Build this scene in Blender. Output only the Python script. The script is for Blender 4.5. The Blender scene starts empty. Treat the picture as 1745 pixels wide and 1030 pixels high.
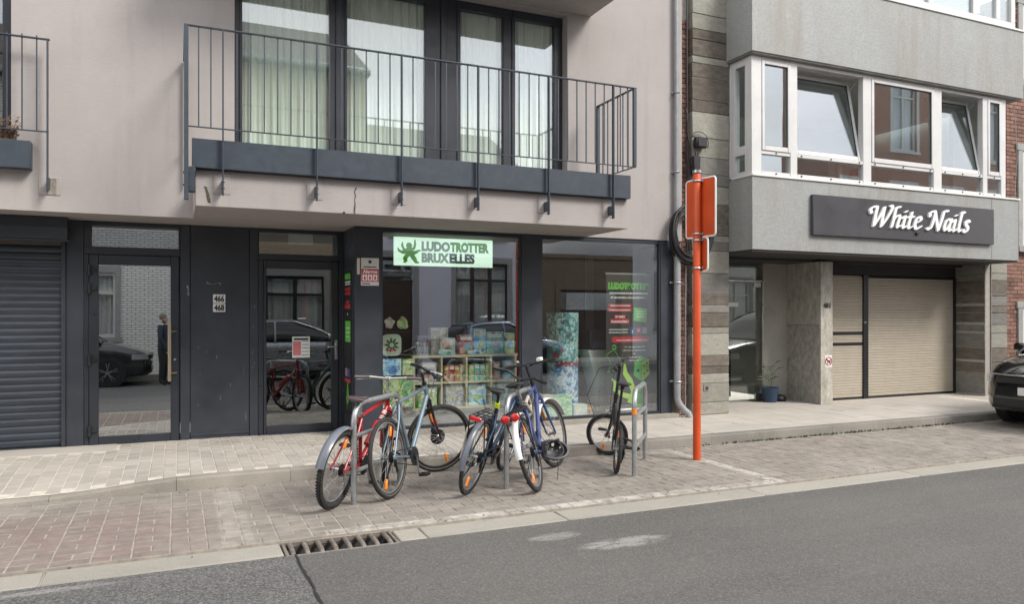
import bpy, bmesh, math, random
from math import sin, cos, tan, atan, atan2, sqrt, pi, radians
from mathutils import Vector, Matrix, Euler
random.seed(7)
SC = bpy.context.scene
COL = SC.collection

# ---------------------------------------------------------------- camera
YAW = radians(23.9); FPX = 1290.0; CAMZ = 1.5; HORIZON = 535.0
cam_data = bpy.data.cameras.new('camera'); cam = bpy.data.objects.new('camera', cam_data)
COL.objects.link(cam); SC.camera = cam
cam.location = (0, 0, CAMZ); cam.rotation_euler = (pi/2, 0, -YAW)
cam_data.sensor_width = 36; cam_data.lens = 36*FPX/1745
cam_data.shift_y = 20/1745; cam_data.clip_end = 800; cam_data.clip_start = 0.05
# ---------------------------------------------------------------- sky and sun
SUN_EL = radians(43); SUN_DIR_AZ = radians(-54)      # direction towards the sun, measured from +X towards +Y
W = bpy.data.worlds.new('World'); SC.world = W; W.use_nodes = True
nt = W.node_tree; nt.nodes.clear()
out = nt.nodes.new('ShaderNodeOutputWorld'); bg = nt.nodes.new('ShaderNodeBackground')
sky = nt.nodes.new('ShaderNodeTexSky'); sky.sky_type = 'NISHITA'; sky.sun_disc = False
sky.sun_elevation = SUN_EL; sky.sun_rotation = radians(90) - SUN_DIR_AZ
sky.air_density = 1.0; sky.dust_density = 2.0; sky.ozone_density = 1.0
tc = nt.nodes.new('ShaderNodeTexCoord'); mp = nt.nodes.new('ShaderNodeMapping'); mp.inputs['Scale'].default_value = (1, 1, 2.2)
nz = nt.nodes.new('ShaderNodeTexNoise'); nz.inputs['Scale'].default_value = 2.1; nz.inputs['Detail'].default_value = 7; nz.inputs['Roughness'].default_value = .55
rp = nt.nodes.new('ShaderNodeValToRGB'); rp.color_ramp.elements[0].position = .36; rp.color_ramp.elements[1].position = .56
rp.color_ramp.elements[0].color = (.25, .25, .25, 1); rp.color_ramp.elements[1].color = (.95, .95, .95, 1)
mx = nt.nodes.new('ShaderNodeMix'); mx.data_type = 'RGBA'
mx.inputs[7].default_value = (8.2, 8.1, 8.0, 1)
L = nt.links.new
L(tc.outputs['Generated'], mp.inputs['Vector']); L(mp.outputs[0], nz.inputs['Vector']); L(nz.outputs['Fac'], rp.inputs[0])
L(rp.outputs[0], mx.inputs[0]); L(sky.outputs[0], mx.inputs[6]); L(mx.outputs[2], bg.inputs['Color'])
bg.inputs['Strength'].default_value = 0.132; L(bg.outputs[0], out.inputs['Surface'])
sd = bpy.data.lights.new('sun', 'SUN'); sun = bpy.data.objects.new('sun', sd); COL.objects.link(sun)
sd.energy = 1.85; sd.angle = radians(18); sd.color = (1, .95, .88)
sdir = Vector((cos(SUN_EL)*cos(SUN_DIR_AZ), cos(SUN_EL)*sin(SUN_DIR_AZ), sin(SUN_EL)))
sun.rotation_euler = sdir.to_track_quat('Z', 'Y').to_euler(); sun.location = (20, -20, 40)
SC.view_settings.view_transform = 'Standard'; SC.view_settings.look = 'None'
SC.view_settings.exposure = 0.88; SC.view_settings.gamma = 1.0
SC.view_settings.use_curve_mapping = False
SC.render.engine = 'CYCLES'
SC.cycles.max_bounces = 10; SC.cycles.transparent_max_bounces = 24; SC.cycles.glossy_bounces = 6; SC.cycles.diffuse_bounces = 4
SC.cycles.caustics_reflective = False; SC.cycles.caustics_refractive = False

# ---------------------------------------------------------------- measuring helpers: where a sight line meets a real plane
def TH(px): return YAW + atan((px-872.5)/FPX)
def XA(px, Y): return Y*tan(TH(px))
def DP(px, Y): t = TH(px); return Y*cos(t-YAW)/cos(t)
def ZA(py, px, Y): return CAMZ + (HORIZON-py)*DP(px, Y)/FPX
def GP(px, py, z=0.0):
    d = (CAMZ-z)*FPX/(py-HORIZON); l = (px-872.5)/FPX*d
    return Vector((d*sin(YAW)+l*cos(YAW), d*cos(YAW)-l*sin(YAW), z))

# ---------------------------------------------------------------- mesh builder
class MB:
    def __init__(s): s.v = []; s.f = []
    def add(s, vs, fs):
        o = len(s.v); s.v += [tuple(p) for p in vs]; s.f += [tuple(i+o for i in f) for f in fs]
    def box(s, x0, x1, y0, y1, z0, z1, b=0.0):
        if x0 > x1: x0, x1 = x1, x0
        if y0 > y1: y0, y1 = y1, y0
        if z0 > z1: z0, z1 = z1, z0
        if b <= 0:
            s.add([(x0,y0,z0),(x1,y0,z0),(x1,y1,z0),(x0,y1,z0),(x0,y0,z1),(x1,y0,z1),(x1,y1,z1),(x0,y1,z1)],
                  [(0,3,2,1),(4,5,6,7),(0,1,5,4),(1,2,6,5),(2,3,7,6),(3,0,4,7)]); return
        b = min(b, (x1-x0)*.45, (y1-y0)*.45, (z1-z0)*.45)
        X = (x0, x1); Y = (y0, y1); Z = (z0, z1); vs = []; idx = {}
        for i in (0,1):
            for j in (0,1):
                for k in (0,1):
                    sx = 1-2*i; sy = 1-2*j; sz = 1-2*k
                    for a in range(3):
                        p = [X[i]+sx*b, Y[j]+sy*b, Z[k]+sz*b]; p[a] = (X[i], Y[j], Z[k])[a]
                        idx[(i,j,k,a)] = len(vs); vs.append(tuple(p))
        fs = []
        for i in (0,1):
            q = [idx[(i,0,0,0)], idx[(i,1,0,0)], idx[(i,1,1,0)], idx[(i,0,1,0)]]; fs.append(q if i else q[::-1])
            q = [idx[(0,i,0,1)], idx[(0,i,1,1)], idx[(1,i,1,1)], idx[(1,i,0,1)]]; fs.append(q if i else q[::-1])
            q = [idx[(0,0,i,2)], idx[(1,0,i,2)], idx[(1,1,i,2)], idx[(0,1,i,2)]]; fs.append(q if i else q[::-1])
        for i in (0,1):
            for j in (0,1):
                fs.append([idx[(i,j,0,0)], idx[(i,j,1,0)], idx[(i,j,1,1)], idx[(i,j,0,1)]])
                fs.append([idx[(i,0,j,0)], idx[(i,1,j,0)], idx[(i,1,j,2)], idx[(i,0,j,2)]])
                fs.append([idx[(0,i,j,1)], idx[(1,i,j,1)], idx[(1,i,j,2)], idx[(0,i,j,2)]])
                for k in (0,1): fs.append([idx[(i,j,k,0)], idx[(i,j,k,1)], idx[(i,j,k,2)]])
        s.add(vs, fs)
    def tube(s, pts, r, n=8, closed=False, cap=True, flat=1.0, up=None):
        pts = [Vector(p) for p in pts]; m = len(pts)
        rs = r if isinstance(r, (list, tuple)) else [r]*m
        T = []
        for i in range(m):
            a = pts[(i-1) % m] if (closed or i > 0) else pts[i]; b = pts[(i+1) % m] if (closed or i < m-1) else pts[i]
            d = b-a; T.append(d.normalized() if d.length > 1e-9 else Vector((0,0,1)))
        u = Vector(up) if up else (Vector((0,0,1)) if abs(T[0].z) < .9 else Vector((1,0,0)))
        u = (u - T[0]*u.dot(T[0])).normalized(); vs = []
        for i in range(m):
            u = u - T[i]*u.dot(T[i])
            u = u.normalized() if u.length > 1e-6 else T[i].orthogonal().normalized()
            w = T[i].cross(u)
            for k in range(n):
                a = 2*pi*k/n; vs.append(pts[i] + (u*cos(a)*flat + w*sin(a))*rs[i])
        fs = []
        for i in range(m if closed else m-1):
            j = (i+1) % m
            for k in range(n):
                l = (k+1) % n; fs.append((i*n+k, i*n+l, j*n+l, j*n+k))
        if cap and not closed:
            fs.append(tuple(range(n))[::-1]); fs.append(tuple((m-1)*n+k for k in range(n)))
        s.add(vs, fs)
    def cyl(s, p0, p1, r, n=12, r1=None): s.tube([p0, p1], [r, r if r1 is None else r1], n)
    def ring(s, c, axis, R, r, N=40, n=8, flat=1.0, a0=0.0, a1=None):
        c = Vector(c); ax = Vector(axis).normalized(); u = ax.orthogonal().normalized()
        if abs(ax.y) > .5: u = Vector((1,0,0)) - ax*ax.x; u.normalize()
        w = ax.cross(u)
        if a1 is None:
            s.tube([c+(u*cos(2*pi*k/N)+w*sin(2*pi*k/N))*R for k in range(N)], r, n, closed=True, flat=flat, up=u)
        else:
            s.tube([c+(u*cos(a0+(a1-a0)*k/N)+w*sin(a0+(a1-a0)*k/N))*R for k in range(N+1)], r, n, flat=flat, up=(u*cos(a0)+w*sin(a0)))
    def lathe(s, c, axis, prof, N=24):      # prof: list of (distance along axis, radius)
        c = Vector(c); ax = Vector(axis).normalized(); u = ax.orthogonal().normalized(); w = ax.cross(u); vs = []; fs = []
        for (h, r) in prof:
            for k in range(N): vs.append(c+ax*h+(u*cos(2*pi*k/N)+w*sin(2*pi*k/N))*max(r, 1e-4))
        for i in range(len(prof)-1):
            for k in range(N):
                l = (k+1) % N; fs.append((i*N+k, i*N+l, (i+1)*N+l, (i+1)*N+k))
        fs.append(tuple(range(N))[::-1]); fs.append(tuple((len(prof)-1)*N+k for k in range(N)))
        s.add(vs, fs)
    def prism(s, poly, axis, a, b):         # poly: 2-D outline; axis 'x','y','z' = extrusion axis
        def P(p, t): return {'y': (p[0], t, p[1]), 'x': (t, p[0], p[1]), 'z': (p[0], p[1], t)}[axis]
        n = len(poly); vs = [P(p, a) for p in poly]+[P(p, b) for p in poly]
        fs = [tuple(range(n))[::-1], tuple(range(n, 2*n))]+[(i, (i+1) % n, (i+1) % n+n, i+n) for i in range(n)]
        s.add(vs, fs)
    def xform(s, M):
        s.v = [tuple(M @ Vector(p)) for p in s.v]; return s
    def mesh(s, name, mat, smooth=True, angle=38, origin=(0,0,0), fixn=True):
        me = bpy.data.meshes.new(name)
        ox, oy, oz = origin
        me.from_pydata([(x-ox, y-oy, z-oz) for x, y, z in s.v], [], s.f)
        if fixn:
            bm = bmesh.new(); bm.from_mesh(me); bmesh.ops.recalc_face_normals(bm, faces=bm.faces); bm.to_mesh(me); bm.free()
        if mat: me.materials.append(mat)
        if smooth:
            me.polygons.foreach_set('use_smooth', [True]*len(me.polygons)); me.set_sharp_from_angle(angle=radians(angle))
        me.update(); return me
    def build(s, name, mat, parent=None, smooth=True, angle=38, kind=None, label=None, fixn=True):
        if parent is not None:
            me = s.mesh(name, mat, smooth, angle, WO.get(parent.as_pointer(), (0,0,0)), fixn)
            o = bpy.data.objects.new(name, me); COL.objects.link(o); o.parent = parent
            WO[o.as_pointer()] = WO.get(parent.as_pointer(), (0,0,0))
        else:
            xs = [p[0] for p in s.v]; ys = [p[1] for p in s.v]; zs = [p[2] for p in s.v]
            og = ((min(xs)+max(xs))/2, (min(ys)+max(ys))/2, min(zs))
            me = s.mesh(name, mat, smooth, angle, og, fixn); o = bpy.data.objects.new(name, me); COL.objects.link(o); o.location = og
            WO[o.as_pointer()] = og
        if kind: o['kind'] = kind
        if label: o['label'] = label
        return o
WO = {}
def tag(o, label, cat, group=None, kind=None):
    o['label'] = label; o['category'] = cat
    if group: o['group'] = group
    if kind: o['kind'] = kind
    return o
def empty(name, loc, label=None, cat=None, group=None):
    o = bpy.data.objects.new(name, None); COL.objects.link(o); o.location = loc; WO[o.as_pointer()] = tuple(loc)
    o.empty_display_size = .1
    if label: tag(o, label, cat, group)
    return o
def structure(o): o['kind'] = 'structure'; return o
def piece(name, me, parent, loc, rot=None, mat=None):
    o = bpy.data.objects.new(name, me); COL.objects.link(o)
    w = WO.get(parent.as_pointer(), (0,0,0)); o.parent = parent
    o.location = (loc[0]-w[0], loc[1]-w[1], loc[2]-w[2])
    if rot: o.rotation_euler = rot
    return o
def bx(name, mat, parent, x0, x1, y0, y1, z0, z1, b=0.0, **k):
    m = MB(); m.box(x0, x1, y0, y1, z0, z1, b); return m.build(name, mat, parent, **k)
def text_mesh(body, size, bold=0.0, ext=0.001, align='LEFT', spacing=1.0, squeeze=1.0, font_shear=0.0):
    cu = bpy.data.curves.new('lettering', 'FONT'); cu.body = body; cu.size = size; cu.offset = bold; cu.extrude = ext
    cu.align_x = align; cu.space_character = spacing; cu.shear = font_shear; cu.resolution_u = 3
    ob = bpy.data.objects.new('lettering', cu); COL.objects.link(ob)
    dg = bpy.context.evaluated_depsgraph_get(); me = bpy.data.meshes.new_from_object(ob.evaluated_get(dg))
    bpy.data.objects.remove(ob); bpy.data.curves.remove(cu)
    if squeeze != 1.0:
        for v in me.vertices: v.co.x *= squeeze
    return me
def text(name, body, x, y, z, size, mat, parent, bold=0.0, ext=0.001, align='LEFT', squeeze=1.0, face='-y', fit=None, spacing=1.0):
    me = text_mesh(body, size, bold, ext, align, spacing, squeeze)
    if fit and len(me.vertices):
        xs = [v.co.x for v in me.vertices]; w = max(xs)-min(xs)
        for v in me.vertices: v.co.x = (v.co.x-min(xs))*fit/w
        if align == 'CENTER':
            for v in me.vertices: v.co.x -= fit/2
    me.name = name; me.materials.clear(); me.materials.append(mat)
    rot = {'-y': (pi/2, 0, 0), '-x': (pi/2, 0, -pi/2)}[face]
    return piece(name, me, parent, (x, y, z), rot)

# ---------------------------------------------------------------- materials
def nodes(name):
    m = bpy.data.materials.new(name); m.use_nodes = True; t = m.node_tree; b = t.nodes['Principled BSDF']; return m, t, b
def N(t, kind, **k):
    n = t.nodes.new(kind)
    for a, v in k.items():
        if a.startswith('i_'):
            key = a[2:]; n.inputs[int(key) if key.isdigit() else key.replace('_', ' ')].default_value = v
        else: setattr(n, a, v)
    return n
def mixc(t, fac, a, b, blend='MIX'):
    m = t.nodes.new('ShaderNodeMix'); m.data_type = 'RGBA'; m.blend_type = blend
    for s, v in ((0, fac), (6, a), (7, b)):
        if hasattr(v, 'links') or hasattr(v, 'is_output'): t.links.new(v, m.inputs[s])
        else: m.inputs[s].default_value = (v if s == 0 else (*v, 1) if len(v) == 3 else v)
    return m.outputs[2]
def ramp(t, src, p0, p1, c0=(0,0,0,1), c1=(1,1,1,1)):
    r = t.nodes.new('ShaderNodeValToRGB'); e = r.color_ramp.elements
    e[0].position = p0; e[1].position = p1; e[0].color = c0; e[1].color = c1; t.links.new(src, r.inputs[0]); return r.outputs[0]
def mth(t, op, a, b=None, clamp=False):
    m = t.nodes.new('ShaderNodeMath'); m.operation = op; m.use_clamp = clamp
    for i, v in ((0, a), (1, b)):
        if v is None: continue
        if hasattr(v, 'is_output'): t.links.new(v, m.inputs[i])
        else: m.inputs[i].default_value = v
    return m.outputs[0]
def wpos(t, scale=(1,1,1)):
    g = t.nodes.new('ShaderNodeNewGeometry'); m = t.nodes.new('ShaderNodeMapping'); m.inputs['Scale'].default_value = scale
    t.links.new(g.outputs['Position'], m.inputs['Vector']); return m.outputs[0]
def opos(t, scale=(1,1,1)):
    g = t.nodes.new('ShaderNodeTexCoord'); m = t.nodes.new('ShaderNodeMapping'); m.inputs['Scale'].default_value = scale
    t.links.new(g.outputs['Object'], m.inputs['Vector']); return m.outputs[0]
def noise(t, vec, scale, detail=4, rough=.55, dist=0.0):
    n = N(t, 'ShaderNodeTexNoise', i_Scale=scale, i_Detail=detail, i_Roughness=rough, i_Distortion=dist); t.links.new(vec, n.inputs['Vector']); return n.outputs['Fac']
def mul(c, k): return tuple(min(1, x*k) for x in c[:3])
def bump(t, b, h, strength, dist=.01, prev=None):
    n = N(t, 'ShaderNodeBump', i_Strength=strength, i_Distance=dist); t.links.new(h, n.inputs['Height'])
    if prev is not None: t.links.new(prev, n.inputs['Normal'])
    t.links.new(n.outputs[0], b.inputs['Normal']); return n.outputs[0]
def mat(name, col, rough=.55, metal=0.0, var=.12, vs=6.0, bs=0.0, bstr=.2, bscale=120, rand=0.0, dirt=0.0, coat=0.0, spec=.5, local=False, emit=0, stretch=(1,1,1)):
    m, t, b = nodes(name); P = opos(t, stretch) if local else wpos(t, stretch)
    c = mixc(t, ramp(t, noise(t, P, vs, 5), .3, .7), mul(col, 1-var), mul(col, 1+var))
    if rand:
        oi = t.nodes.new('ShaderNodeObjectInfo'); g = t.nodes.new('ShaderNodeNewGeometry')
        r = mth(t, 'FRACT', mth(t, 'ADD', oi.outputs['Random'], g.outputs['Random Per Island']))
        c = mixc(t, 1.0, c, ramp(t, r, 0, 1, (1-rand,)*3+(1,), (1+rand,)*3+(1,)), 'MULTIPLY')
    if dirt:
        d = ramp(t, noise(t, P, 2.3, 8, .7), .52, .72); c = mixc(t, mth(t, 'MULTIPLY', d, dirt), c, mul(col, .45))
    t.links.new(c, b.inputs['Base Color']); b.inputs['Metallic'].default_value = metal
    rr = ramp(t, noise(t, P, vs*2.3, 4), .3, .7, (max(0, rough-.08),)*3+(1,), (min(1, rough+.08),)*3+(1,)); t.links.new(rr, b.inputs['Roughness'])
    b.inputs['Specular IOR Level'].default_value = spec
    if coat: b.inputs['Coat Weight'].default_value = coat; b.inputs['Coat Roughness'].default_value = .05
    if bs: bump(t, b, noise(t, P, bscale, 4), bstr, bs)
    if emit: t.links.new(c, b.inputs['Emission Color']); b.inputs['Emission Strength'].default_value = emit
    return m
def glass(name, fac, tint=(.95, .97, .96), gl=(1,1,1), rough=0.0):
    m, t, b = nodes(name); t.nodes.remove(b); o = t.nodes['Material Output']
    tr = N(t, 'ShaderNodeBsdfTransparent'); tr.inputs[0].default_value = (*tint, 1)
    g = N(t, 'ShaderNodeBsdfGlossy', i_Roughness=rough); g.inputs[0].default_value = (*gl, 1)
    fr = N(t, 'ShaderNodeLayerWeight', i_Blend=.5); f = mth(t, 'ADD', mth(t, 'MULTIPLY', mth(t, 'POWER', fr.outputs['Facing'], 5), .9), fac, True)   # Schlick, same from both faces
    mxs = t.nodes.new('ShaderNodeMixShader'); t.links.new(f, mxs.inputs[0]); t.links.new(tr.outputs[0], mxs.inputs[1]); t.links.new(g.outputs[0], mxs.inputs[2])
    nb = N(t, 'ShaderNodeBump', i_Strength=.02, i_Distance=.02); t.links.new(noise(t, wpos(t), 1.3, 1), nb.inputs['Height']); t.links.new(nb.outputs[0], g.inputs['Normal'])
    t.links.new(mxs.outputs[0], o.inputs['Surface']); return m

# rendered (plastered) wall, combed horizontally, with faint stains
def render_mat(name, col):
    m, t, b = nodes(name); P = wpos(t); Q = wpos(t, (5, 5, 90))
    c = mixc(t, ramp(t, noise(t, P, .9, 8, .65), .3, .75), mul(col, .9), mul(col, 1.06))
    c = mixc(t, mth(t, 'MULTIPLY', ramp(t, noise(t, Q, 2.2, 4, .6), .35, .7), .34), c, mul(col, .7))
    c = mixc(t, mth(t, 'MULTIPLY', ramp(t, noise(t, wpos(t, (4, 4, .35)), 1.6, 6, .7), .52, .8), .38), c, mul(col, .6))
    c = mixc(t, mth(t, 'MULTIPLY', ramp(t, noise(t, P, 160, 2), .4, .7), .25), c, mul(col, .8))
    t.links.new(c, b.inputs['Base Color']); b.inputs['Roughness'].default_value = .92; b.inputs['Specular IOR Level'].default_value = .2
    n = bump(t, b, noise(t, Q, 2.2, 5, .65), .35, .006); bump(t, b, noise(t, P, 210, 3), .35, .004, n)
    return m
def mosaic_mat(name, col, bw=.032, bh=.016):
    m, t, b = nodes(name); g = t.nodes.new('ShaderNodeNewGeometry'); sp = t.nodes.new('ShaderNodeSeparateXYZ'); t.links.new(g.outputs['Position'], sp.inputs[0])
    cb = t.nodes.new('ShaderNodeCombineXYZ'); t.links.new(mth(t, 'ADD', sp.outputs[0], sp.outputs[1]), cb.inputs[0]); t.links.new(sp.outputs[2], cb.inputs[1])
    br = N(t, 'ShaderNodeTexBrick', i_Scale=1.0, i_Mortar_Size=.0018, i_Brick_Width=bw, i_Row_Height=bh, i_Mortar_Smooth=.2, i_Bias=0.0)
    br.inputs['Color1'].default_value = (*mul(col, .86), 1); br.inputs['Color2'].default_value = (*mul(col, 1.12), 1); br.inputs['Mortar'].default_value = (*mul(col, .62), 1)
    t.links.new(cb.outputs[0], br.inputs['Vector']); c = br.outputs['Color']
    P = wpos(t)
    c = mixc(t, ramp(t, noise(t, P, 1.1, 7, .7), .3, .75), c, mul(col, .8), 'MIX') if False else c
    c = mixc(t, mth(t, 'MULTIPLY', ramp(t, noise(t, P, .8, 7, .7), .4, .75), .35), c, mul(col, .7))
    stk = mth(t, 'MULTIPLY', ramp(t, noise(t, wpos(t, (2.2, 2.2, .22)), 1.5, 7, .7), .38, .72), ramp(t, noise(t, wpos(t, (1, 1, .6)), .8, 3, .6), .34, .62))
    c = mixc(t, mth(t, 'MULTIPLY', stk, .85), c, (.21, .18, .14))
    c = mixc(t, mth(t, 'MULTIPLY', ramp(t, noise(t, wpos(t, (2.5, 2.5, .6)), 2.1, 7, .75), .58, .8), .4), c, mul(col, 1.3))
    t.links.new(c, b.inputs['Base Color']); b.inputs['Roughness'].default_value = .5
    bump(t, b, br.outputs['Fac'], -.3, .004)
    return m
def stone_mat(name, c0, c1, grain=(4, 4, 8), rand=.25, bs=.006, rough=.8):
    m, t, b = nodes(name); P = wpos(t, grain); oi = t.nodes.new('ShaderNodeObjectInfo')
    c = mixc(t, ramp(t, noise(t, P, 1.6, 8, .7), .3, .72), c0, c1)
    c = mixc(t, 1.0, c, ramp(t, oi.outputs['Random'], 0, 1, (1-rand,)*3+(1,), (1+rand,)*3+(1,)), 'MULTIPLY')
    c = mixc(t, mth(t, 'MULTIPLY', ramp(t, noise(t, wpos(t), 40, 4), .5, .7), .35), c, mul(c0, .6))
    t.links.new(c, b.inputs['Base Color']); b.inputs['Roughness'].default_value = rough; bump(t, b, noise(t, P, 4, 7, .7), .5, bs); return m
def brick_mat(name, c1, c2, mortar, bw=.215, bh=.07, ms=.010, rough=.85):
    m, t, b = nodes(name); g = t.nodes.new('ShaderNodeNewGeometry'); sp = t.nodes.new('ShaderNodeSeparateXYZ'); t.links.new(g.outputs['Position'], sp.inputs[0])
    cb = t.nodes.new('ShaderNodeCombineXYZ'); t.links.new(mth(t, 'ADD', sp.outputs[0], sp.outputs[1]), cb.inputs[0]); t.links.new(sp.outputs[2], cb.inputs[1])
    br = N(t, 'ShaderNodeTexBrick', i_Scale=1.0, i_Mortar_Size=ms, i_Brick_Width=bw, i_Row_Height=bh, i_Mortar_Smooth=.1, i_Bias=0.0)
    for k, c in (('Color1', c1), ('Color2', c2), ('Mortar', mortar)): br.inputs[k].default_value = (*c, 1)
    t.links.new(cb.outputs[0], br.inputs['Vector'])
    c = mixc(t, mth(t, 'MULTIPLY', ramp(t, noise(t, wpos(t), 1.5, 7, .7), .4, .8), .35), br.outputs['Color'], mul(c1, .6))
    t.links.new(c, b.inputs['Base Color']); b.inputs['Roughness'].default_value = rough; bump(t, b, br.outputs['Fac'], -.4, .008); return m

M_WALL = render_mat('rendered_wall', (.42, .388, .376))
M_ANTH = mat('anthracite_metal', (.034, .040, .051), .42, 0, .25, 2.2, .0015, .15, 60, dirt=.35, spec=.5)
M_ANTH2 = mat('anthracite_frame', (.028, .032, .042), .35, 0, .1, 3)
M_RAIL = mat('railing_metal', (.042, .055, .072), .4, 0, .12, 9)
M_SHUT = mat('shutter_metal', (.040, .048, .062), .36, .25, .22, 3, .001, .2, 40, stretch=(1, 1, 8), dirt=.25)
M_DARKMET = mat('dark_steel', (.02, .021, .024), .4, .2, .1)
M_STEEL = mat('brushed_steel', (.55, .55, .53), .32, .9, .08)
M_BRASS = mat('satin_bar', (.52, .44, .32), .35, .8, .08)
M_GALV = mat('galvanised_steel', (.42, .44, .45), .42, .75, .16, 22, .0008, .2, 80)
M_ZINC = mat('zinc_pipe', (.29, .305, .315), .5, .2, .14, 5, dirt=.35)
M_WHITEF = mat('white_window_frame', (.60, .60, .595), .35, 0, .05, 4, dirt=.12)
M_WHITE = mat('white_paint', (.78, .78, .76), .5, 0, .05)
M_BLACK = mat('black_plastic', (.016, .016, .018), .45, 0, .1)
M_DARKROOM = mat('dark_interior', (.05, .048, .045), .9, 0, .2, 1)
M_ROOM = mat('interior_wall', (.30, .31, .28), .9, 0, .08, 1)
M_SALONROOM = mat('salon_interior_wall', (.55, .60, .55), .9, 0, .06, 1)
M_CURT = mat('curtain_fabric', (.74, .84, .76), .9, 0, .04, 3)
M_GDOOR = glass('door_mirror_glass', .46, (.55, .6, .6), (.95, .97, .98))
M_GDOOR2 = glass('door_glass', .19, (.7, .73, .72), (.9, .93, .95))
M_GSHOP = glass('shop_glass', .19, (.99, 1, .995), (.90, .94, 1))
M_GUP = glass('upper_window_glass', .15, (.99, 1, .99), (.92, .96, 1))
M_GSAL = glass('salon_window_glass', .20, (.88, .92, .92), (.9, .94, 1))
M_MOSAIC = mosaic_mat('mosaic_tile', (.335, .35, .345))
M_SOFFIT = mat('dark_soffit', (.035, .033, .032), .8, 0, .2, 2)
M_MARBLE = stone_mat('marble_panel', (.25, .24, .21), (.60, .575, .50), (7, 7, 3), .05, .001, .4)
M_BLIND = mat('beige_slat', (.42, .375, .305), .5, 0, .05, 6, rand=.03)
M_STONE_L = stone_mat('pale_slate', (.215, .21, .18), (.325, .315, .265), rand=.15, bs=.012)
M_STONE_D = stone_mat('brown_slate', (.075, .064, .052), (.19, .165, .135), rand=.2, bs=.02)
M_STONE_M = stone_mat('grey_slate', (.135, .13, .12), (.25, .24, .215), rand=.12, bs=.012)
M_BRICK = mat('red_brick', (.215, .115, .088), .85, 0, .25, 30, .002, .4, 120, rand=.35)
M_MORTAR = mat('mortar', (.36, .34, .31), .95, 0, .2, 30, .002, .4, 150)
M_ORANGE = mat('orange_paint', (.60, .080, .016), .45, 0, .12, 3, .0006, .15, 60, dirt=.35)
M_RUBBER = mat('tyre_rubber', (.026, .025, .024), .85, 0, .45, 30, dirt=.3)
M_CHROME = mat('bike_alloy', (.5, .5, .5), .28, .95, .08)
M_SPOKE = mat('spoke_steel', (.28, .28, .29), .5, .7, .05)
M_AMBER = mat('amber_reflector', (.85, .25, .02), .25, 0, .1, 40)
M_RED = mat('red_reflector', (.55, .012, .012), .22, 0, .1, 40, coat=.5)
# ================================================================ GROUND
Y_KERB = 7.5; Y_GUT0 = 5.30; Y_GUT1 = 5.57; Z_BAY = -.11; Z_ROAD = -.14
def proj(x, y, z):
    d = x*sin(YAW)+y*cos(YAW); l = x*cos(YAW)-y*sin(YAW)
    if d < .2: return None
    return 872.5+FPX*l/d, HORIZON-FPX*(z-CAMZ)/d, d
def seen(x, y, z, mrg=40):
    p = proj(x, y, z); return p is not None and -mrg < p[0] < 1745+mrg and -mrg < p[1] < 1030+mrg
def sm(a, b, x): t = max(0, min(1, (x-a)/(b-a))); return t*t*(3-2*t)
def pav_z(x, y):                     # the pavement dips to the carriageway at the garage entrance on the left
    return -.085*(1-sm(-1.15, .25, x))*max(0, min(1, 1-(y-Y_KERB)/1.15))

def asphalt(name, base, speck, contrast, stains=False):
    m, t, b = nodes(name); P = wpos(t)
    c = mixc(t, ramp(t, noise(t, P, .7, 6, .6), .3, .7), mul(base, .88), mul(base, 1.12))
    c = mixc(t, mth(t, 'MULTIPLY', ramp(t, noise(t, P, 75, 3, .6), .45, .68), contrast), c, speck)
    c = mixc(t, mth(t, 'MULTIPLY', ramp(t, noise(t, P, 130, 2, .6), .52, .64), contrast), c, mul(base, .3))
    vo = N(t, 'ShaderNodeTexVoronoi', i_Scale=95.0); t.links.new(P, vo.inputs['Vector'])
    c = mixc(t, mth(t, 'MULTIPLY', ramp(t, vo.outputs['Color'], .55, .9), contrast*.8), c, mul(speck, 1.15))
    # tyre-polished lanes and dusty edge strips along the street
    c = mixc(t, mth(t, 'MULTIPLY', ramp(t, noise(t, wpos(t, (.12, 1.6, 1)), 1.5, 5, .6), .45, .75), .28), c, mul(speck, .8))
    if stains:
        sp = t.nodes.new('ShaderNodeSeparateXYZ'); t.links.new(P, sp.inputs[0])
        def patch(cx, cy, rx, ry, amt, seed, col=(.42, .41, .39)):
            global_c = patch.c
            ex = mth(t, 'POWER', mth(t, 'DIVIDE', mth(t, 'SUBTRACT', sp.outputs[0], cx), rx), 2); ey = mth(t, 'POWER', mth(t, 'DIVIDE', mth(t, 'SUBTRACT', sp.outputs[1], cy), ry), 2)
            d = mth(t, 'SUBTRACT', 1.0, mth(t, 'ADD', ex, ey), True)
            k = mth(t, 'MULTIPLY', d, ramp(t, mth(t, 'ADD', mth(t, 'MULTIPLY', noise(t, wpos(t, (1.6+seed*.1, 5, 1)), 3.1+seed, 8, .75), .75), mth(t, 'MULTIPLY', noise(t, P, 70, 3), .25)), .40, .56))
            patch.c = mixc(t, mth(t, 'MULTIPLY', ramp(t, k, .08, .5), amt), global_c, col)
        patch.c = c
        a = GP(1065, 925, Z_ROAD); patch(a.x, a.y, .42, .13, .5, 0)
        a = GP(945, 915, Z_ROAD); patch(a.x, a.y, .25, .10, .35, 1)
        a = GP(70, 1010, Z_ROAD); patch(a.x, a.y, .5, .05, .4, 5)
        c = patch.c
    t.links.new(c, b.inputs['Base Color']); b.inputs['Roughness'].default_value = .88; b.inputs['Specular IOR Level'].default_value = .25
    bump(t, b, noise(t, P, 85, 4, .7), .55, .012); return m
M_ASPH = asphalt('asphalt', (.106, .103, .098), (.215, .209, .197), .42, True)
M_ASPH_OLD = asphalt('old_speckled_asphalt', (.088, .087, .086), (.27, .265, .255), .62, True)

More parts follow.
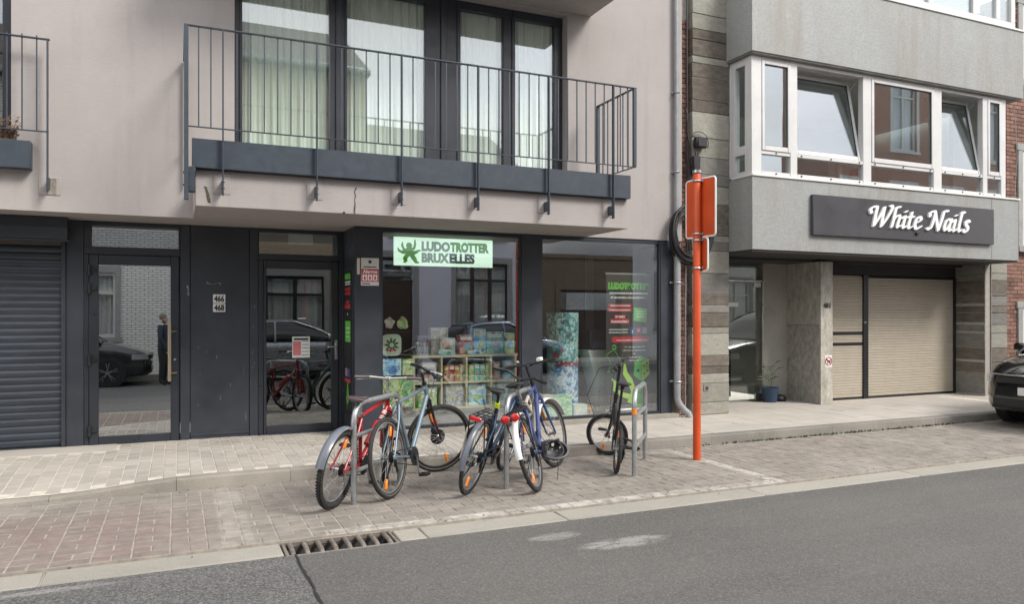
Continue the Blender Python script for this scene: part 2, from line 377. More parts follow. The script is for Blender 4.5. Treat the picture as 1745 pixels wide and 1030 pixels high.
def paving(name, base, alt, rand, sand, paint=False, red=False, dusty=0.0):
    m, t, b = nodes(name); P = wpos(t); sp = t.nodes.new('ShaderNodeSeparateXYZ'); t.links.new(P, sp.inputs[0])
    oi = t.nodes.new('ShaderNodeObjectInfo'); g = t.nodes.new('ShaderNodeNewGeometry')
    r = mth(t, 'FRACT', mth(t, 'ADD', oi.outputs['Random'], g.outputs['Random Per Island']))
    c = mixc(t, ramp(t, noise(t, P, 1.1, 6, .65), .32, .7), base, alt)
    if red:
        k = mth(t, 'MULTIPLY', ramp(t, mth(t, 'ADD', mth(t, 'MULTIPLY', sp.outputs[0], -1.0), mth(t, 'MULTIPLY', noise(t, P, 1.2, 4), .9)), .0, .75),
                ramp(t, mth(t, 'ADD', mth(t, 'SUBTRACT', 7.15, sp.outputs[1]), mth(t, 'MULTIPLY', noise(t, P, 2.2, 4), .8)), .35, .9))
        k = mth(t, 'MULTIPLY', k, mth(t, 'ADD', .45, mth(t, 'MULTIPLY', r, .55)))
        c = mixc(t, k, c, (.205, .155, .143))
    c = mixc(t, 1.0, c, ramp(t, r, 0, 1, (1-rand,)*3+(1,), (1+rand,)*3+(1,)), 'MULTIPLY')
    c = mixc(t, mth(t, 'MULTIPLY', ramp(t, noise(t, P, 5, 8, .75), .42, .7), sand), c, (.40, .36, .31))
    c = mixc(t, mth(t, 'MULTIPLY', ramp(t, noise(t, P, 110, 3, .6), .45, .7), .35), c, mul(base, .5))
    if dusty: c = mixc(t, mth(t, 'MULTIPLY', ramp(t, noise(t, P, 1.3, 6, .6), .3, .62), dusty), c, (.48, .445, .395))
    if paint:      # worn white outline of the bicycle bay
        X0, X1 = .40, 5.36
        def band(v, lo, hi): return mth(t, 'MULTIPLY', mth(t, 'GREATER_THAN', v, lo), mth(t, 'LESS_THAN', v, hi))
        front = mth(t, 'MULTIPLY', band(sp.outputs[0], X0+.6, X1), band(sp.outputs[1], 5.55, 5.70))
        ends = mth(t, 'MULTIPLY', mth(t, 'ADD', band(sp.outputs[0], X0-.11, X0+.11), band(sp.outputs[0], X1-.12, X1+.0)), band(sp.outputs[1], 5.55, 7.35), True)
        k = mth(t, 'MULTIPLY', mth(t, 'MAXIMUM', front, ends), ramp(t, noise(t, P, 7, 8, .75), .40, .66)); k = mth(t, 'MULTIPLY', k, mth(t, 'ADD', .25, mth(t, 'MULTIPLY', mth(t, 'GREATER_THAN', sp.outputs[0], 1.0), .55)))
        c = mixc(t, k, c, (.60, .58, .53))
    t.links.new(c, b.inputs['Base Color']); b.inputs['Roughness'].default_value = .92; b.inputs['Specular IOR Level'].default_value = .2
    bump(t, b, noise(t, P, 90, 4, .7), .35, .006); return m
M_BAY = paving('bay_clay_paver', (.205, .185, .165), (.28, .255, .23), .12, .45, paint=True, red=True)
M_PAV = paving('pavement_paver', (.30, .28, .25), (.40, .375, .34), .17, .5, dusty=.55)
M_SLAB = paving('pavement_slab', (.37, .35, .32), (.46, .43, .39), .05, .5, dusty=.7)
M_JOINT = mat('joint_sand', (.56, .51, .44), .95, 0, .2, 20, .003, .5, 160)
M_KERB = paving('kerb_stone', (.22, .205, .175), (.36, .335, .295), .08, .35)
M_KERB_D = paving('dark_kerb_stone', (.17, .16, .145), (.26, .245, .22), .1, .25)
M_GUT = paving('gutter_concrete', (.30, .285, .25), (.36, .34, .30), .06, .35)

structure(bx('ground', M_JOINT, None, -120, 160, -120, 120, -.9, -.7))
# carriageway: an older speckled half on the left and a newer half, parted by a cracked seam
S0 = GP(497, 935, Z_ROAD); S1 = GP(548, 1030, Z_ROAD)
sx = lambda y: S0.x+(S1.x-S0.x)*(y-S0.y)/(S1.y-S0.y)
m = MB(); ys = [Y_GUT0, 4.0, 2.0, -2.3]
m.add([(-60, Y_GUT0, Z_ROAD), (sx(Y_GUT0)-.004, Y_GUT0, Z_ROAD), (sx(-2.3)-.004, -2.3, Z_ROAD), (-60, -2.3, Z_ROAD)], [(3, 2, 1, 0)])
structure(m.build('road', M_ASPH_OLD, fixn=False, smooth=False))
m = MB(); m.add([(sx(Y_GUT0), Y_GUT0, Z_ROAD), (90, Y_GUT0, Z_ROAD), (90, -2.3, Z_ROAD), (sx(-2.3), -2.3, Z_ROAD)], [(3, 2, 1, 0)])
structure(m.build('road', M_ASPH, fixn=False, smooth=False))
m = MB(); n = 60; L0 = []; L1 = []
for i in range(n+1):
    y = Y_GUT0+(1.5-Y_GUT0)*i/n; j = random.uniform(-.006, .006); w = random.uniform(.006, .014)
    L0.append((sx(y)+j-w, y, Z_ROAD+.004)); L1.append((sx(y)+j+w, y, Z_ROAD+.004))
m.add(L0+L1, [(i, i+1, n+2+i, n+1+i) for i in range(n)])
structure(m.build('road_seam', mat('bitumen_seam', (.025, .025, .026), .6), smooth=False, fixn=True))
structure(bx('opposite_pavement', M_SLAB, None, -60, 90, -4.0, -2.3, -.4, .0))

# gutter of cast concrete slabs, with a storm drain let into it
D0 = GP(485, 943, Z_ROAD).x; D1 = GP(672, 915, Z_ROAD).x
gut = empty('gutter', (D0, 5.43, Z_ROAD)); structure(gut)
bx('gutter_bed', M_JOINT, gut, -60, D0-.02, Y_GUT0+.006, Y_GUT1-.006, -.40, -.146); bx('gutter_bed', M_JOINT, gut, D1+.02, 90, Y_GUT0+.006, Y_GUT1-.006, -.40, -.146)
GS = []
x = D0-.012
for L_ in (1.42, 2.0, 2.0, 2.0): GS.append((x-L_, x)); x -= L_+.008
x = D1+.012
for L_ in (.20, 1.15, 2.0, 2.0, 2.0, 2.0, 2.0, 2.0, 2.0): GS.append((x, x+L_)); x += L_+.008
for a, b_ in GS: bx('slab', M_GUT, gut, a, b_, Y_GUT0+random.uniform(-.004, .004), Y_GUT1-.004, -.17, Z_ROAD+.007+random.uniform(0, .003), .008)
dr = empty('storm_drain', ((D0+D1)/2, 5.43, Z_ROAD), 'rusty iron storm drain grate with curved bars let into the concrete gutter', 'drain')
M_IRON = mat('cast_iron', (.27, .235, .205), .65, .5, .3, 18, .002, .4, 60)
m = MB(); m.box(D0, D1, 5.26, 5.566, -.50, -.48); m.box(D0, D0+.012, 5.26, 5.566, -.48, -.17); m.box(D1-.012, D1, 5.26, 5.566, -.48, -.17); m.box(D0+.012, D1-.012, 5.26, 5.275, -.48, -.17); m.box(D0+.012, D1-.012, 5.545, 5.566, -.48, -.17)
m.build('pit', M_DARKROOM, dr)
m = MB(); m.box(D0, D1, 5.560, 5.592, -.168, -.128, .004); m.box(D0, D1, 5.268, 5.290, -.168, -.138, .004); m.box(D0, D0+.022, 5.291, 5.564, -.168, -.134, .003); m.box(D1-.022, D1, 5.291, 5.564, -.168, -.134, .003)
m.build('frame', M_IRON, dr)
for i in range(8):
    xx = D0+.055+(D1-D0-.11)*i/7; m = MB()
    m.tube([(xx, 5.285, -.175), (xx-.004, 5.30, -.150), (xx-.002, 5.36, -.140), (xx, 5.44, -.141), (xx, 5.52, -.142), (xx, 5.57, -.145)], .017, 8); m.build('bar', M_IRON, dr)

# parking bay of clay pavers
bay = empty('parking_bay', (4, 6.5, Z_BAY)); structure(bay)
bx('bedding', mat('bay_joint_sand', (.33, .30, .255), .95, 0, .25, 14, .003, .5, 160), bay, -60, 90, Y_GUT1, Y_KERB-.004, -.40, Z_BAY-.0045)
CW, RW = .236, .1205
def paver(w, d, h, b=.006):
    m = MB(); m.box(-w/2, w/2, -d/2, d/2, -h, 0, b); return m
P_FULL = paver(CW-.007, RW-.006, .05).mesh('brick', M_BAY, smooth=False); P_HALF = paver(CW/2-.0075, RW-.006, .05).mesh('brick', M_BAY, smooth=False)
LST = []
for i in range(-14, 80):
    for j in range(16):
        yc = Y_GUT1+.003+RW*(j+.5); xc = -.04+CW*(i+.5)
        if (i+j) % 2: LST.append((xc, yc, 0))
        else: LST += [(xc-CW/4, yc, 1), (xc+CW/4, yc, 1)]
def area(x, y, z, a): p = proj(x, y, z); return a/p[2]**3 if p else 0
vis = [q for q in LST if seen(q[0], q[1], Z_BAY)]; vis.sort(key=lambda q: -area(q[0], q[1], Z_BAY, 1 if q[2] == 0 else .5))
for (x, y, k) in vis[:300]:
    piece('brick', (P_FULL, P_HALF)[k], bay, (x, y, Z_BAY+random.uniform(-.0025, .0025)), (random.uniform(-.006, .006), random.uniform(-.006, .006), random.uniform(-.006, .006)))
chosen = set(vis[:300]); m = MB()
for q in LST:
    if q in chosen: continue
    x, y, k = q; w = (CW-.007 if k == 0 else CW/2-.006)/2; d = (RW-.006)/2; z = Z_BAY+random.uniform(-.0025, .0025)
    m.box(x-w, x+w, y-d, y+d, z-.03, z, .005)
m.build('bricks', M_BAY, bay, smooth=False, kind='stuff', fixn=False)

# pavement
pv = empty('pavement', (4, 8.6, 0)); structure(pv)
m = MB(); xs = [-8+.25*i for i in range(60)]+[8, 30, 90]; ysv = [7.64, 7.9, 8.2, 8.65, 9.3, 10.4]
vs = [(x, y, pav_z(x, y)-.0045) for y in ysv for x in xs]; n = len(xs)
m.add(vs, [(j*n+i, j*n+i+1, (j+1)*n+i+1, (j+1)*n+i) for j in range(len(ysv)-1) for i in range(n-1)])
m.build('bedding', M_JOINT, pv, smooth=False)
PW, PL = .1165, .226
P_PAV = paver(PW-.007, PL-.009, .04, .004).mesh('brick', M_PAV, smooth=False)
X_END = 3.35; LST = []
for i in range(-60, 40):
    xc = PW*(i+.5)
    if xc > X_END: continue
    for j in range(10):
        yc = 7.655+PL*(j+.5+(0 if i % 2 else -.5))
        if yc < 7.66 or yc > 9.86 or (xc < -.62 and yc > 9.3) or (xc > 1.9 and yc > 9.12): continue
        LST.append((xc, yc))
vis = [q for q in LST if seen(q[0], q[1], 0)]; vis.sort(key=lambda q: -area(q[0], q[1], 0, 1)); chosen = set(vis[:300])
def slope(x, y): return (pav_z(x, y+.05)-pav_z(x, y-.05))/.1
for (x, y) in vis[:300]:
    piece('brick', P_PAV, pv, (x, y, pav_z(x, y)+random.uniform(-.002, .002)), (atan(slope(x, y))+random.uniform(-.008, .008), random.uniform(-.01, .01), random.uniform(-.01, .01)))
m = MB()
for (x, y) in LST:
    if (x, y) in chosen: continue
    q = MB(); q.box(-PW/2+.0035, PW/2-.0035, -PL/2+.0045, PL/2-.0045, -.03, 0, .005)
    q.xform(Matrix.Translation((x, y, pav_z(x, y)+random.uniform(-.002, .002))) @ Matrix.Rotation(atan(slope(x, y)), 4, 'X')); m.add(q.v, q.f)
m.build('bricks', M_PAV, pv, smooth=False, kind='stuff', fixn=False)
bx('threshold_strip', M_SLAB, pv, -8, -.62, 9.32, 9.86, -.05, .004, .004)
# larger cement slabs further along
y0 = 7.655
for i in range(24):
    for j in range(6):
        xa = X_END+.02+.40*i; ya = 7.66+.30*j
        if j == 5 and not (xa > 6.6): continue
        if xa > 12.5: continue
        bx('slab', M_SLAB, pv, xa, xa+.396, ya, ya+.296, -.05, random.uniform(-.002, .002), .004, smooth=False)
bx('slab', M_SLAB, pv, 12.98, 90, 7.66, 9.44, -.05, 0)
bx('apron', M_SLAB, pv, 7.585, 13.4, 9.47, 10.4, -.05, .006, .003)

# kerb stones, lowered on the left
kb = empty('kerb', (4, 7.57, Z_BAY)); structure(kb)
x = -9.0
while x < 30:
    L_ = 1.0; zt = [pav_z(x, Y_KERB), pav_z(x+L_, Y_KERB)]
    mdark = M_KERB_D if x > 3.0 else M_KERB
    m = MB(); q = .0015; o = random.uniform(-.004, .004); N_ = 5; bev = .018
    prof = [(7.648, -.3), (7.648, 0), (Y_KERB+bev+o, 0), (Y_KERB+.005+o, -.007), (Y_KERB+o, -.02), (Y_KERB+o, -.3)]
    vs = []
    for i in range(N_):
        xx = x+q+(L_-2*q)*i/(N_-1); zz = pav_z(xx, Y_KERB)+.002
        for (py, pz) in prof: vs.append((xx, py, zz+pz if pz > -.2 else pz))
    k = len(prof); fs = [(i*k+j, i*k+(j+1) % k, (i+1)*k+(j+1) % k, (i+1)*k+j) for i in range(N_-1) for j in range(k)]
    fs += [tuple(range(k))[::-1], tuple((N_-1)*k+j for j in range(k))]
    m.add(vs, fs); m.build('kerb_stone', mdark, kb, angle=25); x += L_
# ================================================================ APARTMENT BUILDING (left): shop below, flat with balcony above
YW, YD, YS = 9.10, 9.80, 9.105
ZW = 2.56
ap = empty('apartment_building', (2, 9.4, 0), 'mauve rendered apartment building with dark grey shopfront and a long metal balcony', 'building')
XR = XA(1162, YW)                       # right end of the wall
WX0, WX1 = XA(398, YW+.16), XA(967, YW); WZ1 = ZA(25, 967, YW)
LX1 = XA(19, YW)                        # right edge of the left window
m = MB(); T = .32
m.box(-9, LX1-2.2, YW, YW+T, ZW, 7.2); m.box(LX1-2.2, LX1, YW, YW+T, ZW, 2.98); m.box(LX1-2.2, LX1, YW, YW+T, WZ1, 7.2)
m.box(LX1, WX0, YW, YW+T, ZW, 7.2); m.box(WX0, WX1, YW, YW+T, ZW, 2.96); m.box(WX0, WX1, YW, YW+T, WZ1, 7.2)
m.box(WX1, XR, YW, YW+T, ZW, 7.2)
m.box(-9, XR, YW+T, 10.3, ZW, ZW+.1)    # soffit over the recessed doors
m.box(-9, XR, 10.3, 13.6, ZW, ZW+.1); m.box(-9, XR, 13.6, 13.7, -.3, 7.2); m.box(-9, XR, YW+T, 13.6, 7.1, 7.2); m.box(-9.3, -9, YW, 13.6, -.3, 7.2); m.box(XR-.14, XR, YW+T, 13.6, ZW+.1, 7.1)
m.build('wall', M_WALL, ap, smooth=False)
# balcony slabs
BX0, BX1, YB = .166, 5.15, 8.05
bx('balcony_slab', M_WALL, ap, BX0, BX1, YB, YW, ZW, 2.92, .006)
bx('balcony_slab', M_WALL, ap, .2, 5.22, YB, YW, WZ1+.03, WZ1+.4, .006)
# cracks in the slab face: dark broken-out chips
M_CRACK = mat('broken_render', (.09, .085, .06), .95, 0, .4, 40)
def crack(pts, w):
    m = MB(); n = len(pts); vs = []
    for i, (px, py) in enumerate(pts):
        x = XA(px, YB); z = ZA(py, px, YB); ww = w*random.uniform(.4, 1.3)
        vs += [(x-ww, YB-.0025, z), (x+ww, YB-.0025, z)]
    m.add(vs, [(2*i, 2*i+1, 2*i+3, 2*i+2) for i in range(n-1)]); m.build('crack', M_CRACK, ap, smooth=False)
crack([(350, 318), (352, 325), (354, 331), (355, 338), (357, 346)], .012)
crack([(346, 319), (349, 318.5), (354, 319), (362, 319)], .006)
crack([(607, 320), (604, 327), (606, 334), (604, 341), (605, 348), (604, 356), (604, 364)], .008)
m = MB(); m.cyl((XA(586, YB), YB-.012, ZA(363, 586, YB)), (XA(586, YB), YB+.01, ZA(363, 586, YB)), .013); m.build('drain_spout', M_BLACK, ap)

# ---- balcony fascia and railing
YF = 7.97
bx('fascia', M_RAIL, ap, XA(327, YF), XA(1075, YF), YF, YB-.004, 2.925, 3.21, .004)
bx('fascia', M_RAIL, ap, XA(330, YF)+.02, XA(1075, YF)-.01, YB-.004, YB+.05, 2.921, 3.205, .002)
YR = 7.925; ZT = 4.29; ZL = 3.315; RX0 = .085; RX1 = 5.165
rl = empty('balcony_railing', (2.6, YR, 2.7)); rl.parent = ap; rl.location = (2.6-2, YR-9.4, 2.7)
m = MB(); m.box(RX0-.02, RX1+.02, YR-.02, YR+.02, ZT-.012, ZT, .002); m.box(RX1-.02, RX1+.02, YR+.021, 8.86, ZT-.012, ZT, .002); m.box(RX0-.02, RX0+.02, YR+.021, 9.08, ZT-.012, ZT, .002); m.build('top_rail', M_RAIL, rl)
m = MB(); m.box(RX0-.005, RX1+.02, YR-.012, YR+.012, ZL-.010, ZL, .002); m.box(RX1-.012, RX1+.012, YR+.013, 8.86, ZL-.01, ZL, .002); m.box(RX0-.012, RX0+.012, YR+.013, 9.08, ZL-.01, ZL, .002); m.build('lower_rail', M_RAIL, rl)
PX = [XA(p, YR) for p in (380, 540, 684.5, 815, 935, 1045)]
for i, x in enumerate(PX):
    m = MB(); m.box(x-.007, x+.007, YR-.024, YR+.024, 2.66, ZT-.013, .002); m.box(x-.006, x+.006, YR+.025, YB-.002, 2.70, 2.82, .002)
    m.cyl((x-.016, YR, 2.73), (x+.016, YR, 2.73), .008, 8); m.cyl((x-.016, YR, 2.79), (x+.016, YR, 2.79), .008, 8); m.build('post', M_RAIL, rl)
    bx('fixing_plate', M_WALL, ap, x-.085, x+.075, YB-.006, YB-.001, 2.69, 2.90, .002)
m = MB(); m.box(RX0-.02, RX0+.02, YR-.026, YR+.026, 2.60, ZT-.013, .002); m.build('post', M_RAIL, rl)
m = MB(); m.box(RX0-.006, RX0+.006, 9.02, 9.07, 2.9, ZT-.013, .002); m.build('post', M_RAIL, rl)
m = MB(); m.box(RX1-.02, RX1+.02, YR-.02, YR+.02, ZL, ZT-.013, .002); m.build('post', M_RAIL, rl)
m = MB(); m.box(RX1-.02, RX1+.02, 8.79, 8.84, 3.2, ZT-.013, .002); m.build('post', M_RAIL, rl)
m = MB(); m.box(RX0+.022, BX0-.002, YR+.03, YR+.16, 2.69, 2.93, .003); m.cyl((RX0-.03, YR, 2.74), (RX0+.03, YR, 2.74), .01); m.cyl((RX0-.03, YR, 2.86), (RX0+.03, YR, 2.86), .01); m.build('bracket', M_RAIL, rl)
mb = MB(); mb.box(-.006, .006, -.006, .006, 0, ZT-.0125-ZL-.0005); BAL = mb.mesh('baluster', M_RAIL, smooth=False)
xs = []; prev = RX0
for k, x in enumerate(PX):
    n = 3 if k == 0 else 7
    xs += [prev+(x-prev)*i/n for i in range(1, n)]; prev = x
xs += [prev+(RX1-prev)*i/3 for i in (1, 2)]
def rpiece(x, y): piece('baluster', BAL, rl, (x, y, ZL+.0003))
WO[rl.as_pointer()] = (2.6, YR, 2.7)
for x in xs: rpiece(x, YR)
for i in range(1, 7): rpiece(RX1, YR+.02+.86*i/7.0)
for i in range(1, 8): rpiece(RX0, YR+1.12*i/8.0)

# ---- main window wall of the flat
YG = 9.24
wn = empty('window', (2.7, YG, 2.96)); wn.parent = ap; wn.location = (.7, YG-9.4, 2.96); WO[wn.as_pointer()] = (2.7, YG, 2.96)
ZB, ZH = 3.02, WZ1
def X_(p): return XA(p, YG)
m = MB()
m.box(WX0, WX1, YG, YG+.09, ZH-.11, ZH-.002, .004); m.box(WX0, WX1, YG, YG+.09, 2.962, ZB+.05, .004)
for a, b_ in ((398, 413), (562, 592), (725, 785), (858, 878), (945, 959)):
    xa, xb = X_(a), X_(b_)
    if a == 398: xa = WX0+.002
    if b_ == 959: xb = WX1-.002
    m.box(xa, xb, YG+.004, YG+.086, ZB+.05, ZH-.11, .004)
m.build('frame', M_ANTH2, wn)
m = MB()
for a, b_ in ((562, 592), (725, 785)):      # raised meeting stiles
    c = (X_(a)+X_(b_))/2
    m.box(c-.035, c+.035, YG-.02, YG+.003, ZB+.02, ZH-.03, .004)
for a, b_ in ((740, 785), (858, 878)): m.box(X_(b_)-.05, X_(b_)-.012, YG-.014, YG+.003, ZB+.03, ZH-.04, .003)
for a in (413, 592, 785, 878): m.box(X_(a)-.03, X_(a)-.004, YG-.012, YG+.003, ZB+.03, ZH-.09, .003)
m.build('sash', M_ANTH2, wn)
for a, b_ in ((413, 562), (592, 725), (785, 858), (878, 945)):
    bx('pane', M_GUP, wn, X_(a)-.004, X_(b_)+.004, YG+.04, YG+.05, ZB+.04, ZH-.1)
# right reveal sill
bx('window_sill', M_ANTH2, ap, WX0+.002, WX1-.002, YW-.03, YG-.001, 2.962, 2.985, .003)
# left window with its own railing
XL0 = LX1-2.2
wl = empty('window', (LX1-1.1, YG, 2.98)); wl.parent = ap; wl.location = (LX1-1.1-2, YG-9.4, 2.98); WO[wl.as_pointer()] = (LX1-1.1, YG, 2.98)
m = MB(); m.box(XL0+.002, LX1-.002, YG, YG+.09, ZH-.11, ZH-.002, .004); m.box(XL0+.002, LX1-.002, YG, YG+.09, 2.982, 3.08, .004)
m.box(XL0+.002, XL0+.1, YG+.002, YG+.088, 3.08, ZH-.11, .004); m.box(LX1-.1, LX1-.002, YG+.002, YG+.088, 3.08, ZH-.11, .004); m.box(XL0+1.0, XL0+1.15, YG+.002, YG+.088, 3.08, ZH-.11, .004); m.build('frame', M_ANTH2, wl)
bx('pane', M_GUP, wl, XL0+.09, XL0+1.01, YG+.04, YG+.05, 3.07, ZH-.1); bx('pane', M_GUP, wl, XL0+1.14, LX1-.09, YG+.04, YG+.05, 3.07, ZH-.1)
YL = 8.97
bx('fascia', M_RAIL, ap, -5, XA(52, YL), YL, YW-.002, ZA(287, 52, YL), ZA(240, 52, YL), .004)
l2 = empty('window_railing', (-2.5, 8.95, 3)); l2.parent = ap; l2.location = (-4.5, 8.95-9.4, 3); WO[l2.as_pointer()] = (-2.5, 8.95, 3)
xr = XA(81, 8.95)
m = MB(); m.box(-5, xr+.02, 8.93, 8.97, 4.285, 4.297, .002); m.build('top_rail', M_RAIL, l2)
m = MB(); m.box(-5, xr+.01, 8.938, 8.962, 3.345, 3.357, .002); m.build('lower_rail', M_RAIL, l2)
m = MB(); m.box(xr-.007, xr+.007, 8.925, 8.975, 2.74, 4.284, .002); m.box(xr-.005, xr+.005, 8.976, 9.092, 2.78, 2.9, .002); m.build('post', M_RAIL, l2)
x = xr
for p in (62.5, 37.5, 11.5): piece('baluster', BAL, l2, (XA(p, 8.95), 8.95, 3.3572))
d = XA(37.5, 8.95)-XA(11.5, 8.95)
for i in range(1, 6): piece('baluster', BAL, l2, (XA(11.5, 8.95)-d*i, 8.95, 3.3572))
bx('fixing_plate', M_WALL, ap, xr-.10, xr+.10, YW-.007, YW-.001, 2.73, 2.92, .002)
m = MB(); m.box(xr-.03, xr+.06, YW-.0095, YW-.0075, 2.735, 2.90); m.build('stain', mat('plate_stain', (.23, .21, .18), .9, 0, .4, 25), ap, smooth=False)
# dried plant behind the left fascia
pl = empty('dried_plant', (XA(10, 9.02), 9.02, 3.24), 'dried brown plant behind the railing at the left edge', 'plant')
m = MB(); mm = MB()
for i in range(26):
    a = random.uniform(0, 2*pi); h = random.uniform(.08, .26); p0 = Vector((XA(10, 9.02)+random.uniform(-.09, .1), 9.03+random.uniform(-.03, .02), 3.25)); p1 = p0+Vector((cos(a)*.09, -abs(sin(a))*.05, h))
    m.tube([p0, (p0+p1)/2+Vector((0, -.01, .02)), p1], [.004, .003, .001], 5)
    for k in range(5):
        c = p0.lerp(p1, random.uniform(.4, 1)); d1 = Vector((random.uniform(-1, 1), random.uniform(-.6, .3), random.uniform(-.6, 1))).normalized()*.035; d2 = d1.orthogonal().normalized()*.012
        mm.add([c, c+d1*.5+d2, c+d1, c+d1*.5-d2], [(0, 1, 2, 3)])
m.build('stem', mat('dry_stem', (.14, .085, .045), .9), pl); mm.build('leaves', mat('dry_leaf', (.17, .095, .05), .9, 0, .4, 30), pl, smooth=False, kind='stuff')
bx('pot', mat('plant_pot', (.09, .05, .035), .8), pl, XA(0, 9.02)-.1, XA(22, 9.02), 8.995, 9.075, 3.0, 3.26, .005)

# curtains: pleated cloth behind each pane
def curtain(a, b_, label):
    x0, x1 = X_(a)-.09, X_(b_)+.09; m = MB(); n = max(24, int((x1-x0)/.012)); vs = []; ph = random.uniform(0, 6)
    for i in range(n+1):
        x = x0+(x1-x0)*i/n; u = (x-x0); y = YG+.12+.020*sin(u*52+ph+1.3*sin(u*9+ph))+.012*sin(u*121+ph)
        vs += [(x, y, 2.99), (x, y*1+.010*sin(u*23), 4.3), (x, YG+.12+(y-YG-.12)*.6, ZH-.05)]
    m.add(vs, [(3*i+j, 3*i+3+j, 3*i+4+j, 3*i+1+j) for i in range(n) for j in (0, 1)])
    o = m.build('curtain', M_CURT, smooth=True, angle=180); return tag(o, label, 'curtain', 'curtains behind the balcony windows')
curtain(413, 562, 'pale green pleated curtain in the leftmost and widest balcony window')
curtain(592, 725, 'pale green pleated curtain in the second balcony window, left of the wide dark mullion')
curtain(785, 858, 'pale green pleated curtain in the third balcony window, right of the wide dark mullion')
curtain(878, 945, 'pale green pleated curtain in the rightmost narrow balcony window')
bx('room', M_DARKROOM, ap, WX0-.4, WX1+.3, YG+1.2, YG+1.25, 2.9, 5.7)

# ---------------------------------------------------------------- ground floor, recessed part
def XD(p): return XA(p, YD)
def ZD(y, p): return ZA(y, p, YD)
# roller shutter
rs = empty('roller_shutter', (XD(50), YD, 0)); rs.parent = ap; rs.location = (XD(50)-2, YD-9.4, 0); WO[rs.as_pointer()] = (XD(50), YD, 0)
xs0, xs1 = -4.4, XD(104)
slat = MB(); pr = []
for k in range(7): t_ = k/6; pr.append((-.012*sin(pi*t_)**.7, .078*t_))
prof = [(YD+.03+y, z) for y, z in pr]+[(YD+.045, .078), (YD+.045, 0)]
slat.prism([(y, z) for y, z in prof], 'x', xs0, xs1); SL = slat.mesh('slat', M_SHUT, angle=30, origin=((xs0+xs1)/2, YD, 0))
ztop = ZD(430, 100)
i = 0; z = .015
while z < ztop+.06:
    piece('slat', SL, rs, ((xs0+xs1)/2+random.uniform(-.002, .002), YD+random.uniform(0, .002), z)); z += .0775
bx('guide_rail', M_ANTH, rs, xs1+.002, XD(112), YD-.02, YD+.06, -.01, ZD(410, 108), .003)
bxY = 9.52
m = MB(); m.prism([(bxY, ZA(408, 100, bxY)), (bxY, ZA(387, 100, bxY)), (bxY+.004, ZA(386, 100, bxY)), (bxY+.02, ZW-.006), (YD+.06, ZW-.006), (YD+.06, ZA(408, 100, bxY)+.005)], 'x', xs0, XA(114, bxY)); m.build('housing', M_ANTH, rs, angle=20)
m = MB(); m.box(xs0, XA(116, bxY)+.01, bxY-.012, bxY+.03, ZA(412, 100, bxY), ZA(408.5, 100, bxY), .002); m.build('housing_lip', M_ANTH2, rs)
bx('bottom_bar', M_ANTH, rs, xs0, xs1-.002, YD+.0, YD+.03, -.02, .014, .003)
# cladding panels between the doors
def panel(a, b_, yo=0.0, z0=-.03, z1=ZW-.004): return bx('cladding_panel', M_ANTH, ap, XD(a)+.002, XD(b_)-.002, YD+yo, YD+.07+yo, z0, z1, .003)
panel(112, 143, .0); panel(307, 324, -.005); panel(324, 425, .008); panel(425, 440, -.005)
bx('cladding_panel', M_ANTH, ap, XD(324)+.002, XD(425)-.002, YD-.004, YD+.0075, ZD(744, 330), ZD(739.5, 330), .002)
M_SCR = mat('scratch', (.30, .30, .30), .6, 0, .5, 60)
def scratch(pts, w=.003, Y=None, par=None):
    m = MB(); Y = YD+.005 if Y is None else Y; vs = []
    for (px, py) in pts:
        ww = w*random.uniform(.3, 1.2); x = XA(px, Y); z = ZA(py, px, Y); vs += [(x-ww, Y, z), (x+ww, Y, z+ww)]
    m.add(vs, [(2*i, 2*i+1, 2*i+3, 2*i+2) for i in range(len(pts)-1)]); return m.build('scratch', M_SCR, par or ap, smooth=False)
scratch([(352, 482), (358, 485), (366, 484.5), (374, 483), (376, 486)], .006)
scratch([(319, 488), (321, 494), (320, 500), (322, 504)], .008, YD-.0065); scratch([(431, 597), (430, 604)], .003, YD-.0065)
for _ in range(9):
    a = random.uniform(330, 420); b_ = random.uniform(560, 720); scratch([(a, b_), (a+random.uniform(-1, 1), b_+random.uniform(3, 14))], .0018)
for _ in range(5):
    a = random.uniform(426, 438); b_ = random.uniform(480, 680); scratch([(a, b_), (a+random.uniform(-1, 1), b_+random.uniform(2, 8))], .0022, YD-.0065)

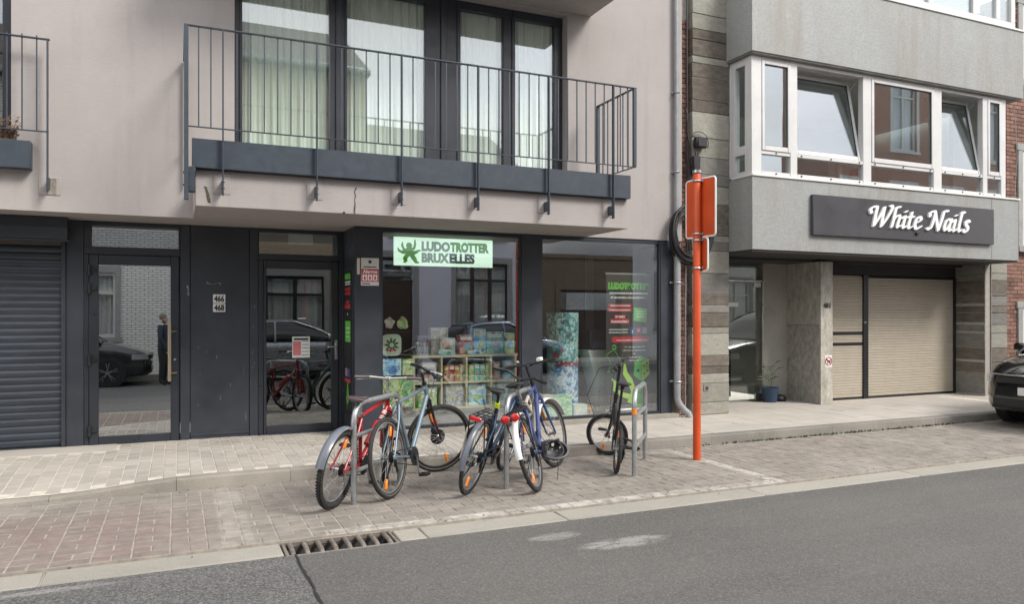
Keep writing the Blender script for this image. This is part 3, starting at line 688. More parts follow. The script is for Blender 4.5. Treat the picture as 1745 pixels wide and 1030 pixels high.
def door(name, f0, f1, tr, leaf, pane, g, label=None):
    """aluminium glass door: outer frame, transom light, leaf with pane (pixel columns/rows measured at the door plane)"""
    d = empty(name, (XD((f0+f1)/2), YD, 0)); d.parent = ap; d.location = (XD((f0+f1)/2)-2, YD-9.4, 0); WO[d.as_pointer()] = (XD((f0+f1)/2), YD, 0)
    if label: d['label'] = label
    x0, x1 = XD(f0)+.001, XD(f1)-.001; t0, t1, tz0, tz1 = XD(tr[0]), XD(tr[1]), tr[2], min(tr[3], ZW-.05); lx0, lx1, lz = XD(leaf[0]), XD(leaf[1]), leaf[2]
    m = MB(); m.box(x0, lx0-.004, YD-.002, YD+.07, -.02, lz, .003); m.box(lx1+.004, x1, YD-.002, YD+.07, -.02, lz, .003)
    m.box(x0, x1, YD-.002, YD+.07, lz+.004, tz0, .003); m.box(x0, t0, YD-.001, YD+.07, tz0+.0005, tz1, .003); m.box(t1, x1, YD-.001, YD+.07, tz0+.0005, tz1, .003); m.box(x0, x1, YD-.002, YD+.07, tz1+.0005, ZW-.002, .003)
    m.build('door_frame', M_ANTH2, d)
    p0, p1, pz0, pz1 = XD(pane[0]), XD(pane[1]), pane[2], pane[3]
    m = MB(); yl = YD-.012
    m.box(lx0, p0, yl, YD+.05, .0, lz, .004); m.box(p1, lx1, yl, YD+.05, .0, lz, .004); m.box(p0+.0005, p1-.0005, yl+.001, YD+.05, pz1, lz-.0005, .004); m.box(p0+.0005, p1-.0005, yl+.001, YD+.05, .0005, pz0, .004)
    m.build('door_leaf', M_ANTH2, d)
    m = MB(); m.box(p0-.005, p1+.005, -.004, .004, pz0-.005, pz1+.005)
    zc = (pz0+pz1)/2; m.v = [(x, YD+.018+y+(z-zc)*0.004, z) for x, y, z in m.v]
    m.build('pane', g, d, smooth=False); bx('transom_pane', M_GSHOP, d, t0-.004, t1+.004, YD+.03, YD+.036, tz0-.004, tz1+.004)
    return d
d1 = door('glass_door', 143, 307, (156, 304, ZD(422, 230), ZD(382, 230)), (152, 305, ZD(436, 230)), (168, 290.6, ZD(745, 170), ZD(452.7, 230)), M_GDOOR)
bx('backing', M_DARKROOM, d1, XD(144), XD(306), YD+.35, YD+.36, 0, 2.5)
xh = XD(289); m = MB(); yh = YD-.075
m.box(xh-.018, xh+.018, yh-.012, yh+.012, ZA(651, 287, yh), ZA(549, 287, yh), .004); m.build('handle', M_BRASS, d1)
for py in (565, 636):
    m = MB(); m.cyl((xh+.012, yh, ZD(py, 289)), (xh+.075, YD-.016, ZD(py, 289)), .011); m.build('handle_bracket', M_BRASS, d1)
m = MB(); m.cyl((XD(298), YD-.02, ZD(613, 298)), (XD(298), YD-.01, ZD(613, 298)), .014); m.build('lock', M_STEEL, d1)
for py in (461, 492, 614, 735):
    m = MB(); zc = ZD(py, 155); xc = XD(153)
    m.cyl((xc, YD-.03, zc+.018), (xc, YD-.03, zc+.06), .020, 10); m.cyl((xc, YD-.03, zc-.06), (xc, YD-.03, zc-.018), .020, 10); m.cyl((xc, YD-.03, zc-.017), (xc, YD-.03, zc+.017), .017, 10)
    m.box(xc, xc+.075, YD-.03, YD-.0125, zc-.022, zc+.022, .004); m.box(xc-.035, xc, YD-.03, YD-.0025, zc-.055, zc-.02, .004); m.build('hinge', M_BLACK, d1)
d2 = door('shop_door', 440, 583, (441.5, 574.5, ZD(434, 505), ZD(393, 505)), (449, 576, ZD(445, 505)), (454, 564.5, ZD(724, 510), ZD(459, 510)), M_GDOOR2)
m = MB(); yl = YD-.03; xc = XD(572.5)
m.box(xc-.018, xc+.018, YD-.02, YD-.0125, ZD(613, 572), ZD(580, 572), .004); m.build('lock_plate', M_STEEL, d2)
m = MB(); m.tube([(xc, YD-.02, ZD(591, 572)), (xc, YD-.06, ZD(591, 572)), (xc-.02, YD-.066, ZD(591, 572)), (xc-.12, YD-.066, ZD(591.5, 565))], .009, 8); m.build('handle', M_STEEL, d2)
bx('doorstep', M_ANTH2, ap, XD(440), XD(583), YD-.05, YD-.004, -.03, .012, .003)
# shop front return, pillars, frames
XP = 1.965
bx('pillar', M_ANTH, ap, XP, XA(650, YS), YS-.0, YD-.005, -.03, ZW-.003, .004)
bx('pillar', M_ANTH, ap, XD(583)+.001, XP-.001, YD-.004, YD+.07, -.03, ZW-.003, .003)
sw = empty('shop_window', (4.5, YS, 0)); sw.parent = ap; sw.location = (2.5, YS-9.4, 0); WO[sw.as_pointer()] = (4.5, YS, 0)
xa0, xa1, xb0, xb1, xe = XA(650, YS), XA(889, YS), XA(923, YS), XA(1126, YS), XA(1146, YS)
SZ0, SZ1 = .10, ZW-.055
m = MB(); m.box(xa1, xb0, YS+.0, YS+.12, .0, ZW-.003, .005); m.build('mullion', M_ANTH, sw)
m = MB(); m.box(xb1+.002, xe, YS+.0, YS+.12, .0, ZW-.003, .005); m.build('end_post', M_ANTH, sw)
m = MB(); m.box(xa0+.0005, xa1-.0005, YS+.012, YS+.09, SZ1, ZW-.003, .003); m.box(xb0+.0005, xb1+.0015, YS+.012, YS+.09, SZ1, ZW-.003, .003)
m.box(xa0+.0005, xa1-.0005, YS+.012, YS+.08, .062, SZ0, .003); m.box(xb0+.0005, xb1+.0015, YS+.012, YS+.08, .062, SZ0, .003)
m.box(xa0+.0006, xa0+.022, YS+.014, YS+.08, SZ0, SZ1, .002); m.box(xb1-.02, xb1+.0015, YS+.014, YS+.08, SZ0, SZ1, .002); m.box(xb0+.0006, xb0+.022, YS+.014, YS+.08, SZ0, SZ1, .002)
m.build('frame', M_ANTH2, sw)
bx('frame_strip', M_ANTH2, sw, xa1-.022, xa1-.0006, YS+.014, YS+.06, SZ0, SZ1, .002)
bx('pane', M_GSHOP, sw, xa0+.015, xa1-.015, YS+.04, YS+.048, SZ0-.01, SZ1+.01); bx('pane', M_GSHOP, sw, xb0+.015, xb1-.012, YS+.04, YS+.048, SZ0-.01, SZ1+.01)
bx('window_sill', M_KERB, sw, XP+.02, xe+.05, YS-.10, YS+.1, -.03, .06, .006)
# shop room
m = MB(); x0, x1 = XD(440)-.05, XR-.16
m.box(x0, x1, 12.3, 12.4, -.1, 2.6); m.box(x0-.1, x0, YD+.1, 12.3, -.1, 2.55); m.box(x1-.08, x1, YS+.2, 12.3, -.1, 2.55)
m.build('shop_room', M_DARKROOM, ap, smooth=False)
bx('shop_floor', mat('shop_floor', (.16, .15, .14), .6), ap, 2.0, x1-.09, YS+.13, 12.3, -.1, .06)
bx('shop_floor', mat('shop_entry_floor', (.16, .15, .14), .6), ap, x0, 1.999, YD+.1, 12.3, -.1, .05)
bx('shop_ceiling', M_ROOM, ap, 2.0, x1-.09, YS+.13, 12.3, 2.50, 2.555)
bx('shop_ceiling', M_ROOM, ap, x0, 1.999, YD+.1, 12.3, 2.50, 2.555)
bx('shop_partition', M_ROOM, ap, XA(1000, 11.2), x1-.1, 11.2, 11.25, .06, 2.49)
# ================================================================ PARTY WALL STRIP OF BRICK between the two buildings
bs_ = empty('brick_strip', (6.85, 9.2, 0), 'narrow strip of old red brick wall between the downpipe and the slate pillar', 'brick wall')
xb_0, xb_1 = XR+.004, XA(1181, YW)+.02
bx('mortar_bed', M_MORTAR, bs_, xb_0, xb_1+.06, 9.19, 9.4, -.1, 7.2)
BR = MB(); BR.box(-(xb_1-xb_0)/2+.006, (xb_1-xb_0)/2-.006, 0, .05, 0, .062, .004); BRM = BR.mesh('brick', M_BRICK, smooth=False)
BR2 = MB(); BR2.box(-(xb_1-xb_0)/4+.006, (xb_1-xb_0)/4-.005, 0, .05, 0, .062, .004); BRM2 = BR2.mesh('brick', M_BRICK, smooth=False)
xc = (xb_0+xb_1)/2; z = .01; k = 0
while z < 5.8:
    if k % 2 == 0: piece('brick', BRM, bs_, (xc, 9.170+random.uniform(-.006, .006), z), (0, 0, random.uniform(-.02, .02)))
    else:
        for s in (-1, 1): piece('brick', BRM2, bs_, (xc+s*(xb_1-xb_0)/4, 9.170+random.uniform(-.006, .006), z), (0, 0, random.uniform(-.03, .03)))
    z += .073; k += 1

# ================================================================ SALON BUILDING (right)
sb = empty('salon_building', (10.5, 9.2, 0), 'grey mosaic building with a projecting window bay and slate pillars above a beige garage door', 'building')
YP = 9.06; PX0, PX1 = XA(1180, YP), 7.575
levels = [705.6, 685, 653, 637, 624, 606, 569, 558, 533.5, 521, 502, 467, 429, 414, 403, 382, 350, 319, 300, 272, 239, 196, 176, 138, 114, 102, 74, 57, 31, -8, -60, -130]
tones  = 'LLLDDLLDMDML MLDDLMM LLDDDLDDLLDL'.replace(' ', '')
def slab_stack(name_parent, x0, x1, y0, y1, lv, tn, px):
    for i in range(len(lv)-1):
        z0, z1 = ZA(lv[i], px, YP), ZA(lv[i+1], px, YP); z0 = max(z0, .0)
        tone = tn[i % len(tn)]; mt = {'L': M_STONE_L, 'D': M_STONE_D, 'M': M_STONE_M}[tone]; o = random.uniform(-.008, .006) if tone != 'L' else random.uniform(-.004, .002)
        m = MB(); m.box(x0, x1, y0+o, y1, z0+.004, z1-.003, .006); m.build('slate_slab', mt, name_parent)
slab_stack(sb, PX0, PX1, YP, 9.5, levels, tones, 1232)
bx('pillar_core', M_MORTAR, sb, PX0+.01, PX1-.012, YP+.012, 9.49, -.05, 6.9)
# right pillar
PR0, PR1 = 13.40, 14.0
lv2 = [690, 637, 618, 594, 569, 554, 534, 522, 505, 478, 466, 448]; tn2 = 'LDDLLMDMDLL'
for i in range(len(lv2)-1):
    z0, z1 = max(0, ZA(lv2[i], 1690, YP)), ZA(lv2[i+1], 1690, YP); mt = {'L': M_STONE_L, 'D': M_STONE_D, 'M': M_STONE_M}[tn2[i]]; o = random.uniform(-.006, .004)
    m = MB(); m.box(PR0+.16, PR1, YP+o, 9.62, z0+.004, z1-.003, .006); m.build('slate_slab', mt, sb)
    mt2 = {'L': M_STONE_M, 'D': M_STONE_D, 'M': M_STONE_D}[tn2[i]]
    m = MB(); m.box(PR0+o, PR0+.155, YP+.02, 9.72, z0+.006+random.uniform(0, .05), z1-.003, .005); m.build('slate_slab', mt2, sb)
bx('pillar_core', M_MORTAR, sb, PR0+.012, PR1-.01, YP+.015, 9.8, -.05, 2.42)
bx('corner_trim', M_STONE_L, sb, PR0+.146, PR0+.162, YP-.006, YP+.03, 0, 2.41, .003)
# upper back wall and bay
m = MB(); m.box(PX1+.002, 14.02, 9.52, 9.8, 2.45, 3.43); m.box(PX1+.002, 7.70, 9.52, 9.8, 3.43, 5.26); m.box(13.45, 14.02, 9.52, 9.8, 3.43, 5.26); m.box(PX1+.002, 14.02, 9.52, 9.8, 5.26, 7.2)
m.build('wall', M_MOSAIC, sb, smooth=False)
BXa, BXb, YBY = 7.575, 13.53, 8.556
bx('bay_parapet', M_MOSAIC, sb, BXa, BXb, YBY, 9.519, 2.43, 3.49, .004)
bx('bay_joint', M_SOFFIT, sb, XA(1690, YBY)-.004, XA(1690, YBY)+.004, YBY-.001, YBY+.01, 2.44, 3.48)
M_COPING = mat('white_coping', (.66, .66, .64), .6, 0, .08, 3, dirt=.3)
bx('coping', M_COPING, sb, BXa-.012, BXb+.03, YBY-.02, 9.0, 3.492, 3.522, .003)
bx('bay_parapet', M_MOSAIC, sb, BXa-.05, BXb+.06, YBY-.05, 9.519, 5.275, 6.44, .004)
bx('coping', M_COPING, sb, BXa-.07, BXb+.08, YBY-.07, 9.0, 6.442, 6.475, .003)
bx('soffit_board', mat('stained_soffit', (.24, .235, .22), .9, 0, .3, 3), sb, BXa-.03, BXb+.04, YBY-.03, 9.5, 5.255, 5.2745)
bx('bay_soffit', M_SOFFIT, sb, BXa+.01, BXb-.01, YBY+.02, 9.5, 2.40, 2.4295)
bx('bay_edge', M_MOSAIC, sb, BXa-.004, BXa+.012, YBY-.004, YBY+.012, 2.43, 3.49, .002)
# window band of the upper storey bay above
YB2 = 8.6
wu = empty('bay_window', (11, YB2, 6.5)); wu.parent = sb; wu.location = (.5, YB2-9.2, 6.5); WO[wu.as_pointer()] = (11, YB2, 6.5)
m = MB(); m.box(BXa+.03, BXb-.02, YB2, YB2+.08, 6.477, 6.62, .004)
for x in (BXa+.03, 8.6, 10.0, 11.3, 12.4, 13.0, BXb-.13): m.box(x, x+.11, YB2+.001, YB2+.079, 6.621, 7.4, .004)
m.build('frame', M_WHITEF, wu); bx('pane', M_GSAL, wu, BXa+.1, BXb-.1, YB2+.04, YB2+.05, 6.6, 7.4)
bx('panel_board', M_WHITE, wu, XA(1590, YB2), XA(1668, YB2), YB2+.06, YB2+.07, 6.6, 7.4)
# --- the bay windows of the salon
wb = empty('bay_window', (10.5, YB2, 3.52)); wb.parent = sb; wb.location = (0, YB2-9.2, 3.52); WO[wb.as_pointer()] = (10.5, YB2, 3.52)
def XB(p): return XA(p, YB2)
def ZBY(y, p=1300): return ZA(y, p, YB2)
z_b, z_l0, z_l1, z_u0, z_u1, z_t = 3.523, 3.585, 3.835, 3.965, 5.12, 5.252
FX0, FX1 = 7.60, XB(1714)
posts = [(FX0, XB(1298)), (XB(1347), XB(1359)), (XB(1471), XB(1485)), (XB(1591), XB(1605)), (XB(1675), XB(1683)), (XB(1706), FX1)]
m = MB()
for a, b_ in posts: m.box(a, b_, YB2, YB2+.10, z_b, z_t, .006)
for i in range(5):
    a, b_ = posts[i][1]+.0005, posts[i+1][0]-.0005
    m.box(a, b_, YB2+.004, YB2+.096, z_b, z_l0, .004); m.box(a, b_, YB2+.004, YB2+.096, z_l1, z_l1+.05, .004); m.box(a, b_, YB2+.004, YB2+.096, z_t-.05, z_t, .004)
m.build('frame', M_WHITEF, wb)
M_SASH = M_WHITEF
def sash(i, tilt=0.0, inset=0.0):
    a, b_ = posts[i][1]+.002, posts[i+1][0]-.002; zz0, zz1 = z_l1+.052, z_t-.052; fw = .052
    y0 = YB2-.012+inset
    m = MB(); m.box(a, a+fw, y0, y0+.07, zz0, zz1, .006); m.box(b_-fw, b_, y0, y0+.07, zz0, zz1, .006); m.box(a+fw+.0005, b_-fw-.0005, y0+.001, y0+.069, zz0, zz0+fw+.02, .006); m.box(a+fw+.0005, b_-fw-.0005, y0+.001, y0+.069, zz1-fw, zz1, .006)
    g = MB(); g.box(a+fw-.008, b_-fw+.008, y0+.03, y0+.04, zz0+fw, zz1-fw+.008)
    gk = MB(); q = .006
    for (x0, x1, w0, w1) in ((a+fw, a+fw+q, zz0+fw+.02, zz1-fw), (b_-fw-q, b_-fw, zz0+fw+.02, zz1-fw), (a+fw+q, b_-fw-q, zz1-fw-q, zz1-fw), (a+fw+q, b_-fw-q, zz0+fw+.02, zz0+fw+.02+q)): gk.box(x0, x1, y0+.012, y0+.029, w0, w1)
    if tilt:
        R = Matrix.Translation((0, y0+.05, zz0)) @ Matrix.Rotation(-tilt, 4, 'X') @ Matrix.Translation((0, -y0-.05, -zz0)); m.xform(R); g.xform(R); gk.xform(R)
    m.build('sash', M_SASH, wb); g.build('pane', M_GSAL, wb); gk.build('gasket', M_BLACK, wb)
    if tilt:
        mm = MB(); mm.cyl((b_-.02, y0+.10, zz1-.06), (b_-.02, y0+.25, zz1-.18), .008); mm.build('stay', M_STEEL, wb)
sash(0); sash(1, radians(10.5), .045); sash(2); sash(3, radians(10.5), .045); sash(4)
for i in range(5):
    a, b_ = posts[i][1], posts[i+1][0]; bx('pane', M_GSAL, wb, a-.006, b_+.006, YB2+.04, YB2+.05, z_l0-.006, z_l1+.006)
m = MB()
for i in range(5):
    a, b_ = posts[i][1], posts[i+1][0]; w = b_-a
    for x in ([(a+b_)/2] if w < .6 else [a+.08, (a+b_)/2, b_-.08]):
        for z in (z_l1+.025, z_l0-.028): m.cyl((x, YB2+.002, z), (x, YB2-.006, z), .013, 8)
m.build('drain_caps', M_BLACK, wb, kind='stuff')
# left flank of the bay
m = MB(); xf = FX0+.002
m.box(xf, xf+.09, YB2+.101, YB2+.15, z_b, z_t, .004); m.box(xf, xf+.09, 8.96, 9.05, z_b, z_t, .004)
m.box(xf+.002, xf+.088, YB2+.1505, 8.9595, z_b, z_l0, .004); m.box(xf+.002, xf+.088, YB2+.1505, 8.9595, z_l1, z_l1+.13, .004); m.box(xf+.002, xf+.088, YB2+.1505, 8.9595, z_t-.11, z_t, .004); m.build('frame', M_WHITEF, wb)
bx('pane', M_GSAL, wb, xf+.04, xf+.05, YB2+.145, 8.965, z_l0-.005, z_l1+.005); bx('pane', M_GSAL, wb, xf+.04, xf+.05, YB2+.145, 8.965, z_l1+.12, z_t-.105)
bx('flank_wall', M_WHITE, wb, xf, xf+.08, 9.052, 9.518, z_b, z_t)
m = MB(); m.box(FX1-.09, FX1-.002, YB2+.101, 9.518, z_b, z_t); m.build('flank_wall', M_WHITE, wb)
# room behind the bay
m = MB(); m.box(7.6, 13.6, 11.6, 11.7, 3.4, 5.4); m.box(7.5, 7.6, 9.81, 11.6, 3.4, 5.4); m.box(13.6, 13.7, 9.81, 11.6, 3.4, 5.4); m.build('salon_room', M_SALONROOM, sb)
bx('salon_floor', mat('salon_floor', (.28, .25, .22), .5), sb, 7.7, 13.44, YB2+.102, 11.6, 3.44, 3.521); bx('salon_ceiling', M_WHITE, sb, 7.7, 13.44, YB2+.102, 11.6, 5.2535, 5.2545)
# ---------------------------------------------------------------- ground floor of the salon building
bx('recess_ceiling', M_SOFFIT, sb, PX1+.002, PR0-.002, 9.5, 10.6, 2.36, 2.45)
M_PLAST = mat('grey_plaster', (.34, .33, .29), .85, 0, .15, 1.5, dirt=.25)
# marble pier
MX0, MX1, MY0, MY1 = 9.70, 9.965, 9.335, 10.12
bx('marble_panel', M_MARBLE, sb, MX0, MX1, MY0, MY0+.03, .0, 2.36, .003)
bx('marble_panel', stone_mat('weathered_marble', (.20, .195, .175), (.47, .45, .40), (9, 9, 6), .02, .001, .5), sb, MX0, MX0+.03, MY0+.032, MY1, .0, 1.31, .003); bx('marble_panel', M_MARBLE, sb, MX0, MX0+.03, MY0+.032, MY1, 1.314, 2.36, .003)
bx('pier_core', M_PLAST, sb, MX0+.031, MX1-.002, MY0+.031, 10.2, 0, 2.36)
# garage door: narrow wicket and wide door of beige slats
YGA = 9.65
ga = empty('garage_door', (11.8, YGA, 0)); ga.parent = sb; ga.location = (1.3, YGA-9.2, 0); WO[ga.as_pointer()] = (11.8, YGA, 0)
GX0, GX1, GX2, GX3 = MX1+.004, XA(1470, YGA), XA(1477, YGA), 13.33
GZ = ZA(469, 1475, YGA); PIT = .0475
def slats(x0, x1, zlist):
    mm = MB(); mm.prism([(0, 0), (-.005, .006), (-.007, .022), (-.0065, .040), (-.003, PIT-.006), (0, PIT-.002), (.008, PIT-.002), (.008, 0)], 'x', -(x1-x0)/2, (x1-x0)/2)
    me = mm.mesh('slat', M_BLIND, angle=30)
    for z in zlist: piece('slat', me, ga, ((x0+x1)/2, YGA+random.uniform(0, .002), z))
zl = [.045+PIT*i for i in range(int((GZ-.05)/PIT))]
zb0, zb1 = ZA(587, 1440, YGA), ZA(569, 1440, YGA)
slats(GX2+.012, GX3, zl)
slats(GX0+.01, GX1-.01, [z for z in zl if not (zb0-.06 < z < zb0+.01 or zb1-.06 < z < zb1+.012)])
bx('rail', M_DARKMET, ga, GX0+.01, GX1-.01, YGA-.012, YGA+.02, zb0-.022, zb0+.022, .003); bx('rail', M_DARKMET, ga, GX0+.01, GX1-.01, YGA-.012, YGA+.02, zb1-.025, zb1+.025, .003)
bx('slat_strip', M_BLIND, ga, GX0+.01, GX1-.01, YGA+.008, YGA+.016, .03, GZ-.02)
m = MB(); m.box(GX1-.008, GX2+.010, YGA-.03, YGA+.05, 0, GZ, .003); m.box(GX3+.002, PR0-.004, YGA-.02, YGA+.05, 0, GZ, .003); m.box(GX0, GX3, YGA-.004, YGA+.04, .006, .042, .002); m.build('frame', M_DARKMET, ga)
m = MB(); m.cyl((GX1+.015, YGA-.03, 1.35), (GX1+.015, YGA-.05, 1.35), .02, 10); m.build('lock', M_STEEL, ga)
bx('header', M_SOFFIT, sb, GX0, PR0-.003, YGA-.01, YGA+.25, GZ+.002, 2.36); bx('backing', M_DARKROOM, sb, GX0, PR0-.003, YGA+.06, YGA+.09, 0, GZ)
# entrance with glass door
YE = 10.10
en = empty('entrance_door', (8.6, YE, 0)); en.parent = sb; en.location = (-1.9, YE-9.2, 0); WO[en.as_pointer()] = (8.6, YE, 0)
EX0, EX1 = 7.60, XA(1300, YE); EZ = 2.05
m = MB(); m.box(EX1-.035, EX1, YE-.03, YE+.05, 0, EZ+.02, .004); m.box(EX0, EX1-.036, YE-.03, YE+.05, EZ-.015, EZ+.02, .004); m.box(EX0, EX0+.04, YE-.03, YE+.05, 0, EZ-.016, .004); m.build('frame', M_STEEL, en)
M_GENT = glass('entrance_glass', .10, (.92, .95, .94))
bx('pane', M_GENT, en, EX0+.05, EX1-.045, YE, YE+.01, .02, EZ-.02); bx('transom_pane', M_GENT, en, EX0+.01, XA(1293, YE), YE, YE+.01, EZ+.03, 2.35)
bx('hinge_plate', M_STEEL, en, EX1-.20, EX1-.046, YE-.012, YE+.022, EZ-.10, EZ-.022, .003); bx('hinge_plate', M_STEEL, en, EX1-.17, EX1-.046, YE-.012, YE+.022, .022, .14, .003)
bx('sticker', M_WHITE, en, XA(1239, YE), XA(1258, YE), YE-.003, YE-.001, ZA(523, 1248, YE), ZA(516, 1248, YE))
m = MB(); m.box(XA(1300, YE)+.001, MX0-.0, YE-.005, YE+.2, 0, 2.359); m.build('wall', M_PLAST, sb)
bx('flank_wall', M_PLAST, sb, PX1-.1, PX1-.012, 9.505, 10.6, -.02, 2.359)
# lobby
M_LOB = mat('lobby_wall', (.52, .55, .49), .85, 0, .15, 1)
m = MB(); m.box(7.4, 10, 12.6, 12.7, 0, 2.6); m.box(9.75, 9.85, 10.31, 12.6, 0, 2.6); m.box(7.4, 7.5, 10.61, 12.6, 0, 2.6); m.box(7.5, 9.75, 10.61, 12.6, 2.5, 2.55); m.build('lobby_room', M_LOB, sb)
dk = empty('reception_desk', (8.5, 11, 0), 'dark desk with a red brown top seen through the entrance glass', 'desk')
bx('top', mat('red_wood', (.22, .06, .035), .4, 0, .2, 8, stretch=(1, 8, 8)), dk, 7.62, 9.05, 10.7, 11.3, .86, .98, .006); bx('front_panel', mat('desk_panel', (.03, .03, .034), .5), dk, 7.66, 8.95, 10.76, 11.2, .02, .858, .005)
bx('leg', M_DARKMET, dk, 8.96, 9.04, 10.76, 11.2, .02, .858, .004)
# letter box on the left flank
lb = MB(); xm = PX1+.001
lb.box(xm, xm+.11, 9.56, 9.78, .98, 1.26, .008); o = lb.build('letter_box', M_WHITE); tag(o, 'small white letter box fixed on the flank of the slate pillar', 'letter box')
lb = MB(); lb.prism([(9.54, 1.263), (9.80, 1.263), (9.80, 1.30), (9.54, 1.275)], 'x', xm, xm+.13); lb.build('lid', M_WHITE, o)
lb = MB(); lb.tube([(xm+.05, 9.66, .98), (xm+.06, 9.66, .90), (xm+.03, 9.66, .86), (xm+.0, 9.66, .84)], .008, 8); q = lb.build('cable', M_WHITE, o)
# blue pot with a spindly plant
pb = GP(1313, 681, 0); pp = empty('potted_plant', (XA(1312, 9.93), 9.93, 0), 'spindly plant in a blue pot beside the glass entrance door', 'potted plant')
px_, py_ = XA(1312, 9.93), 9.93
m = MB(); m.lathe((px_, py_, .006), (0, 0, 1), [(0, .10), (.0, .11), (.24, .145), (.25, .15), (.25, .135), (.2, .13)], 20); m.build('pot', mat('blue_pot', (.03, .06, .11), .55), pp)
m = MB(); lf = MB(); M_LEAF = mat('dull_leaf', (.07, .10, .05), .6, 0, .25, 30)
for i in range(4):
    a = random.uniform(0, 6.28); h = random.uniform(.2, .55); p0 = Vector((px_+random.uniform(-.04, .04), py_, .2)); p1 = p0+Vector((cos(a)*.08, sin(a)*.04, h)); m.tube([p0, p0.lerp(p1, .5)+Vector((.01, 0, 0)), p1], [.004, .003, .002], 5)
    for k in range(4):
        c = p0.lerp(p1, random.uniform(.55, 1)); b2 = random.uniform(-.9, .9); d = Vector((cos(b2)*(1 if k % 2 else -1), sin(b2)*.4, .5)).normalized(); L_ = random.uniform(.12, .3); w = d.cross(Vector((0, 1, 0))).normalized()*.012; q = c+d*L_*.5+Vector((0, 0, .02)); e = c+d*L_-Vector((0, 0, .03))
        lf.add([c, q+w, e, q-w], [(0, 1, 2, 3)])
m.build('stem', M_LEAF, pp); lf.build('leaves', M_LEAF, pp, smooth=False, kind='stuff')
rk = MB(); rk.lathe((XA(1328, 9.98), 9.98, .006), (0, 0, 1), [(0, .10), (.05, .12), (.09, .10), (.11, .04)], 12); tag(rk.build('dark_bag', M_BLACK, None), 'small dark lump on the floor beside the blue plant pot', 'bag')

# ================================================================ RED BRICK HOUSE at the right edge
rb = empty('brick_house', (15, 9.2, 0), 'red brick house with stone window surrounds at the right edge', 'house')
bx('wall', M_MORTAR, rb, 14.03, 19, 9.115, 9.6, -.1, 7.4)
mb_ = MB(); mb_.box(-.105, .105, 0, .03, 0, .063, .003); BH = mb_.mesh('brick', M_BRICK, smooth=False)
mb_ = MB(); mb_.box(-.050, .050, 0, .03, 0, .063, .003); BHH = mb_.mesh('brick', M_BRICK, smooth=False)
SXW = 14.34
lst = []
z = .62; k = 0
while z < 7.3:
    xx = 14.04+(.105 if k % 2 == 0 else .0)
    if k % 2: lst.append((14.09, z, 1)); xx = 14.04+.105+.108
    while xx < 14.62: lst.append((xx, z, 0)); xx += .2165
    z += .0735; k += 1
lst.sort(key=lambda q: (q[0]+abs(q[1]-3)*.05)); rest = MB()
for i, (xx, z, h) in enumerate(lst):
    if i < 290: piece('brick', (BH, BHH)[h], rb, (xx, 9.10+random.uniform(-.004, .002), z))
    else: rest.box(xx-(.05 if h else .105), xx+(.05 if h else .105), 9.10, 9.13, z, z+.063, .003)
if rest.v: rest.build('bricks', M_BRICK, rb, smooth=False, kind='stuff', fixn=False)
M_BST = stone_mat('dressed_bluestone', (.25, .25, .245), (.36, .36, .35), (3, 3, 3), .05, .002)
bx('plinth', M_BST, rb, 14.03, 15.6, 9.06, 9.12, -.1, .60, .006)
for (z0, z1) in ((.62, 1.6), (2.75, 4.55), (5.85, 7.3)):
    w = empty('window', (SXW+.6, 9.06, z0)); w.parent = rb; w.location = (SXW+.6-15, -.14, z0); WO[w.as_pointer()] = (SXW+.6, 9.06, z0)
    bx('sill', M_BST, w, SXW-.08, SXW+1.3, 9.0, 9.099, z0-.10, z0+.02, .006)
    bx('surround', M_BST, w, SXW, SXW+.13, 9.065, 9.099, z0+.021, z1, .005); bx('surround', M_BST, w, SXW-.04, SXW+1.3, 9.06, 9.099, z1+.001, z1+.13, .005)
    bx('frame', M_WHITEF, w, SXW+.131, SXW+.20, 9.085, 9.113, z0+.021, z1, .003); bx('pane', M_GSAL, w, SXW+.201, SXW+1.2, 9.105, 9.1125, z0+.021, z1)
m = MB(); m.tube([(14.1, 9.06, 5.55), (14.2, 9.04, 5.1), (14.25, 9.04, 4.4), (14.19, 9.05, 3.6), (14.2, 9.06, 3.0), (14.25, 9.06, 2.5)], .006, 6); o = m.build('facade_cable', mat('grey_cable', (.3, .3, .29), .6)); tag(o, 'thin grey cable hanging down the red brick house', 'cable')

# ================================================================ DOWNPIPE, CABLES, BOXES between the buildings
dp = empty('downpipe', (XA(1153, 9.02), 9.02, 0), 'grey zinc downpipe on the mauve wall beside the brick strip', 'downpipe')
xd = XA(1154, 9.03)
m = MB(); m.cyl((xd, 9.045, 2.42), (xd, 9.045, 7.2), .033, 14); m.build('upper_pipe', M_ZINC, dp)
m = MB(); m.cyl((xd, 9.03, .34), (xd, 9.03, 2.44), .050, 16); m.tube([(xd, 9.03, .36), (xd, 9.03, .28), (xd+.02, 9.02, .20), (xd+.10, 8.99, .10), (xd+.15, 8.97, .06), (xd+.17, 8.96, .0)], .049, 12); m.build('lower_pipe', M_ZINC, dp)
for z in (.52, 1.95, 3.55, 4.7):
    m = MB(); r = .062 if z < 2.4 else .041; m.ring((xd, 9.03 if z < 2.4 else 9.045, z), (0, 0, 1), r, .008, 20, 6); m.box(xd-.09 if z < 2.4 else xd-.06, xd+.09 if z < 2.4 else xd+.06, 9.075, 9.095, z-.015, z+.015, .002); m.build('bracket', M_GALV, dp)
m = MB(); m.lathe((xd, 9.037, 2.40), (0, 0, 1), [(0, .06), (.02, .066), (.06, .062), (.1, .042)], 16); m.build('joint', M_ZINC, dp)
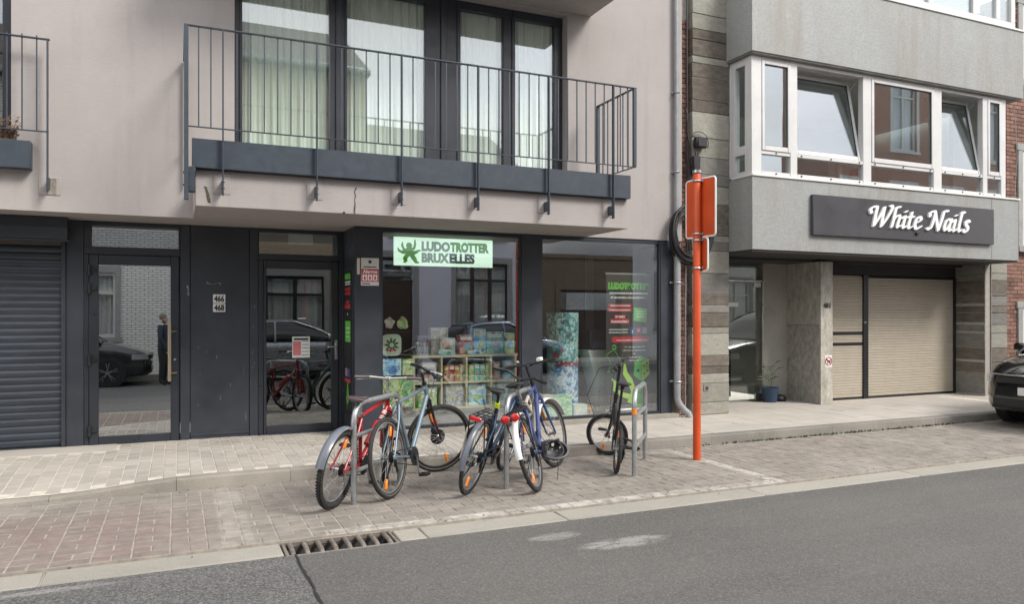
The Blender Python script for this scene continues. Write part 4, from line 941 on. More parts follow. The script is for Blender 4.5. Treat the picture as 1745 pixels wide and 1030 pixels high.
def strand(px0, py0, px1, py1, Y, r, label, sway=.01, mt=None, name='wall_cable'):
    pts = []; 
    for i in range(15):
        t_ = i/14; px = px0+(px1-px0)*t_; py = py0+(py1-py0)*t_
        pts.append((XA(px, Y)+random.uniform(-sway, sway), Y+random.uniform(0, .01), ZA(py, px, Y)))
    m = MB(); m.tube(pts, r, 6); o = m.build(name, mt or M_BLACK); return tag(o, label, 'cable')
strand(1171, -60, 1171, 430, 9.10, .011, 'black cable running up the brick strip above the cable coil', .004)
strand(1169, 440, 1168, 706, 9.12, .010, 'grey conduit running down the brick strip below the cable coil', .002, M_GALV)
strand(1170, 185, 1178, 300, 9.08, .012, 'short thick black cable beside the junction box with the loop', .012)
jb = empty('junction_box', (XA(1193, 8.98), 8.98, ZA(255, 1193, 8.98)), 'round black junction box with a cable loop on the pale slate', 'junction box')
xj, zj = XA(1194, 8.98), ZA(243, 1194, 8.98)
m = MB(); m.box(xj-.09, xj+.11, 8.95, 9.048, zj-.075, zj+.08, .02); m.build('body', M_BLACK, jb); m = MB(); m.box(xj-.07, xj+.09, 8.937, 8.9495, zj-.065, zj+.065, .008); m.build('lid', M_BLACK, jb)
m = MB(); m.tube([(xj-.16, 9.03, zj-.05)]+[(xj+.01+.16*cos(a), 9.02, zj+.02+.15*sin(a)) for a in [pi*.95-i*pi/10*.95 for i in range(11)]]+[(xj+.17, 9.03, zj-.06)], .006, 6); m.build('cable_loop', M_BLACK, jb)
xk = XA(1187, 9.0); m = MB(); m.box(xk-.055, xk+.06, 8.98, 9.048, ZA(297, 1187, 9), ZA(266, 1187, 9), .01); o = m.build('terminal_box', M_BLACK); tag(o, 'small black rectangular box on the slate just above the orange sign post', 'terminal box')
m = MB(); m.cyl((xk-.02, 9.0, ZA(266, 1187, 9)), (xk-.02, 9.0, ZA(266, 1187, 9)+.06), .01, 8); m.cyl((xk+.02, 9.0, ZA(266, 1187, 9)), (xk+.02, 9.0, ZA(266, 1187, 9)+.05), .008, 8); m.build('gland', M_BLACK, o)
# coil of cable
cc = empty('cable_coil', (XA(1183, 8.98), 8.98, ZA(448, 1183, 8.98)), 'coil of thick black cable hanging behind the orange sign', 'cable coil')
xc, zc = XA(1178.5, 8.98), ZA(396, 1181, 8.98)
for i in range(15):
    R = random.uniform(.275, .375); dx, dz, dy = random.uniform(-.012, .012), random.uniform(-.035, .012), random.uniform(-.05, .04); pts = []
    for k in range(36):
        a = 2*pi*k/36; pts.append((xc+dx+R*.98*cos(a), 8.98+dy+.012*sin(3*a+i), zc+dz+R*1.12*sin(a)-(.03 if sin(a) < -.5 else 0)*random.uniform(.5, 1)))
    m = MB(); m.tube(pts, random.choice((.011, .013, .014)), 7, closed=True); m.build('loop', M_BLACK, cc)
# small vent in the pillar slab
xv, zv = XA(1203, YP-.006), ZA(661, 1203, YP)
m = MB(); m.box(xv-.045, xv+.045, YP-.014, YP-.009, zv-.05, zv+.05, .002); m.build('vent_plate', M_STONE_M, sb); m = MB(); m.cyl((xv+.01, YP-.016, zv-.01), (xv+.01, YP-.0145, zv-.01), .028, 12); m.build('vent_hole', M_SOFFIT, sb)

# ================================================================ ORANGE SIGN POST
sp = empty('sign_post', (5.215, 6.77, Z_BAY), 'tall bright orange tubular sign post with two sign backs at the top', 'sign post')
bpx = GP(1187.5, 785, Z_BAY); sx_, sy_ = bpx.x, bpx.y
m = MB(); m.lathe((sx_, sy_, Z_BAY), (0, 0, 1), [(0, .043), (3.13, .041), (3.15, .034), (3.155, .0)], 20); m.build('post', M_ORANGE, sp)
m = MB(); m.lathe((sx_, sy_, Z_BAY-.004), (0, 0, 1), [(0, .10), (.006, .095), (.008, .06), (.008, .045)], 18); m.build('footing', M_KERB, sp)
m = MB(); m.lathe((sx_, sy_, 3.045), (0, 0, 1), [(0, .046), (.03, .046)], 18); m.build('collar', M_CHROME, sp)
def sgn(z0, z1, w0, w1, ang, nm):
    """sign plate carried beside the post: rounded plate with a white turned rim"""
    q = empty(nm, (sx_, sy_, z0)); q.parent = sp; q.location = (sx_-5.215, sy_-6.77, z0-Z_BAY); WO[q.as_pointer()] = (sx_, sy_, z0)
    def rr(x0, x1, za, zb, r):
        P_ = []
        for cx, cz, a0 in ((x1-r, za+r, -90), (x1-r, zb-r, 0), (x0+r, zb-r, 90), (x0+r, za+r, 180)):
            for k in range(5): a = radians(a0+22.5*k); P_.append((cx+r*cos(a), cz+r*sin(a)))
        return P_
    R = Matrix.Translation((sx_, sy_, 0)) @ Matrix.Rotation(ang, 4, 'Z')
    m = MB(); m.prism(rr(w0, w1, z0, z1, .035), 'y', .052, .056); m.xform(R); m.build('plate', M_ORANGE, q)
    m = MB(); P_ = rr(w0, w1, z0, z1, .035); m.tube([(x, .057, z) for x, z in P_], .010, 8, closed=True, up=(0, 1, 0)); m.xform(R); m.build('rim', M_WHITE, q)
    for z in (z0+.03, z1-.03):
        m = MB(); m.ring((0, 0, z), (0, 0, 1), .046, .010, 20, 6); m.box(-.05, .05, .040, .0515, z-.016, z+.016, .002); m.xform(R); m.build('clamp', M_CHROME, q)
sgn(2.345, 2.985, -.225, .225, radians(-84), 'sign_plate'); sgn(1.97, 2.335, -.09, .11, radians(-84), 'sub_plate')
# ================================================================ SIGNS ON THE SHOPFRONT
def art(name, cols, scale=9, seed=0.0, rough=.5, dist=1.5):
    """printed picture: blotches of a few inks"""
    cols = [tuple(min(.9, q*1.5+.01) for q in c) for c in cols]
    m, t, b = nodes(name); P = opos(t); mp_ = t.nodes.new('ShaderNodeMapping'); mp_.inputs['Location'].default_value = (seed*3.1, seed*1.7, seed); t.links.new(P, mp_.inputs['Vector'])
    nse = N(t, 'ShaderNodeTexNoise', i_Scale=scale, i_Detail=6.0, i_Roughness=.7, i_Distortion=dist*.25); t.links.new(mp_.outputs[0], nse.inputs['Vector'])
    vo = N(t, 'ShaderNodeTexVoronoi', i_Scale=scale*1.1, i_Randomness=.9); t.links.new(mp_.outputs[0], vo.inputs['Vector']); sr = t.nodes.new('ShaderNodeSeparateColor'); t.links.new(vo.outputs['Color'], sr.inputs[0])
    f = mth(t, 'ADD', mth(t, 'MULTIPLY', nse.outputs['Fac'], .75), mth(t, 'MULTIPLY', sr.outputs[0], .25))
    r = t.nodes.new('ShaderNodeValToRGB'); r.color_ramp.interpolation = 'LINEAR'; e = r.color_ramp.elements
    e[0].position = .30; e[0].color = (*cols[0], 1); e[1].position = .70; e[1].color = (*cols[-1], 1)
    for i, c in enumerate(cols[1:-1]): q = e.new(.30+.40*(i+1)/(len(cols)-1)); q.color = (*c, 1)
    t.links.new(f, r.inputs[0]); t.links.new(r.outputs[0], b.inputs['Base Color']); b.inputs['Roughness'].default_value = rough
    return m
M_INKW = mat('white_print', (.88, .88, .86), .5, 0, .03); M_INKK = mat('black_print', (.02, .02, .02), .5, 0, .03); M_INKR = mat('red_print', (.55, .045, .06), .45, 0, .08); M_INKG = mat('green_print', (.16, .60, .08), .45, 0, .08)
M_PLATE = mat('white_plate', (.72, .72, .70), .4, 0, .05, 10, dirt=.15)
# house numbers
for body, y0, y1, wh in (('466', 517, 502, 'upper of the two white house number plates on the dark panel, reading 466'), ('468', 532, 518, 'lower of the two white house number plates on the dark panel, reading 468')):
    Yn = YD+.0035; xa, xb = XA(363, Yn), XA(384, Yn); z0, z1 = ZA(y0, 373, Yn), ZA(y1, 373, Yn)
    m = MB(); m.box(xa, xb, YD+.0, YD+.0075, z0, z1, .002); o = m.build('house_number', M_PLATE); tag(o, wh, 'number plate', 'house number plates')
    text('digits', body, (xa+xb)/2, YD-.001, z0+.018, (z1-z0)*.98, M_INKK, o, bold=.004, align='CENTER', fit=(xb-xa)*.82)
# alarm sign
YA = YS-.001; xa, xb = XA(615, YA), XA(645.5, YA); zt, zb = ZA(440, 630, YA), ZA(487, 630, YA)
m = MB(); m.box(xa, xb, YA-.006, YA-.0005, zb, zt, .002); al = m.build('alarm_sign', M_PLATE); tag(al, 'white and red alarm company sign on the dark pillar by the shop window', 'sign')
h = zt-zb; w = xb-xa; yf = YA-.007
bx('red_field', M_INKR, al, xa+.004, xb-.004, yf-.0006, yf+.0005, zb+h*.14, zt-h*.40)
text('lettering', 'Alarme', (xa+xb)/2, yf-.001, zb+h*.45, h*.17, M_INKW, al, bold=.002, align='CENTER', fit=w*.82)
for i in range(3): bx('pictogram', M_INKW, al, xa+w*(.08+.29*i), xa+w*(.33+.29*i), yf-.0012, yf-.0007, zb+h*.18, zb+h*.40)
for i in range(3):
    cxx = xa+w*(.205+.29*i); m = MB(); m.box(cxx-.012, cxx+.012, yf-.0018, yf-.0013, zb+h*.22, zb+h*.30); m.box(cxx-.006, cxx+.006, yf-.0018, yf-.0013, zb+h*.305, zb+h*.36); m.build('pictogram_mark', M_INKR, al)
text('lettering', 'veritas', (xa+xb)/2, yf-.001, zb+h*.68, h*.10, M_INKK, al, bold=.001, align='CENTER', fit=w*.5) if False else None
m = MB(); n_ = 12; P_ = [((xa+xb)/2+(.026 if k % 2 == 0 else .016)*cos(pi/2+2*pi*k/n_), zb+h*.86+(.026 if k % 2 == 0 else .016)*sin(pi/2+2*pi*k/n_)) for k in range(n_)]; m.prism(P_, 'y', yf-.0012, yf-.0004); m.build('emblem', M_INKK, al)
bx('small_print', M_INKK, al, xa+w*.14, xa+w*.86, yf-.001, yf-.0004, zb+h*.655, zb+h*.69); bx('small_print', M_INKK, al, xa+w*.06, xa+w*.5, yf-.001, yf-.0004, zb+h*.05, zb+h*.085)
o = bx('sensor_strip', mat('cream_plastic', (.62, .58, .48), .5), None, XA(608, YA), XA(613, YA), YA-.018, YA-.001, ZA(468, 610, YA), ZA(440, 610, YA), .004); tag(o, 'slim cream plastic strip left of the alarm sign', 'sensor')
# narrow banner on the return beside the shop door
y0b, y1b = 9.30, 9.72; zb0, zb1 = ZA(708, 597, 9.5), ZA(463, 597, 9.5); xbn = XP-.004
nb = MB(); nb.box(xbn, xbn+.0035, y0b, y1b, zb0, zb1); nbn = nb.build('side_banner', M_INKK); tag(nbn, 'narrow black poster with green and red bands beside the shop door', 'poster')
H_ = zb1-zb0
def nband(name, m_, f0, f1, a=.12, b_=.88, lift=.001): return bx(name, m_, nbn, xbn-lift-.0006, xbn-lift, y0b+(y1b-y0b)*a, y0b+(y1b-y0b)*b_, zb1-H_*f1, zb1-H_*f0)
nband('green_band', M_INKG, .015, .055); nband('white_line', M_INKW, .068, .078); nband('white_line', M_INKW, .085, .094)
nband('red_band', M_INKR, .112, .135); nband('red_band', M_INKR, .142, .165); nband('red_band', M_INKR, .20, .225, .3, .75); nband('red_band', M_INKR, .23, .26)
nband('white_line', M_INKW, .29, .305, .46, .54); nband('green_panel', M_INKG, .345, .49, .1, .85); 
for i in range(3): nband('white_line', M_INKW, .39+.03*i, .397+.03*i, .25, .7, .002)
for i, c in enumerate(((.06, .12, .42), (.35, .12, .3), (.4, .4, .4))): nband('icon', mat('icon_ink', c, .5), .675, .73, .2+.22*i, .36+.22*i)
nband('red_band', M_INKR, .745, .77); 
m = MB(); zc = zb1-H_*.88; yc = (y0b+y1b)/2
for (dy, a, l) in ((-.06, .2, .16), (-.02, 0, .22), (.05, -.2, .2), (.0, 2.9, .15), (.06, 3.5, .12), (-.07, 2.5, .1)):
    m.add([(xbn-.0015, yc+dy-.018, zc), (xbn-.0015, yc+dy+.018, zc), (xbn-.0015, yc+dy+l*sin(a)+.01, zc+l*cos(a)), (xbn-.0015, yc+dy+l*sin(a)-.01, zc+l*cos(a))], [(0, 1, 2, 3)])
m.build('green_shape', M_INKG, nbn, smooth=False)
# notices on the shop door
M_NOT = mat('notice_paper', (.62, .66, .64), .6)
yn = YD+.006; xa, xb = XA(498, yn), XA(528, yn); z0, z1 = ZA(610, 513, yn), ZA(574, 513, yn)
o = bx('door_notice', M_NOT, None, xa, xb, yn, yn+.003, z0, z1); tag(o, 'white and red opening hours notice on the shop door pane', 'notice')
bx('red_column', M_INKR, o, xa+.012, xa+(xb-xa)*.48, yn-.0012, yn-.0003, z0+.03, z1-.06)
for i in range(9): bx('text_line', M_INKW if i % 2 else M_INKK, o, xa+(xb-xa)*(.54), xb-.015, yn-.0012, yn-.0003, z0+.03+i*.022, z0+.036+i*.022)
bx('text_line', M_INKK, o, xa+.02, xb-.02, yn-.0012, yn-.0003, z1-.045, z1-.02)
for i in range(8): bx('text_line', M_INKW, o, xa+.018, xa+(xb-xa)*.45, yn-.002, yn-.0013, z0+.04+i*.022, z0+.044+i*.022)
o = bx('transom_notice', mat('pale_sheet', (.42, .50, .46), .6), None, XA(491, YD+.05), XA(533, YD+.05), YD+.045, YD+.048, ZA(417, 512, YD+.05), ZA(396, 512, YD+.05)); tag(o, 'pale blank sheet behind the light above the shop door', 'notice')
# stickers on door pane (small white outlines)
o = bx('door_sticker', M_NOT, None, XA(508, yn), XA(521, yn), yn, yn+.002, ZA(544, 513, yn), ZA(542, 513, yn)); tag(o, 'thin white line sticker on the shop door above the notice', 'sticker')

# ================================================================ LIT SIGN BEHIND THE SHOP WINDOW
YI = YS+.14
xa, xb = XA(672, YI), XA(839.5, YI); z0, z1 = ZA(452, 672, YI), ZA(403, 672, YI); w = xb-xa; h = z1-z0
M_MINT = mat('lit_mint_panel', (.60, .82, .64), .5, 0, .02, emit=.75)
ls = empty('shop_sign', ((xa+xb)/2, YI, z0), 'lit mint green sign reading LUDOTROTTER BRUXELLES hanging inside the shop window', 'sign')
bx('panel', M_MINT, ls, xa, xb, YI, YI+.04, z0, z1, .004)
M_LG = mat('sign_grey_green', (.13, .21, .15), .5, emit=.5); M_LGR = mat('sign_green', (.06, .26, .015), .5, emit=.4); M_LK = mat('sign_dark', (.03, .06, .05), .5, emit=.2)
yt = YI-.003
text('lettering', 'LUDO', xa+w*.265, yt, z0+h*.545, h*.44, M_LG, ls, bold=.010, fit=w*.288)
text('lettering', 'TROTTER', xa+w*.554, yt, z0+h*.545, h*.44, M_LGR, ls, bold=.010, fit=w*.405)
text('lettering', 'BRUX', xa+w*.265, yt, z0+h*.14, h*.44, M_LG, ls, bold=.010, fit=w*.28)
text('lettering', 'ELLES', xa+w*.546, yt, z0+h*.14, h*.44, M_LK, ls, bold=.010, fit=w*.262)
# six-armed emblem
m = MB(); cx_, cz_ = xa+w*.145, z0+h*.5; s = h
m.tube([(cx_+.145*s*cos(a), yt, cz_+.23*s+.145*s*sin(a)) for a in [2*pi*k/14 for k in range(1)]]+[(cx_, yt, cz_+.1*s)], .01, 6) if False else None
def flat(pts, ws): 
    vs = []; n = len(pts)
    for i, (x, z) in enumerate(pts):
        a = pts[max(0, i-1)]; b_ = pts[min(n-1, i+1)]; dx, dz = b_[0]-a[0], b_[1]-a[1]; l = sqrt(dx*dx+dz*dz) or 1
        vs += [(cx_+s*(x-dz/l*ws[i]), yt, cz_+s*(z+dx/l*ws[i])), (cx_+s*(x+dz/l*ws[i]), yt, cz_+s*(z-dx/l*ws[i]))]
    m.add(vs, [(2*i, 2*i+1, 2*i+3, 2*i+2) for i in range(n-1)])
flat([(-.02, .30), (-.01, .2), (0, .1)], [.06, .12, .07]); flat([(0, .14), (0, .0), (0, -.14)], [.09, .11, .14])
flat([(-.05, .06), (-.2, .06), (-.26, .2), (-.24, .32)], [.05, .05, .045, .02]); flat([(-.06, 0), (-.22, -.06), (-.38, .02), (-.42, .12)], [.05, .05, .045, .02])
flat([(-.06, .03), (-.16, -.02), (-.3, -.02), (-.36, .0)], [.05, .05, .04, .02])
flat([(.05, .07), (.17, .1), (.21, .25), (.2, .42)], [.05, .05, .045, .02]); flat([(.06, 0), (.2, -.03), (.34, .03), (.42, .04)], [.05, .05, .04, .02]); flat([(.06, -.04), (.18, -.08), (.28, -.02), (.33, .05)], [.05, .045, .04, .02])
flat([(-.05, -.1), (-.16, -.26), (-.12, -.38)], [.08, .08, .06]); flat([(-.12, -.37), (-.22, -.38)], [.05, .03]); flat([(.05, -.1), (.18, -.26), (.24, -.38)], [.08, .08, .06]); flat([(.22, -.38), (.36, -.39)], [.05, .02])
m.build('emblem', M_LGR, ls, smooth=False)
for px in (690, 822):
    q = MB(); q.cyl((XA(px, YI), YI+.02, z1), (XA(px, YI), YI+.02, 2.5), .004, 6); q.build('hanging_wire', M_STEEL, ls)

# ================================================================ SHELF AND GOODS BEHIND THE FIRST WINDOW
YSH = 9.50
M_WOOD = mat('pale_birch', (.66, .63, .40), .55, 0, .08, 5, stretch=(1, 6, 6))
def XS(p): return XA(p, YSH)
def ZS(y, p=790): return ZA(y, p, YSH)
shf = empty('cube_shelf', (XS(800), YSH+.18, .1), 'pale birch cube shelf full of board game boxes behind the shop window', 'shelf')
ups = [706, 753, 795.5, 837.5, 879]; rows = [ZS(695), ZS(652), ZS(607)]
for p in ups: bx('upright', M_WOOD, shf, XS(p)-.011, XS(p)+.011, YSH+.001, YSH+.36, rows[0]+.0135, rows[2]-.0175)
for i, z in enumerate(rows): bx('board', M_WOOD, shf, XS(705)-.02, XS(880)+.02, YSH, YSH+.37, z-(.017 if i == 2 else .013), z+(.017 if i == 2 else .013), .002)
bx('back_panel', M_DARKROOM, shf, XS(705), XS(880), YSH+.371, YSH+.38, rows[0], rows[2])
bx('display_plinth', mat('grey_plinth', (.28, .28, .27), .7), ap, XA(651, YSH-.2)+.03, XA(887, YSH), YSH-.2, YSH+.5, .06, rows[0]-.0135, .004)
PAL = {'orange': [(.35, .12, .03), (.5, .25, .06), (.12, .08, .05), (.6, .5, .3)], 'teal': [(.03, .16, .17), (.1, .38, .38), (.3, .5, .42), (.02, .05, .07)], 'red': [(.42, .05, .04), (.2, .02, .02), (.55, .35, .25), (.1, .02, .02)],
       'blue': [(.04, .12, .3), (.12, .35, .55), (.45, .6, .65), (.02, .05, .12)], 'green': [(.04, .15, .05), (.16, .36, .12), (.45, .5, .25), (.02, .05, .03)], 'cream': [(.5, .46, .34), (.3, .3, .22), (.6, .58, .48), (.22, .15, .1)], 'grey': [(.1, .1, .13), (.3, .32, .36), (.5, .52, .52), (.05, .05, .07)]}
AR = {}
def A_(k, i=0):
    if (k, i) not in AR: AR[(k, i)] = art('box_print_%s' % k, PAL[k], 9+3*i, i*1.3+len(k))
    return AR[(k, i)]
def gamebox(px0, px1, zlo, zhi, k, label, Y=None, d=.2, i=0, name='game_box'):
    Y = YSH+.05 if Y is None else Y; a, b_ = XA(px0, Y), XA(px1, Y)
    m = MB(); m.box(a+.002, b_-.002, Y, Y+d, zlo+.0005, zhi, .003); o = m.build(name, A_(k, i)); o['label'] = label; o['category'] = 'game box'; o['group'] = 'board game boxes in the shop window'
    ly = MB(); ly.box(a+.002+(b_-a)*.1, b_-.002-(b_-a)*.1, Y-.0012, Y-.0002, zhi-(zhi-zlo)*.27, zhi-(zhi-zlo)*.10); ly.build('title_band', M_INKW if i % 2 else A_('cream', 1), o)
    if zhi-zlo > .12:
        cx, cz, rw, rh = (a+b_)/2+random.uniform(-.15, .15)*(b_-a), zlo+(zhi-zlo)*.38, (b_-a)*random.uniform(.24, .36), (zhi-zlo)*random.uniform(.18, .27); q = random.uniform(0, 6)
        fg = MB(); fg.prism([(cx+rw*(.75+.25*sin(3*u+q))*cos(u), cz+rh*(.78+.22*sin(4*u+q*2))*sin(u)) for u in [2*pi*j/18 for j in range(18)]], 'y', Y-.0016, Y-.0004)
        fg.build('picture', A_(random.choice([c for c in PAL if c != k]), random.choice((0, 1))), o, smooth=False)
    return o
R0, R1, R2 = rows[0]+.014, rows[1]+.014, rows[2]+.018
mid = ['left', 'middle', 'right']
k_ = ['orange', 'cream', 'orange', 'green', 'teal', 'green', 'teal', 'cream', 'red', 'blue']
xx = 757
wd = [8, 9, 9, 10]
for i in range(4): gamebox(xx, xx+wd[i], R1, R1+.205+.012*(i % 2), ['orange', 'red', 'orange', 'cream'][i], 'upright orange and red game box, %s from left in the upper left cube' % ('first', 'second', 'third', 'fourth')[i], i=i % 3); xx += wd[i]+.3
xx = 799
for i in range(4): gamebox(xx, xx+9, R1, R1+.21+.012*(i % 2), ['green', 'teal', 'teal', 'green'][i], 'upright green or teal game box, %s from left in the upper middle cube' % ('first', 'second', 'third', 'fourth')[i], i=i % 3); xx += 9.4
gamebox(841, 853, R1, R1+.24, 'red', 'red can-like game box in the right cube of the upper shelf row'); gamebox(858, 876, R1, R1+.26, 'blue', 'blue game box in the right cube of the upper shelf row', i=1)
gamebox(760, 793, R0, R0+.29, 'grey', 'large dark grey game box with a pale figure in the lower left cube', i=2); gamebox(798, 829, R0, R0+.285, 'blue', 'large light blue game box in the lower middle cube', i=2); gamebox(840, 866, R0, R0+.27, 'blue', 'large blue and grey game box in the lower right cube', i=0)
gamebox(712, 745, R0, R0+.27, 'green', 'large dark green game box in the lowest cube at the left', i=1); gamebox(718, 744, R1, R1+.26, 'grey', 'pale grey printed game box in the left cube of the upper shelf row', i=1)
# on top of the shelf
T_ = [(734, 764, .36, 'cream', 'tall cream game box with a beast on it on the shelf top', 2), (750, 776, .22, 'cream', 'cream and olive game box standing in front of the tall cream box', 0), (782, 806, .26, 'red', 'red game box on the shelf top', 1), (807, 828, .34, 'blue', 'tall blue game box in the middle of the shelf top', 0), (829, 858, .30, 'teal', 'wide teal game box on the shelf top', 1), (860, 877, .28, 'green', 'green game box at the right end of the shelf top', 0)]
for a, b_, h, k, lab, i in T_: gamebox(a, b_, R2, R2+h, k, lab, Y=YSH+(.14 if i == 2 else .06), d=.12, i=i)
gamebox(747, 772, R2, R2+.07, 'teal', 'small flat pale teal box lying on the shelf edge', Y=YSH+.005, d=.05, i=1); gamebox(797, 820, R2, R2+.055, 'blue', 'small flat bright blue box lying on the shelf edge', Y=YSH+.005, d=.05, i=1)
# left column of pictures
YPn = 9.32
def pic(px0, px1, py0, py1, k, label, name='picture_card', cat='picture', i=0, Y=YPn):
    pc = (px0+px1)/2; m = MB(); m.box(XA(px0, Y), XA(px1, Y), Y, Y+.012, ZA(py1, pc, Y), ZA(py0, pc, Y), .002); return tag(m.build(name, A_(k, i)), label, cat)
pic(652, 684, 612, 641, 'blue', 'landscape picture with blue sky and meadow at the left end of the shop window'); pic(652, 704, 643, 694, 'green', 'dark green jungle picture low at the left end of the shop window', i=2)
pic(686, 705, 612, 640, 'green', 'small dark green picture next to the landscape picture', i=1)
# round-cornered emblem sign
pc = 667; xa, xb, z0, z1 = XA(651, YPn), XA(684, YPn), ZA(607, pc, YPn), ZA(570, pc, YPn); r = .07; P_ = []
for cx, cz, a0 in ((xb-r, z0+r, -90), (xb-r, z1-r, 0), (xa+r, z1-r, 90), (xa+r, z0+r, 180)):
    for k in range(6): a = radians(a0+18*k); P_.append((cx+r*cos(a), cz+r*sin(a)))
m = MB(); m.prism(P_, 'y', YPn, YPn+.03); o = m.build('round_sign', mat('pale_green_panel', (.50, .62, .48), .5)); tag(o, 'pale green rounded sign with dark green leaves at the left of the shop window', 'sign')
m = MB(); cx, cz = (xa+xb)/2, (z0+z1)/2
for k in range(9):
    a = 2*pi*k/9+.3; l = .10; m.add([(cx+.03*cos(a-.4), YPn-.002, cz+.03*sin(a-.4)), (cx+l*.7*cos(a-.22), YPn-.002, cz+l*.7*sin(a-.22)), (cx+l*cos(a), YPn-.002, cz+l*sin(a)), (cx+l*.7*cos(a+.22), YPn-.002, cz+l*.7*sin(a+.22)), (cx+.03*cos(a+.4), YPn-.002, cz+.03*sin(a+.4))], [(0, 1, 2, 3, 4)])
m.build('leaf_motif', mat('dark_leaf_print', (.03, .09, .03), .5), o, smooth=False); bx('red_motif', M_INKR, o, cx-.07, cx+.06, YPn-.004, YPn-.0025, cz-.075, cz-.055)
for (p0, p1, k, lab) in ((654, 673, 'cream', 'cream and red cut-out figure above the rounded green sign'), (676, 697, 'green', 'dark green leafy cut-out above the rounded green sign')):
    pc = (p0+p1)/2; cx, cz = XA(pc, YPn), ZA(551, pc, YPn); R = (XA(p1, YPn)-XA(p0, YPn))/2; P_ = [(cx+R*(.85+.15*sin(3*a+p0)+.1*sin(7*a))*cos(a), cz+R*1.15*(.85+.12*sin(5*a+p1))*sin(a)) for a in [2*pi*j/28 for j in range(28)]]
    m = MB(); m.prism(P_, 'y', YPn, YPn+.02); tag(m.build('cutout', A_(k, 2)), lab, 'cut-out')
bx('display_ledge', M_DARKMET, ap, XA(651, YPn), XA(700, YPn), YPn-.01, YPn+.1, ZA(567, 667, YPn), ZA(565, 667, YPn))
# figurines on the shelf: small painted models under a glass case
fc = MB(); xa, xb = XA(712, YSH), XA(737, YSH); fc.box(xa, xb, YSH+.02, YSH+.022, R2, R2+.26); fcase = fc.build('display_case', M_GUP); tag(fcase, 'clear display panel with pale figurines at the left end of the shelf', 'display case')
for i in range(4):
    x = xa+.03+(xb-xa-.06)*i/3; m = MB(); m.lathe((x, YSH+.12, R2), (0, 0, 1), [(0, .03), (.012, .03), (.014, .012), (.05, .022), (.09, .025), (.12, .012), (.135, .016), (.155, .015), (.165, .0)], 10)
    tag(m.build('figurine', mat('pale_figurine', (.45, .46, .48), .5)), 'small pale figurine, %s behind the clear panel' % ('leftmost', 'second from left', 'third from left', 'rightmost')[i], 'figurine', 'figurines on the shelf')

# ================================================================ SECOND WINDOW: standee, boxes, pedestal, roll-up banner
YT = 9.46
xa, xb = XA(947, YT), XA(995, YT); z0, z1 = .14, ZA(533, 970, YT)
st = empty('game_standee', ((xa+xb)/2, YT+.16, .06), 'tall round game standee with teal and blue artwork in the right shop window', 'standee')
R = (xb-xa)/2; cx = (xa+xb)/2; zm = z0+(z1-z0)*.46
m = MB(); m.lathe((cx, YT+R, zm), (0, 0, 1), [(0, R), (z1-zm, R*1.03)], 28); m.build('upper_artwork', art('teal_artwork', [(.45, .03, .04), (.015, .08, .10), (.03, .20, .21), (.42, .58, .52), (.02, .15, .16), (.06, .26, .25), (.5, .10, .08)], 11, 2, .4, 5), st)
m = MB(); m.lathe((cx, YT+R, z0), (0, 0, 1), [(0, R), (zm-z0-.001, R)], 28); m.build('lower_artwork', art('blue_artwork', [(.01, .06, .16), (.04, .22, .42), (.55, .62, .62), (.02, .12, .28), (.1, .3, .5)], 8, 5, .4, 3), st)
me = text_mesh('SUMMONER', .10, .004, .0005); xs = [v.co.x for v in me.vertices]; lo, hi = min(xs), max(xs)
for v in me.vertices:
    a = (v.co.x-lo)/(hi-lo)*1.9-.95; y = v.co.y; v.co = Vector((R*1.012*sin(a), -R*1.012*cos(a), y))
me.materials.clear(); me.materials.append(M_INKR); me.name = 'lettering'; piece('lettering', me, st, (cx, YT+R, zm-.02))
m = MB(); m.box(cx-R*.6, cx+R*.6, YT+.1, YT+R*2, .06, z0); m.build('base', M_DARKMET, st)
def gb2(p0, p1, y0, y1, mt, label, Y):
    pc = (p0+p1)/2; m = MB(); m.box(XA(p0, Y), XA(p1, Y), Y, Y+.16, max(.061, ZA(y1, pc, Y)), ZA(y0, pc, Y), .003); o = m.build('game_box', mt); o['label'] = label; o['category'] = 'game box'; o['group'] = 'boxes on the right window floor'; return o
M_GBX = art('green_white_print', [(.05, .3, .10), (.5, .6, .48), (.08, .38, .14), (.55, .62, .5)], 22, 3)
gb2(925, 943, 674, 693, A_('cream', 1), 'cream and green box at the far left of the right shop window floor', 9.28); gb2(944, 975, 674, 693, M_GBX, 'green and white patterned box, upper of two beside the standee', 9.28); gb2(925, 975, 693.5, 716, M_GBX, 'wide green and white patterned box, lower of two beside the standee', 9.28)
gb2(978, 1001, 690, 716, art('pale_blue_print', [(.5, .58, .56), (.3, .45, .5), (.6, .6, .5), (.5, .5, .35)], 14, 4), 'small pale blue box on the window floor right of the standee', 9.28); gb2(1001, 1010, 692, 716, A_('orange', 1), 'small tan box beside the pale blue box', 9.28)
# tapered pedestal with black case on top
YPd = 9.55
pd = empty('display_pedestal', (XA(1023, YPd), YPd+.1, .06), 'pale grey green tapered pedestal left of the roll-up banner', 'pedestal')
zt = ZA(597, 1020, YPd); m = MB()
x0t, x1t = XA(1002.5, YPd), XA(1044, YPd); x0b = XA(1018, YPd)
m.prism([(x0b, ZA(660, 1020, YPd)), (x1t, ZA(660, 1020, YPd)), (x1t, zt), (x0t, zt)], 'y', YPd, YPd+.3); m.build('tapered_top', mat('pedestal_paint', (.55, .64, .57), .5), pd, angle=20)
bx('drawer_base', mat('pedestal_base', (.50, .55, .51), .5), pd, x0b, x1t, YPd+.002, YPd+.298, .062, ZA(660, 1020, YPd)-.001, .003)
for i in range(3):
    m = MB(); zz = ZA(668+12*i, 1022, YPd); m.cyl((x0b+.03, YPd-.002, zz), (x0b+.03, YPd+.004, zz), .008, 8); m.build('knob', M_BLACK, pd)
